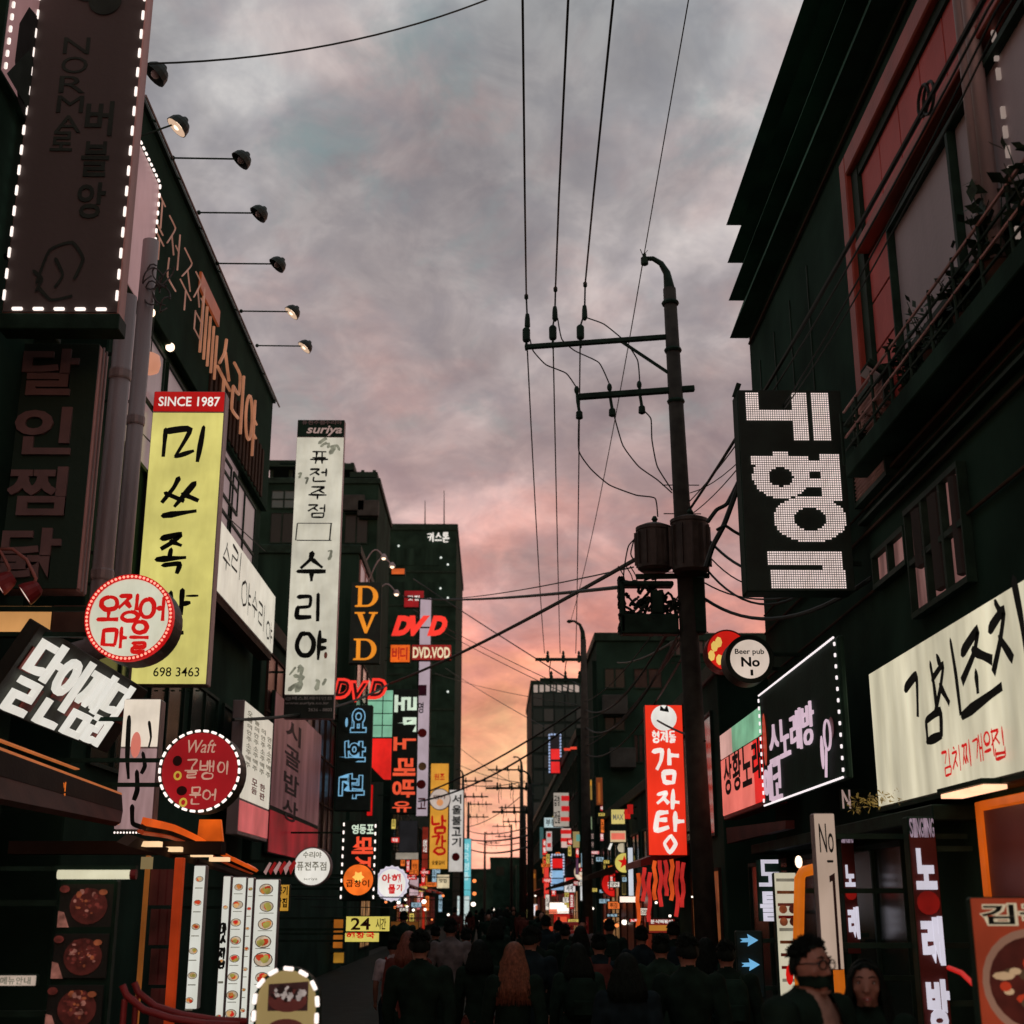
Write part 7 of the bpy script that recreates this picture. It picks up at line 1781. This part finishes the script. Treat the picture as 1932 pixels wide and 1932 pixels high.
FIG = {"man": figure(), "man_arms": figure(walk=.1, arm_l=.9, arm_r=.2), "woman": figure(woman=True, walk=.15), "hero": figure(vox=.0125, hero=True, walk=.05, arm_r=.5), "heroine": figure(vox=.0125, hero=True, woman=True, walk=.05)}
CLS = {k: classify(*v) for k, v in FIG.items()}
_gcache = {}
FOOT = 0.0
def tufts(root, n, seed, front, L0, mat):
    """short locks that stand off the crown"""
    rr = random.Random(seed); mb = MB()
    for i in range(n):
        a = rr.uniform(0, 2 * math.pi); q = rr.uniform(.05, 1.25); d = Vector((math.sin(q) * math.cos(a), math.sin(q) * math.sin(a), math.cos(q)))
        if d.y > .35 and d.z < front: continue
        p = Vector((.079 * d.x, .010 + .100 * d.y, 1.602 + FOOT + .110 * d.z)); l = L0 * rr.uniform(.6, 1.2)
        dr = (d * .5 + Vector((rr.gauss(0, .35), rr.gauss(.15, .35), rr.gauss(-.15, .3)))).normalized()
        mb.tube([p - d * .004, p + d * l * .35 + dr * l * .3, p + d * l * .4 + dr * l * .8], [.008, .007, .002], 4)
    return mb.build("hair_locks", mat, root, fix=False)
def person(label, kind, x, Y, height, rot=0.0, top=("black", SHIRT_L), bottom=("black", PANTS), hair="short", hair_mat=None, group="people walking in the street", shrink=.05, pack=None):
    """rot 0 walks away from the camera; pi faces it"""
    c = at(x, 1750, Y); P = thing("person", label, "person", (c.x, Y, 0), rot, group); k = (height - shrink) / 1.70; P.scale = (k, k, k)
    me, bones = FIG[kind]; cls = CLS[kind]
    def get(key, fn):
        kk = (kind,) + key
        if kk in _gcache:
            src = _gcache[kk]; o = link(key[0], src, P); return o
        o = fn(); _gcache[kk] = o.data; return o
    bkey = (kind, "body")
    if bkey not in _gcache: b = me.copy(); b.materials.append(skin); _gcache[bkey] = b
    link("body", _gcache[bkey], P)
    get(("shirt", top), lambda: garment(me, cls, top[1], .014, "shirt", cloth[top[0]], P, seed=len(top[0])))
    get(("trousers", bottom), lambda: garment(me, cls, bottom[1], .010, "trousers", cloth[bottom[0]], P, seed=3))
    get(("shoe",), lambda: garment(me, cls, SHOES, .010, "shoes", cloth["black"], P, fold=0))
    hm = hair_mat or hair_m
    if hair == "short": get(("hair", hm.name, hair), lambda: garment(me, cls, CROP, .008, "hair", hm, P, fold=.010)); get(("hair_locks", hm.name), lambda: tufts(P, 420, 5, .8, .02, hm))
    else:
        def long_hair():
            mb = MB(); rr = random.Random(6); L_ = hair
            garm = None
            for i in range(620):
                a = rr.uniform(0, 2 * math.pi)
                while math.sin(a) > .35: a = rr.uniform(0, 2 * math.pi)          # leave the face free
                e = rr.uniform(.1, 1.0)
                pts = []
                for t in range(5):
                    q = math.pi / 2 * (1 - e * 0) * t / 4; r_ = math.sin(q)
                    pts.append(Vector((.090 * r_ * math.cos(a), .008 + .108 * r_ * math.sin(a), 1.605 + .112 * math.cos(q))))
                l0 = L_ * rr.uniform(.75, 1.0); px, py = pts[-1].x, pts[-1].y
                for t in range(1, 6):
                    f = t / 5; w_ = 1 + .75 * f
                    pts.append(Vector((px * w_ + rr.gauss(0, .006), (py * (1 + .25 * f) - .03 * f) + rr.gauss(0, .006), 1.605 - l0 * f)))
                mb.tube(pts, [.005, .007, .007, .007, .007, .007, .006, .005, .004, .001], 5)
            return mb.build("hair", hm, P, smooth=True, fix=False)
        get(("hair", hm.name, hair), long_hair)
    if pack:
        B = MB(); n_ = 10
        prof = [(1.02, .12, .05), (1.05, .15, .075), (1.2, .155, .085), (1.34, .14, .075), (1.40, .10, .05)]
        o_ = len(B.v)
        for z_, a_, b_ in prof:
            for k_ in range(n_):
                q_ = 2 * math.pi * k_ / n_; B.v.append((a_ * math.copysign(abs(math.cos(q_)) ** .6, math.cos(q_)), -.185 + b_ * math.copysign(abs(math.sin(q_)) ** .6, math.sin(q_)), z_))
        for i_ in range(len(prof) - 1):
            for k_ in range(n_): B.f.append((o_ + i_ * n_ + k_, o_ + i_ * n_ + (k_ + 1) % n_, o_ + (i_ + 1) * n_ + (k_ + 1) % n_, o_ + (i_ + 1) * n_ + k_))
        B.f.append(tuple(range(n_))[::-1]); B.f.append(tuple((len(prof) - 1) * n_ + k_ for k_ in range(n_)))
        bp = B.build("backpack", cloth[pack], P, smooth=True)
        MB().span((-.1, -.285, 1.06), (.1, -.262, 1.2)).build("pocket", cloth[pack], bp, bevel=.01)
        for s_ in (-1, 1): MB().tube([(s_ * .09, -.12, 1.38), (s_ * .11, -.03, 1.455), (s_ * .12, .09, 1.38), (s_ * .13, .12, 1.2), (s_ * .14, -.08, 1.08)], .014, 5).build("strap", cloth[pack], bp)
    return P
person("dark haired man in black seen from behind beside the woman with long fair hair", "man", 793, 11.0, 1.68, 0, ("black", SHIRT_L))
person("man in a pale grey overshirt walking away in the middle of the street", "man", 850, 17.5, 1.70, .05, ("grey", SHIRT_L), ("black", PANTS))
person("short person in a white tee with dark hair by the yellow number sign", "woman", 744, 16.5, 1.50, .2, ("white", SHIRT_S), ("navy", PANTS), pack="red")
person("person in a reddish brown top half hidden behind the man in black", "woman", 772, 14.0, 1.62, .1, ("brown", SHIRT_L), ("black", PANTS), hair=.25, hair_mat=paint("hair_brown", (.16, .05, .03), .5, var=.4, scale=40))
person("woman with long fair reddish hair seen from behind", "woman", 970, 11.2, 1.59, 0, ("black", SHIRT_L), ("black", PANTS), hair=.42, hair_mat=hair_b)
person("man in black walking away in front of the tiered red stall", "man", 1066, 20.0, 1.60, -.05, ("black", SHIRT_S), ("black", PANTS))
person("broad dark figure in black close to the right shop fronts", "man", 1296, 10.0, 1.67, .1, ("black", SHIRT_L))
person("dark figure in a green black jacket left of the broad dark figure", "man_arms", 1246, 12.5, 1.62, -.1, ("green", SHIRT_L))
person("woman in navy with dark shoulder hair walking away on the right", "woman", 1180, 9.6, 1.56, 0, ("navy", SHIRT_L), ("black", PANTS), hair=.25)
person("dark figure with a backpack right of the broad dark figure by the arrows", "man", 1368, 11.2, 1.60, .0, ("black", SHIRT_L), pack="green")
person("figure in black between the fair haired woman and the grey overshirt", "woman", 905, 13.5, 1.55, 0, ("black", SHIRT_L), ("brown", SHORTS), hair=.25)
person("man in navy with a brown backpack behind the woman in navy", "man", 1130, 14.0, 1.60, 0, ("navy", SHIRT_S), pack="brown")
rr = random.Random(55)
for i, (x, Y) in enumerate(((822, 21.5), (880, 19), (935, 22.5), (1010, 17), (1030, 23), (1095, 18.5), (1150, 21), (1210, 16.5), (1330, 14.5), (1270, 18), (1000, 13.2), (1090, 12.2))):
    cl = ("black", "navy", "green")[i % 3]; kd = ("man", "woman", "man_arms")[(i * 2) % 3]; pk = (None, "black", None, None, "navy")[i % 5]
    hr = "short" if kd != "woman" else rr.choice([.25, .42]); sl = i % 4
    lab = "%s haired walker in %s %s top%s%s in mid street" % ({"short": "short", .25: "medium", .42: "long"}[hr], {"black": "black", "navy": "navy", "green": "dark green"}[cl], "long sleeved" if sl else "short sleeved", "" if i % 3 else ", shorts", ", backpack" if pk else "")
    person(lab, kd, x, Y, rr.uniform(1.54, 1.70), rr.uniform(-.35, .35), (cl, SHIRT_L if sl else SHIRT_S), ("black", PANTS if i % 3 else SHORTS), hair=hr, pack=pk)
rr = random.Random(77)
crowd = []
for i in range(26):
    Y = 24 + i * 2.6; x = 930 + rr.uniform(-1.9, 1.9) * 2607 / Y * (.75 if Y > 60 else 1)
    cl, kd = rr.choice(["black", "navy", "green", "brown", "grey", "black"]), rr.choice(["man", "woman"])
    tn = {"black": "black", "navy": "navy", "green": "dark green", "brown": "brown", "grey": "grey"}[cl]
    person("distant %s in a %s top among the crowd down the street" % (("long haired person" if kd == "woman" else "short haired person"), tn), kd, x, Y, rr.uniform(1.55, 1.76), rr.choice([0, 0, math.pi]) + rr.uniform(-.3, .3), (cl, SHIRT_L), ("black", PANTS), hair="short" if kd == "man" else .25, group="distant crowd down the street")

# the two people facing the camera on the right
def face_parts(P, mask=False, smile=False):
    white, dark, lip = paint("eye_white", (.6, .58, .55), .3, bump=0), paint("iris", (.02, .012, .01), .2, bump=0), paint("lip", (.36, .09, .08), .45, bump=0)
    dz = FOOT
    for s_ in (-1, 1):
        e = MB().ell((s_ * .034, .088, 1.606 + dz), (.0125, .0115, .0085), 10, 8).build("eye", white, P, smooth=True); MB().ell((s_ * .034, .0965, 1.606 + dz), (.0058, .004, .0062), 8, 6).build("iris", dark, e)
        MB().tube([(s_ * .014, .106, 1.632 + dz), (s_ * .034, .108, 1.638 + dz), (s_ * .054, .096, 1.632 + dz)], [.003, .0045, .002], 5).build("eyebrow", hair_m, P)
        MB().tube([(s_ * .020, .100, 1.612 + dz), (s_ * .034, .1025, 1.6165 + dz), (s_ * .050, .094, 1.611 + dz)], .0018, 4).build("eyelid", hair_m, P)
    if smile:
        MB().tube([(-.027, .1045, 1.531 + dz), (-.012, .113, 1.5295 + dz), (0, .1145, 1.531 + dz), (.012, .113, 1.5295 + dz), (.027, .1045, 1.531 + dz)], [.002, .0045, .004, .0045, .002], 6).build("upper_lip", lip, P)
        MB().tube([(-.026, .104, 1.530 + dz), (0, .113, 1.515 + dz), (.026, .104, 1.530 + dz)], [.002, .005, .002], 6).build("lower_lip", lip, P)
        MB().tube([(-.019, .107, 1.529 + dz), (0, .1135, 1.5235 + dz), (.019, .107, 1.529 + dz)], [.002, .0035, .002], 6).build("teeth", white, P)
FOOT = 0.0
me, bones = FIG["hero"]; FOOT = [P for t, P in bones if t == "head"][0][0].z - 1.54
hm_ = person("man in round glasses and a dark face covering, open black jacket over a tan tee", "hero", 1520, 6.5, 1.73, math.pi + R(40), ("tan", SHIRT_S), ("black", PANTS), group="people walking in the street")
cls = CLS["hero"]
JACKET = lambda b, t, c: (b in ("arm", "forearm") or b == "torso" and not (c.y > .02 and abs(c.x) < .05 + .05 * (1.46 - c.z)) or b == "neck" and t < .5 and c.y < .02)
garment(me, cls, JACKET, .030, "jacket", cloth["black"], hm_, fold=.012, seed=5)
garment(me, cls, lambda b, t, c: b in ("head", "neck") and c.y > -.01 and c.z - FOOT < 1.566 and c.z - FOOT > 1.44, .012, "face_covering", cloth["black"], hm_, fold=.002)
garment(me, cls, lambda b, t, c: b == "head" and (c.z - FOOT > 1.672 or c.y < .015 + (c.z - FOOT - 1.6) * .8 and c.z - FOOT > 1.55), .010, "hair_cap", hair_m, hm_, fold=.008)
tufts(hm_, 700, 3, .80, .024, hair_m)
face_parts(hm_)
gl = MB()
for s_ in (-1, 1):
    gl.tube([(s_ * .036 + .026 * math.cos(a), .117 - .008 * abs(math.cos(a)) * (1 if s_ * math.cos(a) > 0 else 0), 1.603 + FOOT + .021 * math.sin(a)) for a in [2 * math.pi * k / 16 for k in range(17)]], .0032, 5)
    gl.tube([(s_ * .062, .110, 1.608 + FOOT), (s_ * .082, .05, 1.608 + FOOT), (s_ * .086, .0, 1.602 + FOOT)], .0028, 5)
gl.tube([(-.011, .119, 1.607 + FOOT), (0, .122, 1.609 + FOOT), (.011, .119, 1.607 + FOOT)], .0028, 5)
gl.build("glasses", paint("glasses", (.006, .008, .007), .3, bump=0), hm_)
# small print on the tee
pr = MB()
for i in range(7): pr.box((-.04 + i * .013, .128, 1.26 + FOOT + .006 * (i % 2)), (.010, .004, .02 + .006 * (i % 3)))
pr.build("shirt_print", ink, hm_)
me, bones = FIG["heroine"]; FOOT = [P for t, P in bones if t == "head"][0][0].z - 1.54
hw_ = person("smiling woman with long dark hair beside the man in glasses", "heroine", 1626, 6.9, 1.62, math.pi + R(-14), ("black", SHIRT_L), ("black", PANTS), hair=.45)
garment(me, CLS["heroine"], lambda b, t, c: b == "head" and (c.z - FOOT > 1.672 - abs(c.x) * .25 or c.y < .02), .006, "hair_cap", hair_m, hw_, fold=.004)
rq = random.Random(12); mbh = MB()
for i in range(150):
    sd = -1 if i % 2 else 1; f = rq.random(); x0 = sd * rq.uniform(.002, .02)
    pts = [Vector((x0, .06 - .08 * f, 1.712 + FOOT - .02 * abs(.5 - f))), Vector((sd * rq.uniform(.045, .062), .085 - .09 * f, 1.680 + FOOT)), Vector((sd * rq.uniform(.076, .090), .075 - .10 * f, 1.62 + FOOT)),
           Vector((sd * rq.uniform(.078, .095), .070 - .11 * f, 1.54 + FOOT)), Vector((sd * rq.uniform(.085, .11), .075 - .12 * f, 1.44 + FOOT)), Vector((sd * rq.uniform(.09, .14), .085 - .10 * f, 1.30 + FOOT))]
    mbh.tube(pts, [.004, .006, .007, .007, .006, .002], 4)
mbh.build("side_hair", hair_m, hw_, fix=False)
face_parts(hw_, smile=True)
bpy.data.scenes.remove(bench_scene)
